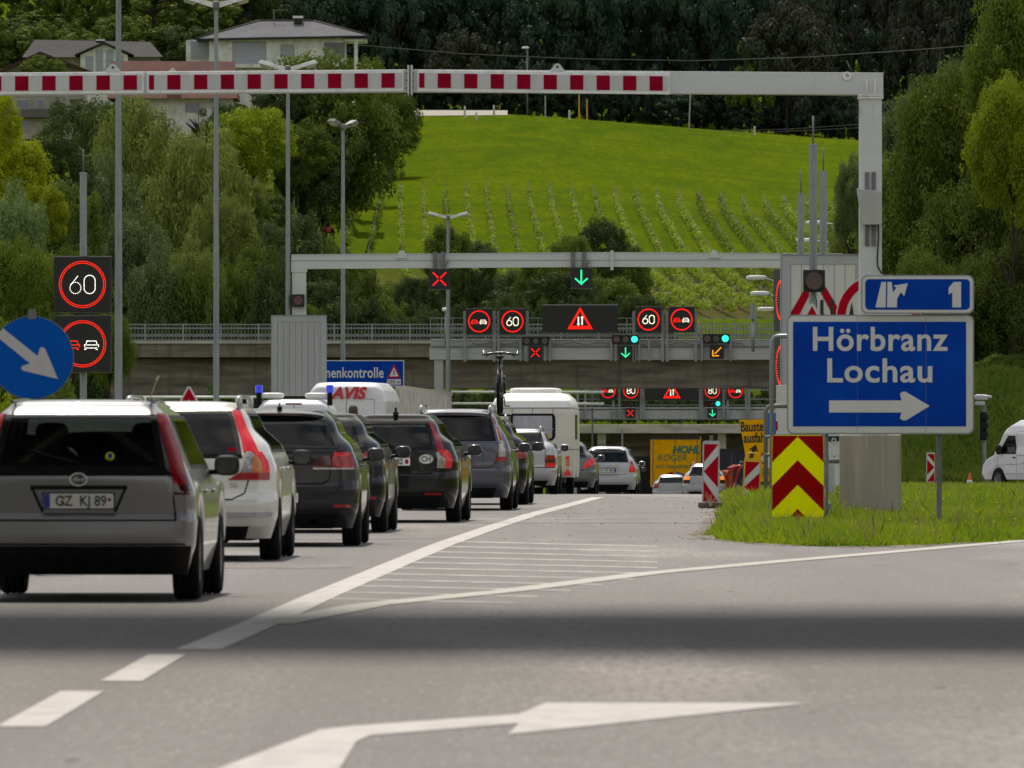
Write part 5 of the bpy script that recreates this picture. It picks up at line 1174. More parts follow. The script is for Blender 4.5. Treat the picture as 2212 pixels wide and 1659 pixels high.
mb = MB().use(signw).prism(P_([(1750, 656), (1758, 656), (1800, 728), (1796, 735), (1712, 735), (1708, 728)], Y), Y, Y + .02); mb.use(signr)
a_, b_, c_ = (1754, 661), (1716, 730), (1792, 730); d_, e_, f_ = (1754, 688), (1734, 720), (1774, 720)
for q in ((a_, b_, e_, d_), (b_, c_, f_, e_), (c_, a_, d_, f_)): mb.prism(P_(q, Y), Y - .005, Y - .001)
mb.build('sign_face', None, o); mb = MB(); mb.tube([W(1754, 665, Y + .06), (PX(1754, Y), Y + .06, 0)], .03, 8); mb.build('post', galvd, o)
# ---- mast trio at right
for px, yt, yr, r_, Y, lab in ((1756.5, 315, 250, .068, 150, 'tallest of three galvanised masts beside the gantry post, carrying a black signal lamp'), (1730, 420, 366, .078, 205, 'shortest of three galvanised masts, left of the others'), (1778.5, 372, 318, .082, 200, 'middle-height galvanised mast between the tallest mast and the gantry post')):
    x = PX(px, Y); o = thing('signal_mast' if r_ == .068 else 'steel_mast', lab, 'mast', base_at(x, Y)); zt = PZ(yt, Y)
    mb = MB(); mb.tube([(x, Y, T(x, Y)), (x, Y, zt)], r_, 18); mb.lathe([(r_ + .008, zt), (r_ + .008, zt + .025), (0, zt + .03)], 'z', (x, Y, 0), 18); mb.build('pole', galv, o, smooth='auto')
    mb = MB(); mb.tube([(x, Y, zt), (x, Y, PZ(yr, Y))], .016, 8); mb.build('lightning_rod', galvd, o, smooth=True)
    if r_ == .068:
        mb = MB(); mb.box(PX(1734, Y), PX(1781, Y), Y - .3, Y - .09, PZ(631, Y), PZ(583, Y)); h = mb.build('signal_head', ledk, o, bevel=.015)
        c = W(1757.5, 607, Y); mb = MB(); mb.ring(c.x, c.z, .145, .158, Y - .42, Y - .3, 36); mb.build('visor', ledk, h); mb = MB().disc(c.x, c.z, .145, Y - .312, Y - .3, 30); mb.build('signal_lens', ldark, h)
        mb = MB(); mb.tube([W(1758, 632, Y - .2), W(1764, 650, Y - .12), W(1762, 690, Y - .1)], .008, 5); mb.build('cable', txtk, o)
# edge-on LED pair
Y = 197; x0 = PX(1672, Y)
o = thing('side_facing_led_sign', 'pair of stacked black LED panels seen almost edge-on left of the white slatted box', 'LED sign', (x0 + .93, Y + .3, T(x0 + .93, Y)), rot=R(-76))
for ya, yb in ((581, 716), (723, 857)):
    zc, hh = (PZ(ya, Y) + PZ(yb, Y)) / 2 - o.location.z, (PZ(ya, Y) - PZ(yb, Y)) / 2
    mb = MB(); mb.box(-.1, 1.24, -.94, -.76, zc - hh, zc + hh); p = mb.build('led_panel', ledk, o, world=False, bevel=.012)
    mb = MB().use(E_red)
    for rr, n in ((.44, 50), (.40, 44)):
        for i in range(n): t = 2 * math.pi * i / n; mb.disc(.57 + rr * math.cos(t), zc + rr * math.sin(t), .008, -.955, -.94, 7)
    mb.build('led_symbol', None, p, world=False)
mb = MB(); mb.tube([(.57, -.6, 0), (.57, -.6, PZ(570, Y) - o.location.z)], .08, 12); mb.build('pole', galv, o, world=False, smooth=True)
# ---- tubular frames
Y = 150; o = thing('tubular_sign_frame', 'grey bent-tube sign frame standing left of the chevron board', 'sign frame', base_at(PX(1660, Y), Y))
mb = MB(); a = W(1667, 1100, Y); r_ = .038
mb.tube([W(1667, 1120, Y), W(1667, 745, Y), W(1668.5, 734, Y), W(1673, 728, Y), W(1684, 726, Y), W(1760, 726, Y), W(1860, 726, Y)], r_, 10); mb.build('tall_tube', galv, o, smooth=True)
mb = MB(); mb.tube([W(1654, 1110, Y + 1), W(1654, 893, Y + 1), W(1655.5, 884, Y + 1), W(1660, 879, Y + 1), W(1668, 877, Y + 1), W(1720, 877, Y + 1)], r_, 10); mb.build('short_tube', galvd, o, smooth=True)
mb = MB()
for yy in (944, 983): mb.tube([W(1652, yy, Y + .4), W(1672, yy, Y + .4)], .028, 8)
mb.tube([W(1668, 996, Y), W(1815, 996, Y)], .04, 10); mb.build('clamp', galvd, o, smooth=True)
Y = 158; o = thing('narrow_blue_board', 'narrow blue, white and yellow information board between the two grey tubes', 'information board', base_at(PX(1663, Y), Y))
mb = MB().use(signw).box(PX(1656.5, Y), PX(1700, Y), Y, Y + .03, PZ(1010, Y), PZ(885, Y)); mb.use(mat('board_blue', (.0, .1, .5), .4, noise=(6, (.0, .08, .4), .4, .7))).box(PX(1658, Y), PX(1676, Y), Y - .004, Y, PZ(940, Y), PZ(892, Y)); mb.use(orange).box(PX(1660, Y), PX(1676, Y), Y - .004, Y, PZ(985, Y), PZ(950, Y)); mb.use(signr).box(PX(1676.2, Y), PX(1680, Y), Y - .004, Y, PZ(930, Y), PZ(910, Y)); mb.build('board', None, o)
mb = MB(); mb.tube([W(1690, 890, Y + .08), (PX(1690, Y), Y + .08, T(PX(1690, Y), Y))], .04, 8); mb.build('post', galvd, o)
# ---- orange works exit sign (leaning)
Y = 190; o = thing('works_exit_sign', 'orange Baustellenausfahrt sign with black arrow leaning behind the yellow-framed beacon', 'road works sign', base_at(PX(1640, Y), Y))
kk = Y / F
mb = MB().use(orange).prism(P_([(1597, 907), (1716, 904), (1722, 1036), (1620, 1042)], Y), Y, Y + .02); mb.build('board', None, o)
text('sign_text', 'Baustellen', 30 * kk, txtk, (PX(1599, Y), Y - .003, PZ(923, Y)), o, align='LEFT', sx=.62, bold=.006, rot=(90, -1.5, 0))
text('sign_text', 'ausfahrt', 30 * kk, txtk, (PX(1606, Y), Y - .003, PZ(947, Y)), o, align='LEFT', sx=.62, bold=.006, rot=(90, -1.5, 0))
mb = MB().use(txtk).prism(P_([(1618, 989), (1624, 971), (1616, 972), (1633, 960), (1638, 979), (1632, 973), (1626, 990)], Y), Y - .006, Y - .001); mb.build('arrow', None, o)
mb = MB().use(signw).disc(PX(1655, Y), PZ(990, Y), 13 * kk, Y - .008, Y - .002, 28); mb.use(signr).ring(PX(1655, Y), PZ(990, Y), 10.5 * kk, 14 * kk, Y - .012, Y - .008, 28); mb.build('prohibition_symbol', None, o)
mb = MB().use(txtk)
for i in range(5): mb.box(PX(1645, Y), PX(1664 + (i % 2) * 4, Y), Y - .006, Y - .001, PZ(1014 + i * 3.6, Y), PZ(1012.6 + i * 3.6, Y))
mb.build('small_print_lines', None, o)
mb = MB()
for px in (1640, 1690): mb.tube([(PX(px, Y), Y + .06, T(PX(px, Y), Y)), W(px, 1000, Y + .06)], .03, 8)
mb.build('post', galvd, o)
# ---- striped beacons
def beacon(px0, px1, y0, y1, Y, name, label, frame, left=True, lean=0, foot=True, handle=False):
    kk = Y / F; w_ = (px1 - px0) * kk; h_ = (y1 - y0) * kk; cx = PX((px0 + px1) / 2, Y); zb = PZ(y1, Y); gz = T(cx, Y)
    o = thing(name, label, 'beacon', (cx, Y, gz)); o.rotation_euler = (0, R(lean), 0)
    z0 = zb - gz; mb = MB(); mb.rrect(-w_ / 2, w_ / 2, z0, z0 + h_, w_ * .14, -.015, .03); mb.build('body', frame, o, world=False)
    iw = w_ / 2 - w_ * .085; zt, zl = z0 + h_ - w_ * .2, z0 + w_ * .1
    mb = MB().use(signw); mb.box(-iw, iw, -.02, -.0155, zl, zt); mb.use(signr); s = -1 if left else 1; H_ = zt - zl
    for poly in ([(1, 1.0), (-1, 1.0), (-1, .68)], [(1, .80), (1, .24), (-1, .52)], [(-1, .36), (-1, 0), (1, 0)] if True else None):
        if poly: mb.prism([(-s * p[0] * iw if True else 0, zl + p[1] * H_) for p in poly], -.024, -.0205)
    mb.build('striped_face', None, o, world=False)
    mb = MB()
    if handle: mb.tube([(-w_ * .44, 0, z0 + h_ - .02), (-w_ * .4, 0, z0 + h_ + .05), (-w_ * .25, 0, z0 + h_ + .09), (w_ * .25, 0, z0 + h_ + .09), (w_ * .4, 0, z0 + h_ + .05), (w_ * .44, 0, z0 + h_ - .02)], .014, 8)
    else: mb.box(-.03, .03, -.01, .02, z0 + h_, z0 + h_ + .09)
    mb.build('handle' if handle else 'lamp_stub', frame if handle else galvd, o, world=False, smooth='auto')
    if foot: mb = MB(); mb.box(-.2, .2, -.4, .4, .01, .1); mb.build('foot', mat('recycled_foot', (.16, .11, .08), .85, noise=(9, (.1, .07, .05), .4, .7)), o, world=False, bevel=.02)
    return o
bframe = mat('beacon_frame', (.5, .5, .48), .5, noise=((8, 8, 3), (.36, .35, .33), .45, .7))
beacon(1516, 1553, 952, 1086, 149, 'striped_beacon', 'red and white striped beacon on a brown foot at the tip of the grass', bframe, lean=.8)
beacon(1602, 1640, 990, 1116, 152, 'yellow_framed_beacon', 'red and white striped beacon in a yellow frame leaning in the grass', yellowp, lean=3.2, foot=False, handle=True)
beacon(2001, 2020, 977, 1042, 292, 'small_far_beacon', 'small red and white striped beacon far back, left of the blue sign leg', bframe, left=False)
# cone
Y = 318; x = PX(2095, Y); z = T(x, Y); co = thing('traffic_cone', 'small faded orange traffic cone near the white panel van', 'traffic cone', (x, Y, z))
mb = MB().use(mat('cone_orange', (.65, .12, .03), .5, noise=(9, (.5, .1, .03), .4, .7))); mb.lathe([(.09, .28), (.03, .52), (0, .53)], 'z', (x, Y, z), 20); mb.box(x - .18, x + .18, Y - .18, Y + .18, z, z + .03); mb.use(platew); mb.lathe([(.14, .03), (.09, .28)], 'z', (x, Y, z), 20); mb.build('cone_body', None, co, smooth='auto')
# ---- big town sign
Y = 115; kk = Y / F
o = thing('town_direction_sign', 'large blue sign reading Hörbranz Lochau with white arrow right', 'direction sign', (PX(1902, Y), Y, 0))
mb = MB(); mb.rrect(PX(1700, Y), PX(2104, Y), PZ(938, Y), PZ(680, Y), 14 * kk, Y, Y + .05); mb.build('frame', galv, o)
mb = MB(); mb.rrect(PX(1703, Y), PX(2101, Y), PZ(935, Y), PZ(683, Y), 12 * kk, Y - .006, Y); f = mb.build('white_border', signw, o)
mb = MB(); mb.box(PX(1713, Y), PX(2087, Y), Y - .011, Y - .0065, PZ(921, Y), PZ(695, Y)); fb = mb.build('blue_field', signb, f)
mb = MB()
for px in (1852, 2000): mb.box(PX(px, Y) - .002, PX(px, Y) + .002, Y - .0125, Y - .0112, PZ(934, Y), PZ(684, Y))
mb.build('panel_joint', galvd, f)
text('sign_text', 'Hörbranz', 72 * kk, signw, (PX(1899, Y), Y - .013, PZ(735, Y)), f, bold=.008, sx=.99, ext=.002, spacing=1.06)
text('sign_text', 'Lochau', 72 * kk, signw, (PX(1900, Y), Y - .013, PZ(803, Y)), f, bold=.008, sx=1.065, ext=.002, spacing=1.06)
mb = MB().prism(P_([(1791, 865), (1947, 865), (1944, 850), (1950, 846), (1956, 846), (2008, 877), (1957, 908), (1950, 908), (1944, 904), (1947, 891), (1791, 891)], Y), Y - .015, Y - .0115); mb.build('arrow', signw, f)
mb = MB(); mb.box(PX(2024, Y), PX(2035, Y), Y + .06, Y + .14, -.1, PZ(690, Y)); mb.build('leg', galvd, o, bevel=.005)
mb = MB(); mb.box(PX(1783, Y), PX(1790, Y), Y + .06, Y + .12, -.1, PZ(690, Y)); mb.build('leg', galvd, o, bevel=.005)
Y = 114.9; o = thing('exit_number_sign', 'small blue sign with motorway exit symbol and number 1 on top of the town sign', 'direction sign', (PX(1982, Y), Y, PZ(680, Y)))
mb = MB(); mb.rrect(PX(1860, Y), PX(2104, Y), PZ(678, Y), PZ(594, Y), 14 * kk, Y, Y + .05); mb.build('frame', galv, o)
mb = MB(); mb.rrect(PX(1863, Y), PX(2101, Y), PZ(675, Y), PZ(597, Y), 12 * kk, Y - .006, Y); f = mb.build('white_border', signw, o)
mb = MB(); mb.rrect(PX(1869, Y), PX(2095, Y), PZ(669, Y), PZ(603, Y), 9 * kk, Y - .011, Y - .0065); mb.build('blue_field', signb, f)
mb = MB().prism(P_([(1891, 664), (1904, 609), (1914, 609), (1913, 664)], Y), Y - .015, Y - .0115).prism(P_([(1916, 664), (1917, 609), (1926, 609), (1929, 632), (1936, 622), (1930, 617), (1961, 612), (1953, 640), (1946, 631), (1938, 645), (1937, 664)], Y), Y - .015, Y - .0115); mb.build('motorway_symbol', signw, f)
mb = MB().prism(P_([(2057, 664), (2057, 632), (2049, 636), (2049, 622), (2060, 609), (2076, 609), (2076, 664)], Y), Y - .015, Y - .0115); mb.build('number_one', signw, f)
# ---- chevron board
Y = 110; kk = Y / F
o = thing('chevron_board', 'upright board of yellow and dark red chevrons in front of the blue town sign', 'chevron board', (PX(1724, Y), Y, 0))
mb = MB(); mb.rrect(PX(1666, Y), PX(1781, Y), PZ(1119, Y), PZ(938, Y), 7 * kk, Y, Y + .04); mb.build('frame', galvd, o)
mb = MB().use(chevyel); mb.rrect(PX(1667.5, Y), PX(1779.5, Y), PZ(1117.5, Y), PZ(939.5, Y), 6 * kk, Y - .005, Y); mb.use(chevred)
cxp = 1723
def chev(t): return [(1668, t + 56), (cxp, t), (1779, t + 56)]
mb.prism(P_([(1669, 941), (1720, 941), (cxp, 943), (1668, 998)], Y), Y - .009, Y - .0055); mb.prism(P_([(1778, 941), (1726, 941), (cxp, 943), (1779, 998)], Y), Y - .009, Y - .0055)
for (a, b) in ((994, 1047),):
    mb.prism(P_([(1668, a + 56), (cxp, a), (cxp, b), (1668, b + 56)], Y), Y - .009, Y - .0055); mb.prism(P_([(cxp, a), (1779, a + 56), (1779, b + 56), (cxp, b)], Y), Y - .009, Y - .0055)
mb.prism(P_([(1706, 1117), (cxp, 1099), (1740, 1117)], Y), Y - .009, Y - .0055); mb.build('chevron_face', None, o)
mb = MB(); mb.box(PX(1719, Y), PX(1728, Y), Y + .05, Y + .1, -.1, PZ(960, Y)); mb.build('post', galvd, o)
# ---- white cabinet between chevron board and pedestal, strut
Y = 160; o = thing('roadside_cabinet', 'white and grey roadside cabinet with round black port, seen left of the concrete pedestal', 'cabinet', base_at(PX(1800, Y), Y))
mb = MB(); mb.box(PX(1787, Y), PX(1813, Y), Y, Y + .4, PZ(985, Y), PZ(953, Y)); mb.build('cabinet_body', signw, o, bevel=.01)
mb = MB().box(PX(1787, Y), PX(1813, Y), Y - .01, Y + .41, PZ(953, Y), PZ(942, Y)); mb.build('dark_cover', ledk, o); c = W(1801, 951, Y); mb = MB().use(framew).ring(c.x, c.z, .027, .04, Y - .04, Y - .01, 20); mb.use(ledk).disc(c.x, c.z, .027, Y - .02, Y - .011, 16); mb.build('camera_port', None, o)
mb = MB(); mb.box(PX(1787, Y), PX(1799, Y), Y + .02, Y + .3, PZ(1066, Y), PZ(1003, Y)); mb.build('lower_box', cabg, o, bevel=.01)
mb = MB(); mb.box(PX(1800, Y), PX(1804, Y), Y + .03, Y + .1, T(PX(1800, Y), Y), PZ(985, Y)); mb.box(PX(1787, Y), PX(1792, Y), Y + .31, Y + .4, T(PX(1800, Y), Y), PZ(985, Y)); mb.build('post', bframe, o)
Y = 119; o = thing('sloping_strut', 'thin white sloping steel strut on a small base beside the chevron board', 'strut', (PX(1795, Y), Y, 0)); mb = MB(); mb.tube([W(1781, 1058, Y), W(1793, 1090, Y)], .008, 6); mb.build('rod', framew, o)
mb = MB(); mb.box(PX(1776, Y), PX(1805, Y), Y - .1, Y + .1, PZ(1108, Y), PZ(1101, Y)); mb.box(PX(1786, Y), PX(1796, Y), Y - .03, Y + .03, PZ(1101, Y), PZ(1088, Y)); mb.build('base', galvd, o)
# ---- small signal on the right, camera on top
Y = 322; x = PX(2127, Y); o = thing('traffic_light', 'unlit traffic light with a camera on top, between blue sign and white van', 'traffic light', base_at(x, Y))
mb = MB(); mb.tube([(x, Y, T(x, Y)), W(2126, 872, Y)], .07, 10); mb.build('pole', galvd, o, smooth=True)
mb = MB(); mb.box(PX(2116, Y), PX(2131, Y), Y - .25, Y - .02, PZ(951, Y), PZ(890, Y)); h = mb.build('signal_head', blk, o, bevel=.03)
for yy in (901, 920, 939):
    mb = MB(); superbox(mb, (PX(2124, Y) + .06, Y - .32, PZ(yy, Y)), (.12, .12, .12), .8); mb.build('visor', blk, h, smooth=True)
mb = MB(); superbox(mb, (PX(2120, Y), Y, PZ(858, Y)), (.26, .14, .1), .5); superbox(mb, (PX(2131, Y), Y, PZ(857, Y)), (.2, .16, .05), .5); superbox(mb, (PX(2117, Y), Y, PZ(871, Y)), (.18, .1, .08), .5); mb.build('camera_housing', cabg, o, smooth=True)
# ---- side lamps in the gap right of gantry 2
for px, py, px2, Y, lab in ((1613, 600, 1675, 420, 'upper of three white lamp heads on thin arms left of the slatted box'), (1622, 634, 1675, 440, 'middle of three white lamp heads on thin arms left of the slatted box'), (1637, 668, 1675, 460, 'lowest of three white lamp heads on thin arms left of the slatted box'),
        (1742, 481, 1860, 480, 'white lamp head on a long arm between the right masts, upper one'), (1720, 519, 1835, 500, 'white lamp head on a long arm between the right masts, lower one')):
    a = W(px, py, Y); b = W(px2, py + 6 + (px2 - px) * .05, Y); o = thing('arm_lamp', lab, 'street lamp', (b.x + .1, Y, T(b.x, Y)))
    mb = MB(); superbox(mb, (a.x + .45, Y, a.z), (.48, .14, .11), .55); mb.build('lamp_head', framew, o, smooth=True)
    mb = MB(); mb.tube([(a.x + .8, Y, a.z - .02), tuple(b)], .05, 8); mb.tube([(b.x + .1, Y, T(b.x, Y)), (b.x + .1, Y, b.z + .2)], .09, 8); mb.build('pole', galv, o, smooth='auto')
# ---- triangle tip behind car 2
Y = 140; o = thing('warning_sign_tip', 'red triangle warning sign whose tip shows above the white estate roof', 'traffic sign', (PX(408, Y), Y, 0))
mb = MB().use(signw).prism(P_([(405, 835), (411, 835), (446, 898), (443, 903), (373, 903), (370, 898)], Y), Y, Y + .02); mb.use(signr)
a_, b_, c_ = (408, 838), (374, 900), (442, 900); d_, e_, f_ = (408, 862), (392, 890), (424, 890)
for q in ((a_, b_, e_, d_), (b_, c_, f_, e_), (c_, a_, d_, f_)): mb.prism(P_(q, Y), Y - .005, Y - .001)
mb.build('sign_face', None, o); mb = MB(); mb.tube([W(408, 850, Y + .06), (PX(408, Y), Y + .06, 0)], .03, 8); mb.build('post', galvd, o)
# ---- blue control sign
Y = 272; kk = Y / F; o = thing('border_control_sign', 'wide blue sign ending in enkontrolle with a warning triangle and 230 m', 'direction sign', base_at(PX(760, Y), Y))
mb = MB(); mb.box(PX(590, Y), PX(873, Y), Y, Y + .06, PZ(835, Y), PZ(778, Y)); mb.build('frame', signw, o); mb = MB(); mb.box(PX(592, Y), PX(871, Y), Y - .006, Y - .001, PZ(833, Y), PZ(780, Y)); f = mb.build('blue_field', signb, o)
text('sign_text', 'Personenkontrolle', 32 * kk, signw, (PX(829, Y), Y - .01, PZ(806, Y)), f, align='RIGHT', bold=.008, sx=.72, spacing=1.05)
mb = MB().use(signr).prism(P_([(851, 786), (866, 816), (836, 816)], Y), Y - .012, Y - .007); mb.use(signw).prism(P_([(851, 793), (861, 813), (841, 813)], Y), Y - .016, Y - .0125); mb.box(PX(836, Y), PX(866, Y), Y - .012, Y - .007, PZ(831, Y), PZ(819, Y)); mb.use(txtk).box(PX(850, Y), PX(852, Y), Y - .02, Y - .0165, PZ(810, Y), PZ(800, Y)); mb.build('triangle_picture', None, f)
text('distance_text', '230 m', 11 * kk, txtk, (PX(851, Y), Y - .014, PZ(825, Y)), f)
mb = MB()
for px in (620, 850): mb.tube([(PX(px, Y), Y + .12, T(PX(px, Y), Y)), W(px, 790, Y + .12)], .06, 8)
mb.build('post', galvd, o)
# ---- grey retaining wall and far guard rails
Y = 290; mb = MB(); a, b = W(862, 838, 285), W(975, 855, 340)
mb.add([(a.x, 285, -2), (b.x, 340, -3), (b.x, 340, b.z), (a.x, 285, a.z), (a.x - .3, 285, -2), (b.x - .3, 340.3, -3), (b.x - .3, 340.3, b.z), (a.x - .3, 285, a.z)], [(0, 1, 2, 3), (5, 4, 7, 6), (3, 2, 6, 7), (1, 5, 6, 2), (0, 3, 7, 4)])
o = mb.build('concrete_wall', concl, None); tag(o, 'grey concrete wall right of the high-roof van', 'wall')
mb = MB(); mb.add([(a.x - .35, 284.9, a.z), (b.x + .05, 340.4, b.z), (b.x + .05, 340.4, b.z + .14), (a.x - .35, 284.9, a.z + .14), (a.x - .45, 284.9, a.z), (b.x - .45, 340.4, b.z), (b.x - .45, 340.4, b.z + .14), (a.x - .45, 284.9, a.z + .14)], [(0, 1, 2, 3), (3, 2, 6, 7), (5, 4, 7, 6), (1, 5, 6, 2), (0, 3, 7, 4)]); cp = mb.build('coping', mat('coping_stone', (.4, .36, .28), .8, noise=(3, (.25, .22, .17), .4, .7)), o); cp.location = (0, 0, 0)
def rail(name, label, x0, x1, ys_, Y, r_=.06, posts=3.0, z0=None, m=framew):
    A, B = PX(x0, Y), PX(x1, Y); o = thing(name, label, 'guard rail', (A, Y, T(A, Y)))
    for yy in ys_: mb = MB(); mb.tube([W(x0, yy, Y), W(x1, yy, Y)], r_, 8); mb.build('rail_bar', m, o, smooth=True)
    x = A
    while x < B: mb = MB(); mb.box(x - .06, x + .06, Y + .05, Y + .17, T(x, Y), PZ(min(ys_), Y)); mb.build('rail_post', galvd, o); x += posts
rail('guard_rail', 'pale guard rail glimpsed under the bridge between lamp posts at left', 275, 600, (858,), 400, .06)
rail('tube_railing', 'white tube railing on the embankment left of the caravan roof', 975, 1305, (847, 872), 640, .085, 5)
# ---- overhead bridge (concrete overpass)
YB = 525; kb = YB / F
o = thing('overpass_bridge', 'brownish concrete road bridge crossing the motorway behind the big gantry', 'bridge', (PX(980, YB), YB, T(0, YB)))
xl, xr = PX(150, YB), PX(2060, YB)
bot = lambda px: 838 + max(0, 930 - px) * .048
mb = MB(); pts = [(PX(px, YB), PZ(bot(px), YB)) for px in (150, 300, 450, 600, 750, 930, 1300, 1720, 2060)]
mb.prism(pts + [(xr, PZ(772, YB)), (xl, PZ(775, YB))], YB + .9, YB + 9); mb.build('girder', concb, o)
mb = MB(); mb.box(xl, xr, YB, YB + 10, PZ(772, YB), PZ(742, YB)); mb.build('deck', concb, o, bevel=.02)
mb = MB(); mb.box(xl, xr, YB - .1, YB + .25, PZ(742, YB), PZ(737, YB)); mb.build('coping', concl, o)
mb = MB(); n = 0; x = xl
while x < xr: mb.box(x - .028, x + .028, YB + .06, YB + .085, PZ(737, YB), PZ(704, YB)); x += .2
rl = mb.build('railing', galvd, o)
mb = MB()
for yy in (701, 709, 735): mb.box(xl, xr, YB + .04, YB + .11, PZ(yy + 1.2, YB), PZ(yy - 1.2, YB))
x = xl
while x < xr: mb.box(x - .05, x + .05, YB + .02, YB + .12, PZ(738, YB), PZ(699, YB)); x += 2.2
mb.box(xl, xr, YB + .4, YB + .45, PZ(727, YB), PZ(721, YB)); mb.build('railing_frame', galv, o)
for px in (985, 1770): pass
# ---- large sign gantry in front of the bridge
Y = 480; k = Y / F
o = thing('sign_gantry', 'long grey gantry with railing, signals and LED panels before the bridge', 'gantry', (PX(947, Y), Y, T(PX(947, Y), Y)))
def bx(mb, x0, x1, y0, y1, d0=0, d1=.1): return mb.box(PX(x0, Y), PX(x1, Y), Y + d0, Y + d1, PZ(y1, Y), PZ(y0, Y))
mb = MB(); bx(mb, 928, 1900, 751, 777, 0, .9); bx(mb, 930, 1900, 733, 748, .2, .9); mb.build('beam', mat('gantry_grey', (.46, .47, .50), .5, .1, noise=((.5, 2, 4), (.38, .39, .415), .4, .7)), o, bevel=.02)
mb = MB(); bx(mb, 928, 1900, 748.5, 750.5, -.06, 0); bx(mb, 928, 1900, 730.5, 732.5, -.1, 0)
mb.tube([W(1020 + i * 12, 742 + 2 * math.sin(i * 1.3), Y - .1) for i in range(50)], .03, 5); mb.build('cable_tray', galvd, o)
mb = MB()
for yy in (687, 700, 713, 724): bx(mb, 930, 1900, yy - .8, yy + .8, -.05, .0)
x = 930
while x < 1900: bx(mb, x - .9, x + .9, 686, 733, -.06, .0); x += 24 if x < 1000 or x > 1500 else 32
mb.build('walkway_railing', galv, o)
mb = MB(); mb.box(PX(938, Y), PX(957, Y), Y + .1, Y + .8, T(PX(947, Y), Y), PZ(777, Y)); mb.build('column', cabg, o, bevel=.02)
mb = MB(); mb.box(PX(1860, Y), PX(1880, Y), Y + .1, Y + .8, T(PX(1870, Y), Y), PZ(777, Y)); mb.build('column', cabg, o)
for px in (1004, 1067.5, 1077, 1139, 1369, 1431, 1441, 1503): mb = MB(); bx(mb, px - 3, px + 3, 672, 781, -.3, -.1); mb.build('hanger_post', galv, o)
for px in (1124, 1134, 1177, 1188, 1320, 1330, 1372, 1381, 1402, 1516, 1578): mb = MB(); bx(mb, px - 2.2, px + 2.2, 732, 780, -.3, -.1); mb.build('hanger_post', galv, o)
LED(o, Y, 1007, 1063, 667, 722, 'pass', dy=-.55); LED(o, Y, 1079, 1135, 667, 722, '60', dy=-.55)
LED(o, Y, 1373, 1428, 663, 718, '60', dy=-.55); LED(o, Y, 1444, 1500, 663, 718, 'pass', dy=-.55)
LED(o, Y, 1172, 1334, 660, 718, 'tri', dy=-.6, name='wide_led_panel'); LED(o, Y, 1142, 1171, 747, 777, 'x', dy=-.5); LED(o, Y, 1336, 1366, 747, 777, 'down', dy=-.5); LED(o, Y, 1533, 1563, 745, 775, 'diag', dy=-.5)
signal3(o, Y, 1128, 1186, 727, 746, False); signal3(o, Y, 1322, 1380, 723, 743, True); signal3(o, Y, 1518, 1576, 721, 742, True)
mb = MB(); bx(mb, 1172, 1334, 658, 660, -.62, -.3); mb.build('panel_hood', galv, o)
Yk = Y - .6; o2 = thing('camera_mast', 'short mast with a white camera above the left end of the long gantry railing', 'mast', (PX(963, Y), Yk, PZ(751, Y))); mb = MB(); mb.tube([(PX(963, Y), Yk, PZ(751, Y)), (PX(963, Y), Yk, PZ(672, Y))], .055, 8); mb.build('pole', galv, o2, smooth=True); mb = MB(); superbox(mb, (PX(963, Y), Yk, PZ(669, Y)), (.2, .14, .1), .5); mb.build('camera_head', framew, o2, smooth=True)
o2 = thing('box_topped_mast', 'short mast with a grey cylinder head above the right end of the long gantry', 'mast', (PX(1626, Y), Yk, PZ(760, Y))); mb = MB(); mb.tube([(PX(1626, Y), Yk, PZ(760, Y)), (PX(1626, Y), Yk, PZ(690, Y))], .09, 8); mb.build('pole', galv, o2, smooth=True); mb = MB(); mb.tube([(PX(1626, Y), Yk, PZ(690, Y)), (PX(1626, Y), Yk, PZ(656, Y))], .17, 12); mb.build('cylinder_head', galv, o2, smooth='auto')
# ---- second sign gantry seen under the bridge
Y = 700
o = thing('far_sign_gantry', 'sign gantry seen under the bridge showing 80 and a warning triangle', 'gantry', (PX(1240, Y), Y, T(PX(1240, Y), Y)))
mb = MB(); bx(mb, 1228, 1900, 887, 905, 0, 1.2); bx(mb, 1228, 1900, 880, 884, .3, .8); mb.build('beam', cabg, o, bevel=.02)
mb = MB()
for x in (1248, 1264, 1325, 1338, 1385, 1391, 1512, 1517, 1563, 1572, 1612, 1618): bx(mb, x - 2.4, x + 2.4, 826, 905, -.3, -.1)
for yy in (842, 862, 875): bx(mb, 1240, 1900, yy - 1, yy + 1, -.08, 0)
mb.build('hanger_frame', galv, o)
for x0, x1, kd in ((1295, 1332, 'pass'), (1343, 1382, '80'), (1519, 1558, '80'), (1570, 1607, 'pass')): LED(o, Y, x0, x1, 825, 863, kd, dy=-.6)
LED(o, Y, 1393, 1509, 825, 865, 'tri', dy=-.6, name='wide_led_panel'); LED(o, Y, 1351, 1372, 882, 903, 'x', dy=-.6); LED(o, Y, 1528, 1549, 882, 903, 'down', dy=-.6)
signal3(o, Y, 1344, 1381, 866, 880, False); signal3(o, Y, 1519, 1557, 865, 879, True)
mb = MB(); mb.box(PX(1236, Y), PX(1246, Y), Y + .1, Y + .9, T(PX(1240, Y), Y), PZ(888, Y)); mb.build('column', cabg, o)
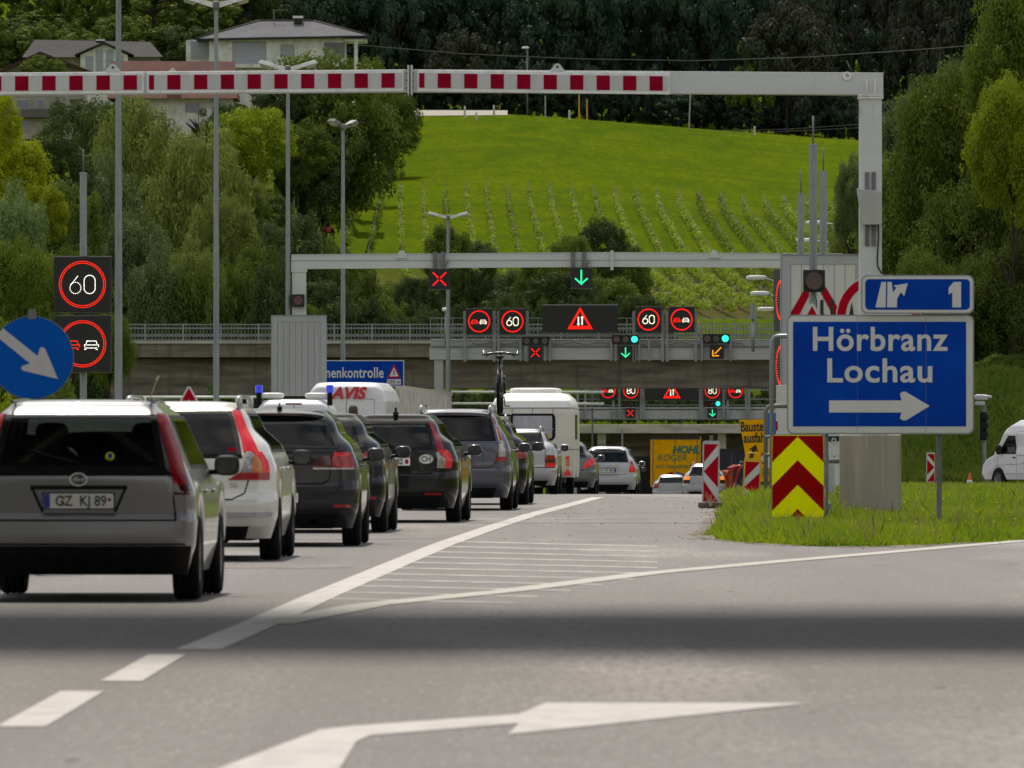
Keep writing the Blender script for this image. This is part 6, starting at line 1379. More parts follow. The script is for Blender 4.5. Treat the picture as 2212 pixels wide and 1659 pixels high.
# ---- second overpass
Y = 752; o = thing('far_overpass_bridge', 'pale concrete bridge beyond the second sign gantry, brown wall beneath', 'bridge', (PX(1300, Y), Y, T(10, Y)))
mb = MB(); bx(mb, 1100, 2000, 917, 936, 0, 9); mb.build('deck', concl, o, bevel=.05); mb = MB(); bx(mb, 1100, 2000, 936, 986, 3.5, 8); mb.build('girder', concb, o)
mb = MB()
for yy in (899, 906): bx(mb, 1100, 2000, yy - .7, yy + .7, .1, .2)
x = 1100
while x < 2000: bx(mb, x - .7, x + .7, 898, 917, .1, .2); x += 31
mb.build('railing', galvd, o)
for px in (1300, 1560): mb = MB(); mb.box(PX(px - 9, Y), PX(px + 9, Y), Y + 1, Y + 2.5, T(5, Y), PZ(936, Y)); mb.build('column', concl, o)
mb = MB(); bx(mb, 1180, 2000, 984, 1120, 12, 13); mb.build('underpass_dark_sheet', mat('underpass_shade', (.03, .03, .035), .9, noise=(.6, (.05, .045, .04), .4, .7)), o)  # near-black sheet, its colour stands for the shade in the underpass openings
# lamp post seen in the underpass
Y = 620; lp = thing('thin_lamp_post', 'thin blue-grey post in the underpass above the silver compact car', 'post', (PX(1344, Y), Y, T(PX(1344, Y), Y))); mb = MB(); mb.tube([(PX(1344, Y), Y, T(PX(1344, Y), Y)), W(1344, 930, Y)], .07, 8); mb.build('pole', galv, lp)
# ---- yellow lorry, blue lorry
Y = 453; zr = rz(Y)
def lorry(name, label, x0, x1, ytop, Y, m, L=8.0, th=.03):
    X0, X1 = PX(x0, Y), PX(x1, Y); zr = rz(Y); hw = (X1 - X0) / 2; zt = PZ(ytop, Y) - zr
    o = thing(name, label, 'lorry', ((X0 + X1) / 2, Y, zr), rot=-th)
    mb = MB(); mb.box(-hw, hw, 0, L, 1.0, zt); mb.build('cargo_box', m, o, world=False, bevel=.03)
    mb = MB(); mb.box(-hw - .02, hw + .02, -.03, .1, zt - .12, zt + .02); mb.build('top_edge', txtk, o, world=False)
    mb = MB(); mb.box(-.012, .012, -.012, .0, 1.05, zt - .12)
    for sx in (-1, 1): mb.box(sx * hw * .9 - .02, sx * hw * .9 + .02, -.02, 0, 1.05, zt - .15)
    mb.box(-hw, hw, -.015, 0, 1.0, 1.06); mb.build('door_frame', greyp, o, world=False)
    mb = MB(); mb.box(-hw + .1, hw - .1, .3, L + 1.6, .55, .95); mb.build('chassis', blk, o, world=False)
    mb = MB(); mb.box(-hw + .05, hw - .05, L + .3, L + 2.0, .5, 2.8); mb.build('cab', m, o, world=False, bevel=.12)
    for yw in (1.6, 2.9, L + 1.0):
        for sg in (1, -1): wheel(o, sg * (hw - .18), yw, .48, .3)
    for sg in (1, -1): mb = MB(); mb.box(*sorted((sg * (hw - .45), sg * (hw - .1))), -.02, .04, .62, .78); mb.build('tail_lamp', lred, o, world=False)
    mb = MB(); mb.box(-hw + .1, hw - .1, .0, .1, .45, .55); mb.build('under_run_bar', galvd, o, world=False)
    return o, hw, zt
lo, hw, zt = lorry('yellow_lorry', 'yellow box lorry with green slanted lettering on its rear doors', 1405, 1511, 944, 453, orange, 8)
teal = mat('teal_lettering', (.0, .2, .14), .5, noise=(9, (.0, .16, .11), .4, .7))
text('door_lettering', 'HOHL', .50, teal, (.55, -.02, zt - .65), lo, shear=.25, bold=.02, ext=.004, world=False)
tb = text('door_lettering', 'ROGER', .46, teal, (-.15, -.02, zt - 1.05), lo, shear=.15, bold=-.004, ext=.004, world=False)
text('door_lettering', 'INT. TRANSPORTE', .22, teal, (0, -.02, zt - 1.5), lo, ext=.004, world=False, sx=1.05)
mb = MB().use(signr).prism([(-.42, zt - 2.1), (-.1, zt - 2.0), (-.1, zt - 1.72), (-.42, zt - 1.84)], -.022, -.016); mb.use(mat('flag_blue', (.02, .1, .4), .5)).prism([(.08, zt - 2.0), (.42, zt - 2.12), (.46, zt - 1.86), (.08, zt - 1.72)], -.022, -.016); mb.build('door_emblem', None, lo, world=False)
lorry('dark_blue_lorry', 'dark blue lorry rear behind the far silver estate and orange sign', 1536, 1625, 970, 505, mat('dark_blue_tarp', (.012, .013, .03), .6, noise=((3, 3, 1), (.02, .02, .045), .4, .7)))
# ---- unseen overhead deck, added to throw the shadow band; slats soften its edges
o = thing('shadow_deck', 'unseen overhead deck added to cast the shadow band across the road', 'bridge', (14, 61, 0))
mb = MB(); mb.box(-26, 22, 56.3, 63.0, 5.15, 5.5); mb.build('deck', concb, o)
mb = MB(); y = 56.25
while y > 51.4: mb.box(-26, 22, y - .28 * max(.05, 1 - (56.25 - y) / 4.9), y, 5.2, 5.23); y -= .28
y = 63.05
while y < 69.6: mb.box(-26, 22, y, y + .28 * max(.05, 1 - (y - 63.05) / 6.6), 5.2, 5.23); y += .28
mb.build('shadow_fade_slats', galvd, o)  # gaps widen outward to fade the edges of the cast shadow
for x in (-22, 18): mb = MB(); mb.box(x - .6, x + .6, 57, 62.5, 0, 5.15); mb.build('column', concl, o)
# ------------------------------------------------------------------ vegetation
def leafmesh(name, C, Rad, nl, size, asp, seed, droop=0, up=.25):
    """leaf quads scattered over clumps: C clump centres (n,3), Rad radii"""
    rg = np.random.default_rng(seed); n = len(C)
    wgt = Rad ** 2; idx = rg.choice(n, nl, p=wgt / wgt.sum())
    d = rg.normal(size=(nl, 3)); d /= np.linalg.norm(d, axis=1)[:, None]
    rr = Rad[idx] * (.62 + .42 * rg.random(nl) ** .6)
    wob = 1 + .25 * np.sin(d[:, 0] * 5 + idx) * np.cos(d[:, 2] * 6 + idx * 1.7)
    P = C[idx] + d * (rr * wob)[:, None] * np.array([1, 1, .8 if not droop else 1.15])
    nrm = d + rg.normal(size=(nl, 3)) * .42; nrm[:, 2] += up; nrm /= np.linalg.norm(nrm, axis=1)[:, None]
    a = rg.normal(size=(nl, 3)); 
    if droop: a[:, 2] -= 2.0 * droop
    t = np.cross(nrm, a); t /= np.linalg.norm(t, axis=1)[:, None] + 1e-9; b = np.cross(nrm, t)
    if droop: t, b = b, t
    s = size * (.6 + .8 * rg.random(nl))[:, None]
    v = np.stack([P - t * s * .5, P + b * s * asp * .5, P + t * s * .5, P - b * s * asp * .5], 1).reshape(-1, 3).astype(np.float32)
    me = bpy.data.meshes.new(name); me.vertices.add(nl * 4); me.vertices.foreach_set('co', v.ravel())
    me.loops.add(nl * 4); me.loops.foreach_set('vertex_index', np.arange(nl * 4, dtype=np.int32))
    me.polygons.add(nl); me.polygons.foreach_set('loop_start', np.arange(0, nl * 4, 4, dtype=np.int32)); me.polygons.foreach_set('loop_total', np.full(nl, 4, dtype=np.int32))
    at = me.attributes.new('tint', 'FLOAT', 'POINT'); ct = rg.random(n)
    at.data.foreach_set('value', np.repeat(np.clip(.55 * ct[idx] + .45 * rg.random(nl), 0, 1), 4).astype(np.float32))
    me.update(); me.validate(); return me
def clumps(kind, n, seed):
    """clump centres and radii in a crown about 1 wide (radius) and 0..1 high"""
    rg = np.random.default_rng(seed); C = []; Rr = []
    for i in range(n):
        while True:
            p = rg.uniform(-1, 1, 3); z = (p[2] + 1) / 2
            if kind == 'broad': lim = math.sqrt(max(0, 1 - ((z - .55) / .5) ** 2)) * (1 if z > .3 else .8)
            elif kind == 'column': lim = .95 * min(1, (1 - z) * 3.2 + .12) * min(1, z * 6 + .5)
            elif kind == 'conifer': lim = (1 - z) * .95 + .04
            elif kind == 'willow': lim = math.sqrt(max(0, 1 - (max(z, .35) - .35) ** 2 / .42)) * .98
            else: lim = math.sqrt(max(0, 1 - z * z)) * 1.0
            r = math.hypot(p[0], p[1])
            if lim > 0 and r < lim and (r > lim * .62 or z > .75 or rg.random() < .15): break
        C.append((p[0], p[1], z)); Rr.append(rg.uniform(.10, .24) * (.75 if kind == 'conifer' else 1))
    for k in range(n // 5):                                  # sprays that stick out and make the outline ragged
        p = C[rg.integers(len(C))]; f = rg.uniform(1.08, 1.3); C.append((p[0] * f, p[1] * f, min(1.08, .5 + (p[2] - .5) * rg.uniform(1.0, 1.15)))); Rr.append(rg.uniform(.04, .09))
    return np.array(C), np.array(Rr)
CROWN = {}
def crown_mesh(key, kind, n, nl, size, asp, seed, droop=0, hs=1.0):
    C, Rr = clumps(kind, n, seed); C = C * np.array([1, 1, hs]); CROWN.setdefault(key, []).append((leafmesh('crown_' + key, C, Rr, nl, size, asp, seed, droop), hs))
for q in range(3):
    crown_mesh('far', 'broad', 60, 13000, .075, .7, 10 + q, hs=1.7); crown_mesh('mid', 'broad', 120, 26000, .048, .65, 20 + q, hs=1.6)
    crown_mesh('bush', 'bush', 70, 16000, .055, .65, 30 + q, hs=.9); crown_mesh('willow', 'willow', 150, 36000, .075, .24, 40 + q, 1, hs=1.5)
for q in range(2):
    crown_mesh('conifer', 'conifer', 70, 9000, .07, .4, 50 + q, hs=2.6); crown_mesh('near', 'broad', 230, 60000, .034, .6, 60 + q, hs=1.5); crown_mesh('silver', 'column', 220, 56000, .056, .36, 70 + q, .2, hs=1.9)
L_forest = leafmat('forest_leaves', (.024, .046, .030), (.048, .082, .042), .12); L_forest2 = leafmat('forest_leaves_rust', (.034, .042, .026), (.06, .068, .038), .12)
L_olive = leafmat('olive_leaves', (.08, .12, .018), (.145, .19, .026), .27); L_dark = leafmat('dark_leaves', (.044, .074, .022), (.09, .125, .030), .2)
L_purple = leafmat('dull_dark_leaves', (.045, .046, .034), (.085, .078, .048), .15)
L_bright = leafmat('bright_leaves', (.14, .20, .008), (.26, .31, .012), .4); L_yellow = leafmat('yellow_leaves', (.19, .23, .006), (.34, .38, .010), .4)
L_willow = leafmat('willow_leaves', (.12, .155, .03), (.23, .265, .055), .3); L_silver = leafmat('silver_willow_leaves', (.09, .135, .035), (.22, .29, .11), .3)
L_green = leafmat('green_leaves', (.075, .12, .014), (.15, .20, .018), .32); L_vine = leafmat('vine_leaves', (.14, .20, .018), (.33, .42, .045), .42)
bark = mat('bark', (.03, .024, .018), .9, noise=((6, 6, 1.5), (.018, .014, .01), .4, .65), bump=((8, 8, 2), .8, .03))
TRK = []
for q in range(3):
    rr = random.Random(q); mb = MB(); mb.tube([(0, 0, -.05), (.01, 0, .25), (.02 * (q - 1), .01, .6), (.03 * (q - 1), .0, .9)], [.06, .045, .03, .01], 9)
    for i in range(9):
        a = rr.uniform(0, 6.28); z = rr.uniform(.3, .7); l = rr.uniform(.3, .7); p0 = (0, 0, z)
        mb.tube([p0, (math.cos(a) * l * .5, math.sin(a) * l * .5, z + .06), (math.cos(a) * l, math.sin(a) * l, z + .12)], [.035, .02, .008], 6)
    me = mb.build('trunk', bark, None, smooth=True); TRK.append(me.data); bpy.data.objects.remove(me)
NT = [0]
def tree(px, Y, ytop, wpx, key, m, name, label, group=None, z0=None, cat='tree', lift=.1, sq=1.0, asp=None):
    """px: column, ytop: pixel row of the crown's top, wpx: crown width in pixels at its depth"""
    x = PX(px, Y); z0 = T(x, Y) if z0 is None else z0; zt = PZ(ytop, Y); h = max(zt - z0, 1.2); rad = wpx / 2 * Y / F
    o = thing(name, label, cat, (x, Y, z0), group, RND.uniform(0, 6.28)); me, hs = RND.choice(CROWN[key])
    c = bpy.data.objects.new('crown', me); COL.objects.link(c); c.parent = o
    if not me.materials: me.materials.append(m)
    c.material_slots[0].link = 'OBJECT'; c.material_slots[0].material = m
    ch = min(h * (1 - lift), rad * (asp or {'silver': 4, 'conifer': 5, 'far': 4.5, 'near': 3}.get(key, 2.6))); c.location = (0, 0, h - ch); c.scale = (rad * .92, rad * .92 * sq, ch / hs * .98)
    t = bpy.data.objects.new('trunk', RND.choice(TRK)); COL.objects.link(t); t.parent = o; t.scale = (rad * .8, rad * .8, h * .95); NT[0] += 1
    return o
# dark forest above the meadow
G = 'dark forest trees above the meadow'
for row, (Y0, n) in enumerate(((1262, 19), (1300, 19), (1345, 18))):
    for i in range(n):
        px = 470 + i * (1850 / n) + RND.uniform(-30, 30); Y = Y0 + RND.uniform(-10, 10); 
        yt = -40 - row * 45 + RND.uniform(-25, 40); tree(px, Y, yt, RND.uniform(150, 230), 'far' if RND.random() < .93 else 'conifer', L_forest if RND.random() < .72 else L_forest2, 'forest_tree', 'dark tree in the shaded wood above the meadow', G, lift=.02)
for i in range(60):
    px = 900 + i * 23 + RND.uniform(-12, 12); Y = 1240 + RND.uniform(-4, 8); yb = HY - (T(PX(px, Y), Y) - CH) * F / Y
    tree(px, Y, yb - RND.uniform(45, 130), RND.uniform(60, 110), 'far', L_forest, 'wood_edge_tree', 'low dark tree along the lower edge of the wood', 'undergrowth along the wood edge', lift=.0)
for (px, yt, w_, m, lab) in ((1000, 60, 150, L_forest2, 'rust-tinged forest tree left of the centre'), (1620, 95, 110, L_olive, 'slightly lighter green tree in the wood above the right meadow'), (1700, 20, 200, L_forest2, 'brownish tree high in the wood near the upper right')):
    tree(px, 1236, yt, w_, 'far', m, 'forest_tree', lab, lift=.02)
# olive wood upper left
for i, (px, yt, w_) in enumerate(((30, 40, 130), (-20, -60, 170), (110, 20, 170), (210, -20, 190), (90, -90, 160), (330, -40, 200), (300, 50, 150), (430, -10, 170), (520, -60, 200), (400, 70, 120), (190, -110, 200), (430, -120, 200), (-30, 90, 110))):
    tree(px, 1090 + (i * 37) % 60, yt, w_, 'far', L_olive if i % 4 else L_dark, 'hillside_tree', 'olive green broad tree on the slope behind the left houses', 'hillside trees at the upper left', lift=.02)
# mid trees near houses and left edge of meadow
for a in ((700, 905, 120, 330, 'mid', L_olive, 'garden_tree', 'leafy garden tree in front of the pale villa'), (610, 900, 150, 150, 'mid', L_dark, 'garden_tree', 'dark shrub-like tree left of the villa terrace, above the striped beam'),
          (790, 1000, 130, 130, 'mid', L_olive, 'garden_tree', 'olive tree right of the villa corner'), (850, 1055, 195, 130, 'mid', L_olive, 'meadow_edge_tree', 'light-leaved tree bulging into the meadow left edge'), (780, 1060, 210, 150, 'mid', L_dark, 'meadow_edge_tree', 'dark tree behind the meadow edge tree'),
          (735, 968, 288, 170, 'mid', L_purple, 'round_dark_tree', 'round dull dark tree at the lower left corner of the meadow'), (660, 900, 300, 200, 'mid', L_dark, 'dark_tree', 'dark green tree between willow and meadow'), (545, 830, 235, 200, 'mid', L_bright, 'yellowish_tree', 'yellow-green topped tree right above the big willow'), (640, 890, 265, 160, 'mid', L_green, 'yellowish_tree', 'green tree with sunlit top left of the third lamp post'),
          (690, 905, 215, 230, 'mid', L_dark, 'dark_tree', 'dark tree just below the striped beam centre'), (500, 850, 225, 140, 'mid', L_dark, 'dark_tree', 'dark tree below the red-roofed house'), (430, 850, 205, 120, 'conifer', L_dark, 'conifer', 'dark conifer in front of the white walls below the striped beam'), (350, 850, 215, 90, 'conifer', L_dark, 'conifer', 'smaller dark conifer left of the second lamp post'),
          (535, 812, 400, 120, 'mid', L_olive, 'slope_shrub', 'olive shrub in the gap between willow and third lamp post'), (590, 815, 425, 100, 'mid', L_dark, 'slope_shrub', 'dark shrub left of the red tractor'), (255, 840, 215, 190, 'mid', L_dark, 'dark_tree', 'dark tree between lower left house and willow'), (160, 820, 220, 170, 'mid', L_dark, 'dark_tree', 'very dark tree right of the lower left house windows'), (110, 700, 300, 150, 'mid', L_olive, 'olive_tree', 'dull green tree below the lower left house'), (510, 1000, 108, 110, 'mid', L_yellow, 'yellow_shrub', 'yellow-green shrub beside the red roof and villa'), (445, 1000, 108, 60, 'mid', L_yellow, 'yellow_shrub', 'small yellow-green shrub above the red roof ridge'),
          (95, 848, 118, 110, 'bush', L_olive, 'ivy_bush', 'green ivy covering the front of the left gabled roof')):
    px, Y, yt, w_, key, m, nm, lab = a; tree(px, Y, yt, w_, key, m, nm, lab, lift=.0, asp=(1.7 if Y < 900 and px > 500 else 1.7 if 600 < px < 700 and Y < 1000 else None), z0=(PZ(160, 848) if nm == 'ivy_bush' else (T(PX(px, Y), Y) if nm != 'yellow_shrub' else PZ(150, Y))))
# big willows, left
for a in ((300, 590, 235, 300, 'willow', L_willow, 'willow_tree', 'large olive-green willow in the centre of the left tree group, leftmost crown'), (430, 585, 275, 260, 'willow', L_willow, 'willow_tree', 'large drooping willow right of the second lamp post'), (480, 570, 420, 180, 'willow', L_willow, 'willow_tree', 'lower willow crown beside the second lamp post'),
          (215, 560, 325, 200, 'silver', L_silver, 'silver_willow', 'silver-leaved willow behind the pole of the 60 sign'), (290, 556, 430, 190, 'silver', L_silver, 'silver_willow', 'silver willow right of the leftmost lamp post'), (350, 550, 530, 170, 'silver', L_silver, 'silver_willow', 'silver willow just above the bridge railing at left'), (420, 552, 510, 150, 'silver', L_willow, 'silver_willow', 'pale willow between the second lamp post and bridge'), (500, 556, 560, 200, 'willow', L_green, 'green_willow', 'green bushy willow above the bridge railing left of the grey panel box'),
          (560, 560, 540, 150, 'mid', L_green, 'roadside_tree', 'green tree next to the third lamp post base'), (25, 300, 392, 170, 'silver', L_silver, 'silver_shrub_tree', 'silver-green tree cut by the left edge below the yellow tree'), (120, 420, 300, 170, 'mid', L_dark, 'dark_tree', 'dark tree between yellow tree and silver willow'), (150, 380, 400, 160, 'mid', L_olive, 'olive_tree', 'olive tree left of the 60 sign pole'),
          (15, 350, 285, 200, 'mid', L_yellow, 'yellow_tree', 'bright yellow-green tree at the left edge'), (95, 340, 400, 110, 'mid', L_yellow, 'yellow_tree', 'lower yellow-green branches beside the yellow tree'), (-10, 340, 200, 120, 'mid', L_yellow, 'yellow_tree', 'thin upper yellow tree at the extreme left edge'),
          (40, 290, 520, 210, 'near', L_green, 'roadside_tree', 'green roadside tree above the round blue sign'), (75, 300, 620, 160, 'near', L_green, 'roadside_tree', 'green roadside tree behind the LED sign'), (150, 310, 540, 150, 'near', L_green, 'roadside_tree', 'green tree right of the 60 sign'), (110, 275, 790, 150, 'bush', L_green, 'roadside_shrub', 'low green shrub under the LED sign'), (30, 240, 700, 190, 'bush', L_green, 'roadside_shrub', 'green shrub beside the round blue sign'), (-10, 150, 850, 150, 'bush', L_bright, 'roadside_shrub', 'sunlit yellow-green shrub behind the nearest silver car'), (200, 330, 800, 120, 'bush', L_dark, 'roadside_shrub', 'dark shrub in front of the left bridge end'), (70, 250, 815, 110, 'bush', L_green, 'roadside_shrub', 'green shrub at the foot of the LED sign pole'),
          (330, 430, 852, 160, 'bush', L_dark, 'roadside_shrub', 'dark undergrowth below the bridge between left lamp posts'), (470, 430, 855, 170, 'bush', L_dark, 'roadside_shrub', 'dark undergrowth below the bridge right of the second lamp post'), (600, 430, 858, 150, 'bush', L_dark, 'roadside_shrub', 'dark undergrowth below the bridge behind the police van')):
    px, Y, yt, w_, key, m, nm, lab = a; tree(px, Y, yt, w_, key, m, nm, lab, lift=.03)
# bushes behind the bridge
YY = 610
for i, (px, yt, w_, m) in enumerate(((560, 480, 160, L_dark), (640, 470, 170, L_dark), (700, 520, 150, L_olive), (760, 560, 140, L_olive), (830, 610, 130, L_olive), (900, 600, 120, L_dark), (965, 490, 115, L_olive), (1030, 525, 110, L_dark), (1010, 590, 170, L_dark), (1100, 590, 130, L_dark), (1165, 560, 120, L_olive), (1235, 510, 120, L_olive), (1300, 478, 125, L_dark), (1350, 530, 130, L_olive), (1215, 590, 180, L_dark), (1320, 600, 140, L_olive), (1120, 620, 180, L_dark), (860, 660, 120, L_green), (780, 640, 120, L_dark), (700, 610, 150, L_dark), (620, 580, 150, L_dark), (1395, 640, 90, L_dark))):
    tree(px, YY + (i * 13) % 60, yt, w_, 'mid', m, 'bank_tree', 'dark green bushy tree between bridge railing and vineyard', 'bushy trees behind the bridge', z0=PZ(735, YY + (i * 13) % 60), lift=.0)
# right side trees
for a in ((1990, 412, 150, 170, 'silver', L_silver, 'silver_willow', 'tall silver willow right of the gantry post, highest tip'), (2085, 417, 95, 200, 'silver', L_silver, 'silver_willow', 'silver willow near the right edge behind the green tree'), (1935, 412, 225, 110, 'silver', L_silver, 'silver_willow', 'silver willow foliage hugging the gantry post'), (1845, 427, 330, 80, 'silver', L_silver, 'silver_willow', 'small silver willow left of the gantry post'), (1850, 435, 440, 110, 'silver', L_willow, 'silver_willow', 'low silver willow behind the masts'),
          (2230, 387, -40, 220, 'near', L_green, 'green_tree', 'green tree filling the upper right corner'), (2080, 392, 160, 240, 'near', L_green, 'green_tree', 'large green tree right of the silver willow'), (2190, 380, 180, 160, 'near', L_bright, 'sunlit_tree', 'sunlit yellow-green branches at the right edge'), (2000, 397, 300, 230, 'near', L_olive, 'green_tree', 'olive green tree above the blue signs'), (2120, 387, 380, 240, 'near', L_olive, 'green_tree', 'dark olive tree right of the exit number sign'), (1960, 402, 430, 160, 'near', L_green, 'green_tree', 'green tree right behind the gantry junction box'),
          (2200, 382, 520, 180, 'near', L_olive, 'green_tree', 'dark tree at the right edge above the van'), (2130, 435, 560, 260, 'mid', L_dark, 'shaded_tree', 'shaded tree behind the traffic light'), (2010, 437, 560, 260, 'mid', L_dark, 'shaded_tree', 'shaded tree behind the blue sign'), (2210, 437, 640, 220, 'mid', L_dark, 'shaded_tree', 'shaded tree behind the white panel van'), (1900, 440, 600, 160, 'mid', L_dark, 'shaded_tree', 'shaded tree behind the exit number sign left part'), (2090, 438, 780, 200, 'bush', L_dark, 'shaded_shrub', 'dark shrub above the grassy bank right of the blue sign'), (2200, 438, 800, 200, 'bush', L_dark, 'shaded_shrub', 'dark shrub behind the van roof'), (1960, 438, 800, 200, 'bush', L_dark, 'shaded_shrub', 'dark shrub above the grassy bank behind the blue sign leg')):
    px, Y, yt, w_, key, m, nm, lab = a; tree(px, Y, yt, w_ * (1.35 if key != 'silver' else 1.15), key, m, nm, lab, lift=.0 if key in ('bush',) else .04)
def fill(lst, Y, n, x0, x1, t0, t1, w0, w1, key, ms, nm, lab, grp, z0=None, asp=None):
    for i in range(n):
        px = x0 + (x1 - x0) * (i + .5) / n + RND.uniform(-12, 12); y = Y + RND.uniform(-12, 12)
        tree(px, y, RND.uniform(t0, t1), RND.uniform(w0, w1), key, RND.choice(ms), nm, lab, grp, lift=0, z0=None if z0 is None else PZ(z0, y), asp=asp)
fill(0, 560, 9, -20, 620, 560, 630, 130, 190, 'mid', [L_dark, L_olive], 'bank_tree', 'green tree in the mass behind the left end of the bridge', 'green trees behind the left bridge end', asp=5)
fill(0, 625, 7, -20, 500, 440, 520, 140, 200, 'mid', [L_dark, L_olive], 'bank_tree', 'dark tree between and behind the left willows', 'dark trees behind the left willows', asp=5)
fill(0, 690, 6, 60, 500, 320, 400, 150, 210, 'mid', [L_dark, L_dark, L_olive], 'slope_tree', 'dark tree on the slope below the left houses', 'dark trees below the houses', asp=5)
fill(0, 575, 12, 560, 940, 630, 680, 90, 130, 'bush', [L_dark, L_olive, L_dark], 'bank_shrub', 'dark shrub right behind the bridge railing, left part', 'shrubs behind the bridge railing', z0=760)
fill(0, 580, 12, 940, 1420, 630, 675, 90, 130, 'bush', [L_dark], 'bank_shrub', 'dark shrub right behind the gantry railing', 'shrubs behind the gantry railing', z0=760)
fill(0, 778, 34, 560, 1700, 836, 850, 70, 100, 'bush', [L_dark], 'darkening_shrub', 'low dark shrub added to darken the far embankment under the bridge', 'low shrubs on the far embankment', z0=905)  # shrubs put in to darken the bright slope behind
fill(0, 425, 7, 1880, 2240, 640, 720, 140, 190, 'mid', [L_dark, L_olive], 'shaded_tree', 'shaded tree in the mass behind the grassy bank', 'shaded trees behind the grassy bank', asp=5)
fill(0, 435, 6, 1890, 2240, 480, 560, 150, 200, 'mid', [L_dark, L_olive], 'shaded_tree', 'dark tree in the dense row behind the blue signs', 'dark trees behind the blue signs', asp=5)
fill(0, 445, 5, 1920, 2240, 330, 420, 150, 200, 'mid', [L_olive, L_dark], 'shaded_tree', 'dull green tree high in the right-hand row', 'dull green trees high at the right', asp=5)
fill(0, 400, 7, 1935, 2240, 330, 420, 150, 200, 'near', [L_green, L_olive], 'green_tree', 'leafy green tree in the wall of trees right of the gantry post, upper part', 'leafy trees at the right, upper part', asp=3)
fill(0, 392, 7, 1935, 2240, 520, 600, 150, 190, 'near', [L_olive, L_green, L_dark], 'green_tree', 'leafy green tree in the wall of trees right of the blue signs', 'leafy trees right of the blue signs', asp=3)
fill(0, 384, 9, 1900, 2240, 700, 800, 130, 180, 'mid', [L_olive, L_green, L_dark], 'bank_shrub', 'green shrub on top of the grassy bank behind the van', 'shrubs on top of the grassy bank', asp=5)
fill(0, 320, 5, 0, 260, 600, 700, 110, 150, 'near', [L_green, L_olive], 'roadside_tree', 'leafy green tree in the hedge behind the LED sign', 'leafy trees behind the LED sign', asp=3)
fill(0, 985, 14, -40, 480, 30, 85, 130, 180, 'far', [L_olive, L_olive, L_dark], 'hillside_tree', 'olive tree standing close behind the left house roofs', 'hillside trees close behind the house roofs')
fill(0, 1120, 15, -40, 560, 70, 115, 150, 200, 'far', [L_olive, L_dark, L_olive], 'hillside_tree', 'olive tree low on the slope right behind the left houses', 'hillside trees right behind the left houses')
# ---- vineyard rows
vpost = mat('vine_post', (.5, .48, .42), .8, noise=(5, (.18, .17, .14), .4, .7))
tops = [683 - 46, 683, 729, 775, 825, 866, 915, 962, 1008, 1050, 1096, 1143, 1188, 1235, 1283, 1328, 1373, 1418, 1465, 1510, 1557, 1603, 1650, 1695, 1741, 1787]
def rowx(i, Y): 
    x0 = PX(tops[i] if tops[i] > 0 else 0, 1000); d = 1000 - Y
    return x0 + .0085 * d * (0 if i < 5 else 1) + .0009 * max(0, 893 - Y) ** 2 + (.002 * d if i < 5 else .006 * max(0, d - 20))
for i in range(len(tops)):
    rg = np.random.default_rng(i); Ys = np.arange(824, 1000 + 6 * math.sin(i * 1.7), .55); C = []; Rr = []
    sparse = .45 if i < 5 else 1.0
    for y in Ys:
        if rg.random() < (.97 if y < 900 else .85) * sparse + .05:
            x = rowx(i, y); C.append((x, y, T(x, y) + rg.uniform(.5, 1.45) * (1.15 if y > 985 else 1))); Rr.append(rg.uniform(.25, .5) * (.85 if y < 893 else .74))
    o = thing('vine_row', 'row of green grapevines on posts running up the slope', 'vine row', (rowx(i, 824), 824, T(rowx(i, 824), 824)), 'vine rows on the slope')
    C = np.array(C) - np.array(o.location); me = leafmesh('vines', C, np.array(Rr), 9000, .22, .7, i); me.materials.append(L_vine)
    v = bpy.data.objects.new('vines', me); COL.objects.link(v); v.parent = o
    mb = MB(); y = 826
    while y < 1001: x = rowx(i, y); z = T(x, y); mb.box(x - .04, x + .04, y - .04, y + .04, z - .2, z + (2.2 if y > 985 else 1.8)); y += 7
    x = rowx(i, 1000.5); z = T(x, 1000.5); mb.box(x - .05, x + .05, 1000.4, 1000.6, z - .2, z + 2.3); mb.build('row_posts', vpost, o)
# ---- grass on the island
def grassmesh(name, pts, hts, seed, wd=.012):
    rg = np.random.default_rng(seed); n = len(pts); a = rg.uniform(0, 2 * np.pi, n); ln = rg.normal(0, .35, (n, 2)) * hts[:, None]
    w_ = wd * (.6 + .8 * rg.random(n)) * (1 + pts[:, 1] / 150); dx = np.cos(a) * w_; dy = np.sin(a) * w_ * .5
    A = pts + np.stack([-dx, -dy, np.zeros(n)], 1); B = pts + np.stack([dx, dy, np.zeros(n)], 1)
    M1 = pts + np.stack([ln[:, 0] * .35 + dx * .7, ln[:, 1] * .35, hts * .6], 1); M0 = M1 - np.stack([1.4 * dx, np.zeros(n), np.zeros(n)], 1)
    Tp = pts + np.stack([ln[:, 0], ln[:, 1], hts], 1); v = np.stack([A, B, M1, Tp, M0], 1).reshape(-1, 3).astype(np.float32)
    me = bpy.data.meshes.new(name); me.vertices.add(n * 5); me.vertices.foreach_set('co', v.ravel()); me.loops.add(n * 5); me.loops.foreach_set('vertex_index', np.arange(n * 5, dtype=np.int32))
    me.polygons.add(n); me.polygons.foreach_set('loop_start', np.arange(0, n * 5, 5, dtype=np.int32)); me.polygons.foreach_set('loop_total', np.full(n, 5, dtype=np.int32))
    at = me.attributes.new('tint', 'FLOAT', 'POINT'); pat = .5 + .5 * np.sin(pts[:, 0] * 2.1 + 1.3 * np.sin(pts[:, 1] * .35)) * np.sin(pts[:, 1] * .21 + pts[:, 0]); at.data.foreach_set('value', np.repeat(np.clip(.5 * pat + .5 * rg.random(n), 0, 1), 5).astype(np.float32)); me.update(); me.validate(); return me
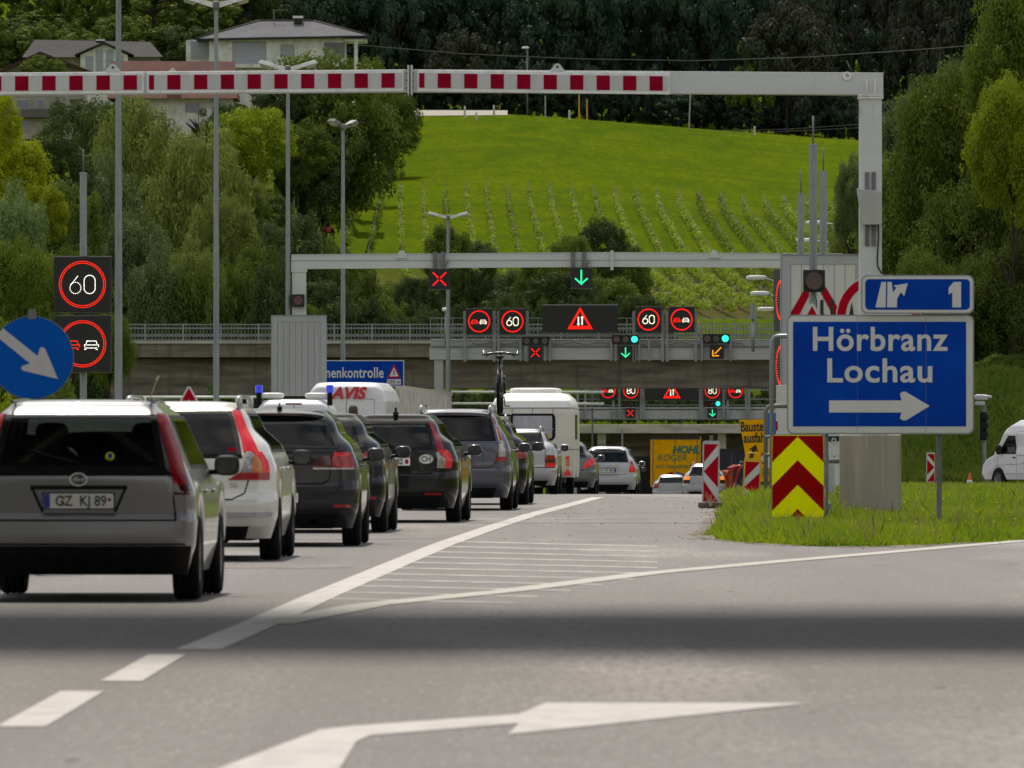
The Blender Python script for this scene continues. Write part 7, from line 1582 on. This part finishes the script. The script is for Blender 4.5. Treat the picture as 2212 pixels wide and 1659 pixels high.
L_grass = leafmat('grass_blades', (.11, .20, .008), (.29, .36, .016), .45); L_bank = leafmat('bank_grass_blades', (.04, .075, .008), (.10, .14, .016), .34)
rg = np.random.default_rng(5); P = []; Hh = []
vlx = np.array([v[0] for v in VL]); vly = np.array([v[1] for v in VL]); yvx = np.array([v[0] for v in YV]); yvy = np.array([v[1] for v in YV])
n = 420000; Yq = 99 + 210 * rg.random(n) ** 1.7; Xq = rg.uniform(2.3, 20, n) * np.minimum(1, .40 + (Yq - 99) / 130)
le = np.interp(Yq, vlx, vly) + .12 * np.sin(Yq * 1.3) + .05 * np.sin(Yq * 4.1); fr_ = np.interp(Xq, yvx, yvy) + .5 * np.sin(Xq * 3.1) + .3 * np.sin(Xq * 9)
edge = np.minimum((Xq - le) / .5, (Yq - fr_) / 2.2); ok = (edge > 0) & (Xq < .0605 * Yq + 1.0); ok &= ~((Yq > 311) & (Xq > 11)); Xq, Yq, edge = Xq[ok], Yq[ok], edge[ok]
tuft = .5 + .5 * np.sin(Xq * 5.3 + 2 * np.sin(Yq * .9)) * np.sin(Yq * 1.7 + Xq); hh = (.06 + .13 * rg.random(len(Xq)) ** 1.3 + .09 * tuft * rg.random(len(Xq))) * np.clip(.5 + edge, .5, 1.1)
hh *= 1 + .8 * np.exp(-((Xq - np.interp(Yq, vlx, vly) - .9) ** 2 / .5 + (Yq - 138) ** 2 / 700)); hh *= np.where(Yq > 150, 1.0, 1.05)
Zq = np.array([T(a, b) for a, b in zip(Xq, Yq)]) - .03
me = grassmesh('verge_grass', np.stack([Xq, Yq, Zq], 1), hh, 6, .0085); me.materials.append(L_grass); o = bpy.data.objects.new('verge_grass', me); COL.objects.link(o); tag(o, 'long bright green grass on the traffic island', 'grass', kind='stuff')
sel = rg.random(len(Xq)) < .03
me = grassmesh('dry_grass', np.stack([Xq, Yq, Zq], 1)[sel], hh[sel] * 1.35 + .03, 16, .0055); me.materials.append(leafmat('dry_blades', (.22, .17, .07), (.36, .30, .14), .3)); o = bpy.data.objects.new('dry_grass', me); COL.objects.link(o); tag(o, 'dry straw-coloured blades among the island grass', 'grass', kind='stuff')
n = 170000; Yq = rg.uniform(328, 372, n); Xq = rg.uniform(10.8, 24, n); Zq = np.array([T(a, b) for a, b in zip(Xq, Yq)])
me = grassmesh('bank_grass', np.stack([Xq, Yq, Zq], 1), .2 + .45 * rg.random(n) ** 2 + .3 * (np.sin(Xq * 1.7) * np.sin(Yq * .6) > .55) * rg.random(n), 8, .018); me.materials.append(L_bank); o = bpy.data.objects.new('bank_grass', me); COL.objects.link(o); tag(o, 'darker green grass on the bank behind the blue sign', 'grass', kind='stuff')
# flowers, grit and stones at the verge edge
petal = mat('yellow_petals', (.7, .6, .02), .6); mb = MB()
for i in range(170):
    y = RND.uniform(104, 200); x = RND.uniform(3, .055 * y + .3)
    if y > lerp_t(YV, x) + .8 and x > lerp_t(VL, y) + .2: superbox(mb, (x, y, rz(y) + RND.uniform(.1, .24)), (.014, .014, .008), 1, 4)
tag(mb.build('yellow_flowers', petal, None), 'tiny yellow flowers scattered in the island grass', 'flowers', kind='stuff')
stone = mat('gravel_stone', (.3, .27, .23), .9, noise=(30, (.17, .14, .11), .4, .7)); mb = MB()
for i in range(650):
    t = RND.random()
    if t < .55: x = RND.uniform(2.2, 7); y = lerp_t(YV, max(x, 2.36)) - abs(RND.gauss(0, .7)) + .3
    else: y = RND.uniform(104, 175); x = lerp_t(VL, max(y, 106)) - abs(RND.gauss(0, .25)) + .05 if RND.random() < .6 else RND.uniform(lerp_t([(100, -1.0), (178, 1.4)], y), lerp_t(VL, max(y, 106)))
    s_ = RND.uniform(.004, .012); superbox(mb, (x, y, rz(y) + .004 + s_ * .5), (s_, s_ * 1.3, s_ * .7), 1, 3)
tag(mb.build('loose_gravel', stone, None), 'loose grit and crumbs along the edge of the island', 'gravel', kind='stuff')
# grass stalk at left and dry plant at the beacon
mb = MB(); mb.tube([W(318, 880, 100), W(330, 845, 100), W(338, 822, 100)], .006, 5); mb.tube([W(338, 822, 100), W(344, 812, 100)], .014, 5); tag(mb.build('grass_stalk', mat('dry_straw', (.4, .33, .2), .8), None), 'single tall dry grass stalk between the left lamp posts', 'plant')
for q, (px, py, Y) in enumerate(((1535, 1085, 146), (1612, 1108, 150))):
    mb = MB(); b = W(px, py + 10, Y)
    for i in range(12): a = RND.uniform(-1, 1); l = RND.uniform(.12, .3); mb.tube([b, (b.x + a * l * .3, Y, b.z + l * .6), (b.x + a * l * .7, Y - .05, b.z + l)], [.006, .005, .002], 4)
    tag(mb.build('dry_weed', mat('dry_straw', (.4, .33, .2), .8), None), ('dry straw-coloured weed before the brown-footed striped beacon', 'dry straw-coloured weed before the yellow-framed beacon')[q], 'plant')
# ------------------------------------------------------------------ houses
wall = mat('render_white', (.8, .79, .74), .8, noise=(1.2, (.5, .5, .46), .4, .7)); wallb = mat('render_beige', (.42, .39, .33), .85, noise=(1.5, (.32, .3, .25), .4, .7))
shut = mat('shutter_grey', (.38, .4, .43), .6, noise=((.3, .3, 9), (.3, .32, .35), .4, .6)); winm = mat('house_glass', (.12, .15, .2), .1, coat=1, noise=(2, (.2, .24, .3), .4, .7))
def rooftile(name, c1, c2, sx=3.5):
    m = mat(name, c1, .75, noise=((.6, .6, .6), c2, .4, .7)); n = m.node_tree; b = n.nodes['Principled BSDF']
    w_ = n.nodes.new('ShaderNodeTexWave'); w_.bands_direction = 'X'; w_.inputs['Scale'].default_value = sx; w_.inputs['Distortion'].default_value = .3
    tc = n.nodes.new('ShaderNodeTexCoord'); n.links.new(tc.outputs['Object'], w_.inputs[0]); bp = n.nodes.new('ShaderNodeBump'); bp.inputs['Strength'].default_value = 1; bp.inputs['Distance'].default_value = .08
    n.links.new(w_.outputs[1], bp.inputs['Height']); n.links.new(bp.outputs[0], b.inputs['Normal']); return m
tgrey = rooftile('grey_roof_tiles', (.13, .13, .15), (.085, .085, .10), 1.6); tbrown = rooftile('brown_roof_tiles', (.055, .05, .048), (.038, .035, .033)); tred = rooftile('red_roof_tiles', (.19, .06, .035), (.11, .035, .022)); tdark = rooftile('dark_red_roof_tiles', (.13, .055, .04), (.08, .04, .03))
def wbox(mb, Y, x0, x1, y0, y1, d0, d1): return mb.box(PX(x0, Y), PX(x1, Y), Y + d0, Y + d1, PZ(y1, Y), PZ(y0, Y))
# villa
Y = 950; o = thing('villa', 'pale villa with grey hipped roof, top centre-left of the photo', 'house', (PX(620, Y), Y, PZ(190, Y)))
mb = MB(); wbox(mb, Y, 452, 745, 76, 380, 0, 9); wbox(mb, Y, 400, 452, 84, 380, 2.5, 9); mb.build('wall', wall, o)
zr0, zr1 = PZ(79, Y), PZ(41, Y); v = [(PX(425, Y), Y - 1, PZ(84, Y)), (PX(797, Y), Y - 1, PZ(77, Y)), (PX(797, Y), Y + 10, PZ(77, Y)), (PX(425, Y), Y + 10, PZ(84, Y)), (PX(557, Y), Y + 4.5, zr1), (PX(676, Y), Y + 4.5, zr1)]
mb = MB(); mb.add(v, [(0, 1, 5, 4), (1, 2, 5), (2, 3, 4, 5), (3, 0, 4)]); rf = mb.build('roof', tgrey, o)
mb = MB(); mb.add([(PX(425, Y), Y - 1.02, PZ(88, Y)), (PX(797, Y), Y - 1.02, PZ(81, Y)), (PX(797, Y), Y + 10, PZ(81, Y)), (PX(425, Y), Y + 10, PZ(88, Y)), (PX(425, Y), Y - 1.02, PZ(84.5, Y)), (PX(797, Y), Y - 1.02, PZ(77.5, Y)), (PX(797, Y), Y + 10, PZ(77.5, Y)), (PX(425, Y), Y + 10, PZ(84.5, Y))], [(0, 1, 5, 4), (0, 3, 2, 1), (1, 2, 6, 5), (3, 0, 4, 7)]); mb.build('eaves', tbrown, rf)
for a, b in ((v[4], v[5]), (v[0], v[4]), (v[1], v[5])): mb = MB(); mb.tube([a, b], .13, 6); mb.build('ridge_tile', tbrown, rf, smooth=True)
mb = MB(); mb.box(PX(634, Y), PX(651, Y), Y + 3.4, Y + 4.2, zr1 - .3, PZ(36, Y)); ch = mb.build('chimney', tbrown, rf); mb = MB(); mb.box(PX(631, Y), PX(653, Y), Y + 3.3, Y + 4.3, PZ(36, Y), PZ(31, Y)); mb.build('chimney_cap', framew, ch)
mb = MB(); mb.tube([W(592, 42, Y + 4), W(592, 22, Y + 4)], .07, 5); mb.tube([W(590, 22, Y + 4), W(614, 22, Y + 4)], .05, 5); mb.build('aerial', galvd, rf)
for nm, x0, x1, y0, y1 in (('terrace_door', 502, 575, 90, 140), ('window', 606, 636, 96, 122)):
    mb = MB(); wbox(mb, Y, x0, x1, y0, y1, -.05, .1); f = mb.build(nm, wallb, o); mb = MB(); wbox(mb, Y, x0 + 2, x1 - 2, y0 + 2, y1 - 1, -.1, -.06); mb.build('shutter', shut, f)
mb = MB(); wbox(mb, Y, 410, 448, 86, 126, 2.4, 2.5); mb.build('window', shut, o)
mb = MB(); wbox(mb, Y, 700, 745, 92, 125, -.05, .05); mb.build('loggia_shade_panel', mat('loggia_shade', (.2, .2, .2), .8), o)  # flat grey panel, shade inside the loggia painted as colour
mb = MB(); wbox(mb, Y, 745, 792, 84, 90, -.4, 5); mb.build('porch_beam', wall, o)
for px in (769,): mb = MB(); wbox(mb, Y, px - 4, px + 4, 90, 380, -.3, .3); mb.build('column', wall, o)
mb = MB(); wbox(mb, Y, 500, 580, 140, 147, -1.5, .0); mb.build('balcony', wall, o)
# grey-roofed house with a gabled bay
Y = 930; o = thing('grey_roofed_house', 'house with long dark grey roof and glazed gable bay, left of the villa', 'house', (PX(200, Y), Y, PZ(190, Y)))
mb = MB(); wbox(mb, Y, 70, 340, 118, 260, 1, 9); mb.build('wall', wallb, o)
mb = MB(); mb.add([(PX(48, Y), Y - .5, PZ(124, Y)), (PX(352, Y), Y - .5, PZ(123, Y)), (PX(320, Y), Y + 5, PZ(86, Y)), (PX(70, Y), Y + 5, PZ(81, Y)), (PX(352, Y), Y + 10, PZ(123, Y)), (PX(48, Y), Y + 10, PZ(124, Y))], [(0, 1, 2, 3), (1, 4, 2), (4, 5, 3, 2)]); rf = mb.build('roof', tbrown, o)
mb = MB(); mb.add([(PX(52, Y), Y - .3, PZ(122, Y)), (PX(70, Y), Y + 4.9, PZ(84, Y)), (PX(90, Y), Y + 4.8, PZ(122, Y))], [(0, 1, 2)]); mb.build('gable_wall', wall, o)
mb = MB(); mb.prism(P_([(175, 120), (226, 97), (277, 120), (277, 260), (175, 260)], Y), Y - 1.5, Y + 4); mb.build('bay', wall, o)
mb = MB(); mb.prism(P_([(163, 119), (226, 92), (290, 119), (290, 122), (226, 96), (163, 122)], Y), Y - 2, Y + 4); mb.build('bay_roof', tbrown, rf)
for x0, x1, y0 in ((186, 203, 122), (208, 224, 108), (230, 246, 108), (252, 268, 122)): mb = MB(); wbox(mb, Y, x0, x1, y0, 160, -1.55, -1.45); mb.build('window', shut, o)
mb = MB(); wbox(mb, Y, 203, 222, 81, 84, 4.5, 5.2); mb.build('chimney_cap', framew, rf)
# brown gabled house lower left
Y = 850; o = thing('brown_gabled_house', 'house with steep dark red-brown gable roof at the left edge', 'house', (PX(88, Y), Y, PZ(290, Y)))
mb = MB(); mb.prism(P_([(8, 300), (8, 150), (88, 120), (180, 152), (180, 215), (150, 215), (150, 300)], Y), Y, Y + 8); mb.build('wall', wallb, o)
mb = MB(); mb.prism(P_([(-20, 162), (88, 112), (202, 156), (202, 161), (88, 118), (-20, 168)], Y), Y - 1.2, Y + 9); mb.build('roof', tdark, o)
for x0, x1, y0, y1 in ((35, 63, 216, 234), (80, 95, 216, 232), (28, 60, 262, 272)): mb = MB(); wbox(mb, Y, x0 - 1, x1 + 1, y0 - 1, y1 + 1, -.08, .05); f = mb.build('window', wall, o); mb = MB(); wbox(mb, Y, x0, x1, y0, y1, -.1, -.085); mb.build('pane', winm, f)
mb = MB(); wbox(mb, Y, 0, 140, 250, 254, -1.2, 0); wbox(mb, Y, 0, 140, 236, 250, -1.2, -1.1); mb.build('balcony', mat('balcony_grey', (.16, .15, .14), .8, noise=(3, (.1, .1, .09), .4, .7)), o)
# red-roofed house
Y = 870; o = thing('red_roofed_house', 'house with long red tile roof just above and below the striped beam', 'house', (PX(370, Y), Y, PZ(250, Y)))
mb = MB(); wbox(mb, Y, 255, 500, 205, 400, .5, 8); mb.build('wall', wall, o)
mb = MB(); mb.add([(PX(232, Y), Y - 1, PZ(213, Y)), (PX(513, Y), Y - 1, PZ(213, Y)), (PX(504, Y), Y + 5, PZ(128, Y)), (PX(236, Y), Y + 5, PZ(127, Y)), (PX(513, Y), Y + 10, PZ(213, Y)), (PX(232, Y), Y + 10, PZ(213, Y))], [(0, 1, 2, 3), (1, 4, 2), (5, 0, 3), (4, 5, 3, 2)]); mb.build('roof', tred, o)
mb = MB(); mb.prism(P_([(358, 210), (358, 160), (372, 145), (388, 160), (388, 210)], Y), Y + .3, Y + 3); mb.build('dormer', wall, o)
for x0, x1 in ((280, 300), (400, 430), (470, 485)): mb = MB(); wbox(mb, Y, x0, x1, 222, 242, .4, .5); mb.build('window', winm, o)
# ---- power lines and little posts on the crest
def cable(pts, label, r_=.03, sag=0):
    mb = MB(); P = []
    for (a, b) in zip(pts[:-1], pts[1:]):
        for i in range(12): t = i / 12; p = Vector(a).lerp(Vector(b), t); P.append((p.x, p.y, p.z))
    P.append(tuple(pts[-1])); mb.tube(P, r_, 4); tag(mb.build('power_line', galvd, None), label, 'power line')
cable([W(775, 97, 1000), W(1000, 116, 1020), W(1250, 127, 1040), W(1500, 131, 1040), W(1750, 123, 1020), W(2000, 106, 1000), W(2260, 85, 980)], 'long overhead cable sagging across the dark wood', .045)
cable([W(1500, 283, 1100), W(1700, 279, 1100), W(1860, 268, 1100)], 'upper short cable below the wood edge near the gantry post', .035)
cable([W(1560, 290, 1100), W(1860, 276, 1100)], 'lower short cable below the wood edge near the gantry post', .035)
cable([W(800, 548, 760), W(1200, 556, 760), W(1500, 566, 760)], 'faint wire in front of the vineyard', .02)
postw = mat('marker_white', (.6, .58, .52), .7, noise=(8, (.45, .43, .38), .4, .7))
for px, py, Y, h_, m, nm, lab in ((903, 222, 1190, .9, postw, 'marker_post', 'white marker post on the crest left of the gravel lane end'), (1004, 222, 1190, 1.1, postw, 'marker_post', 'white marker post at the gravel lane'), (1029, 231, 1185, .7, postw, 'marker_post', 'stubby white marker just below the gravel lane'), (1067, 219, 1195, 1.0, postw, 'marker_post', 'white marker post right of the gravel lane'), (1230, 240, 1195, .9, postw, 'marker_post', 'white marker post left of the yellow poles'), (1251, 240, 1195, 2.6, yellowp, 'yellow_pole', 'taller yellow pole on the crest'), (1268, 241, 1195, 2.2, yellowp, 'yellow_pole', 'shorter yellow pole on the crest'), (1630, 280, 1195, .8, postw, 'marker_post', 'white marker on the right part of the crest'), (1178, 230, 1195, 2.2, vpost, 'wooden_pole', 'thin grey pole on the crest below the beam centre'), (1488, 266, 1195, 4.5, vpost, 'wooden_pole', 'leaning grey pole on the crest right of the yellow poles')):
    x = PX(px, Y); z = T(x, Y); mb = MB(); r_ = .16 if h_ < 1.5 else .1; mb.tube([(x, Y, z - .2), (x + (.25 if h_ > 4 else 0), Y, z + h_ * 1.3)], [r_, r_ * .8], 8); mb.tube([(x + (.25 if h_ > 4 else 0), Y, z + h_ * 1.3), (x + (.25 if h_ > 4 else 0), Y, z + h_ * 1.3 + .1)], [r_ * .8, r_ * .2], 8); tag(mb.build(nm, m, None), lab, 'post')
Y = 1200; x = PX(1139, Y); z = T(x, Y); o = thing('lane_lamp', 'single dark lamp post in front of the wood on the crest', 'street lamp', (x, Y, z)); mb = MB(); mb.tube([(x, Y, z), (x, Y, PZ(103, Y))], .11, 8); mb.build('pole', galvd, o, smooth=True); mb = MB(); superbox(mb, (x - .25, Y, PZ(103, Y)), (.5, .2, .14), .6); mb.build('lamp_head', framew, o, smooth=True)
# gravel lane on the crest
mb = MB(); xs = [PX(820, 1200) + i * 1.0 for i in range(18)]
for x in xs: mb.v += [(x, 1196, T(x, 1196) + .02), (x, 1212, T(x, 1212) + .6)]
for i in range(17): a = 2 * i; mb.f.append((a, a + 2, a + 3, a + 1)); mb.m.append(0)
tag(mb.build('gravel_lane', mat('lane_gravel', (.34, .31, .26), .9, noise=(2, (.25, .23, .19), .4, .7)), None), None, None, kind='structure')
# ---- red tractor between the vines
Y = 900; x = PX(708, Y); z = T(x, Y); o = thing('small_red_tractor', 'small red tractor with driver roof bar working among the left vine rows', 'tractor', (x, Y, PZ(517, Y)), rot=.1)
rp = mat('tractor_red', (.4, .03, .02), .4, noise=(3, (.3, .06, .04), .4, .7))
mb = MB(); superbox(mb, (0, .4, .95), (.42, .9, .35), .5); mb.box(-.5, .5, -.3, .2, .9, 1.15); mb.build('body', rp, o, smooth='auto', world=False)
for sg in (1, -1):
    mb = MB(); superbox(mb, (sg * .48, -.1, 1.02), (.17, .5, .12), .6); mb.build('mudguard', rp, o, smooth=True, world=False); wheel(o, sg * .48, -.1, .5, .3); wheel(o, sg * .42, 1.2, .33, .2)
mb = MB(); superbox(mb, (0, -.2, 1.3), (.22, .15, .22), .6); mb.build('seat', blk, o, smooth=True, world=False)
mb = MB(); mb.tube([(-.35, -.4, 1.0), (-.3, -.4, 1.75), (.3, -.4, 1.75), (.35, -.4, 1.0)], .03, 6); mb.build('roll_bar', galvd, o, world=False)
# ------------------------------------------------------------------ people
skin_m = mat('skin', (.5, .3, .22), .6, noise=(20, (.42, .24, .18), .4, .7)); hair_m = mat('brown_hair', (.05, .03, .018), .7, noise=((60, 60, 10), (.09, .055, .03), .4, .6))
def skinned(name, J, E, m, parent, sub=2):
    me = bpy.data.meshes.new(name); me.from_pydata([j[0] for j in J], E, []); ob = bpy.data.objects.new(name, me); COL.objects.link(ob)
    sk = ob.modifiers.new('s', 'SKIN'); sk.use_smooth_shade = True; ss = ob.modifiers.new('b', 'SUBSURF'); ss.levels = sub; ss.render_levels = sub
    for i, (p, r_) in enumerate(J): me.skin_vertices[0].data[i].radius = (r_, r_ if not isinstance(r_, tuple) else r_[1]) if not isinstance(r_, tuple) else r_
    me.skin_vertices[0].data[0].use_root = True
    dg = bpy.context.evaluated_depsgraph_get(); dg.update(); m2 = bpy.data.meshes.new_from_object(ob.evaluated_get(dg)); bpy.data.objects.remove(ob)
    m2.materials.clear(); m2.materials.append(m); m2.polygons.foreach_set('use_smooth', [True] * len(m2.polygons)); o = bpy.data.objects.new(name, m2); COL.objects.link(o); o.parent = parent; return o
def person(label, loc, rot, bend, top_m, leg_m, h=1.76, arm=(.1, .0)):
    o = thing('person', label, 'person', loc, rot=rot); s = h / 1.76; c, q = math.cos(R(bend)), math.sin(R(bend)); hip = Vector((0, -.1 * q, .95 * s))
    def up(x, d, z): return (x * s, hip.y + (z * q + d * c) * s, hip.z + (z * c - d * q) * s)      # torso coordinates
    J = [((0, hip.y, hip.z), .13), (up(0, 0, .22), .115), (up(0, 0, .42), .13), (up(0, 0, .52), .055), (up(0, .02, .60), .06), (up(0, .02, .68), .095), (up(0, .02, .78), .075)]; E = [(0, 1), (1, 2), (2, 3), (3, 4), (4, 5), (5, 6)]
    for sg in (1, -1):
        k = len(J); J += [((sg * .1 * s, hip.y, hip.z - .06), .1), ((sg * .11 * s, hip.y + .05 * (1 if bend else 0), .5 * s), .06), ((sg * .12 * s, hip.y, .1), .042), ((sg * .13 * s, hip.y + .16, .04), .035)]; E += [(0, k), (k, k + 1), (k + 1, k + 2), (k + 2, k + 3)]
        k = len(J); J += [(up(sg * .19, 0, .45), .055), (up(sg * .25, .03 + arm[0], .2), .042), (up(sg * .24, .1 + arm[0] * 3, .0 + arm[1]), .028), (up(sg * .24, .13 + arm[0] * 3.4, -.07 + arm[1]), .035)]; E += [(2, k), (k, k + 1), (k + 1, k + 2), (k + 2, k + 3)]
        for f, (dx, dl) in enumerate(((-.03, .07), (-.01, .085), (.01, .08), (.03, .065), (-.05, .03))):
            J.append((up(sg * (.24 + dx), .15 + arm[0] * 3.6, -.08 - dl + arm[1]), .009)); E.append((k + 3, len(J) - 1))
    skinned('body', J, E, skin_m, o)
    T_ = [(J[1][0], .15), (up(0, 0, .02), .15), (J[2][0], .155), (up(0, 0, .49), .075)]; TE = [(0, 1), (0, 2), (2, 3)]
    for sg, k in ((1, 11), (-1, 24)):
        n = len(T_); T_ += [(J[k][0], .075), (J[k + 1][0], .06), (J[k + 2][0], .045)]; TE += [(2, n), (n, n + 1), (n + 1, n + 2)]
    skinned('jacket', T_, TE, top_m, o)
    L_ = [(J[0][0], .15)]; LE = []
    for k in (7, 20): n = len(L_); L_ += [(J[k][0], .12), (J[k + 1][0], .08), (J[k + 2][0], .065)]; LE += [(0, n), (n, n + 1), (n + 1, n + 2)]
    skinned('trousers', L_, LE, leg_m, o)
    hd = Vector(up(0, .02, .73)); mb = MB(); superbox(mb, (hd.x, hd.y - .015, hd.z + .02), (.092, .105, .115), .9, 12); mb.build('hair', hair_m, o, smooth=True, world=False)
    mb = MB(); f = Vector(up(0, .12, .69)); superbox(mb, tuple(f), (.015, .022, .02), .9, 6)
    for sg in (1, -1): superbox(mb, up(sg * .095, .02, .69), (.012, .025, .032), .9, 6)
    mb.build('nose_and_ears', skin_m, o, smooth=True, world=False)
    return o
dk = mat('dark_jacket', (.03, .03, .035), .85, noise=(12, (.05, .05, .055), .4, .7)); jn = mat('blue_trousers', (.03, .05, .1), .85, noise=(12, (.02, .03, .07), .4, .7))
person('person with short brown hair, only the head visible before the red-lettered van', (PX(763, 178), 178, rz(178)), .2, 0, dk, jn, 1.78)
person('person in red top and orange trousers bending forward left of the orange sign', (PX(1586, 330) - .15, 330, rz(330) + .05), -.9, 68, mat('red_top', (.28, .01, .02), .8, noise=(12, (.3, .01, .015), .4, .7)), mat('orange_trousers', (.35, .06, .02), .85, noise=(12, (.38, .07, .02), .4, .7)), 1.7, arm=(.12, -.05))
print('trees', NT[0])
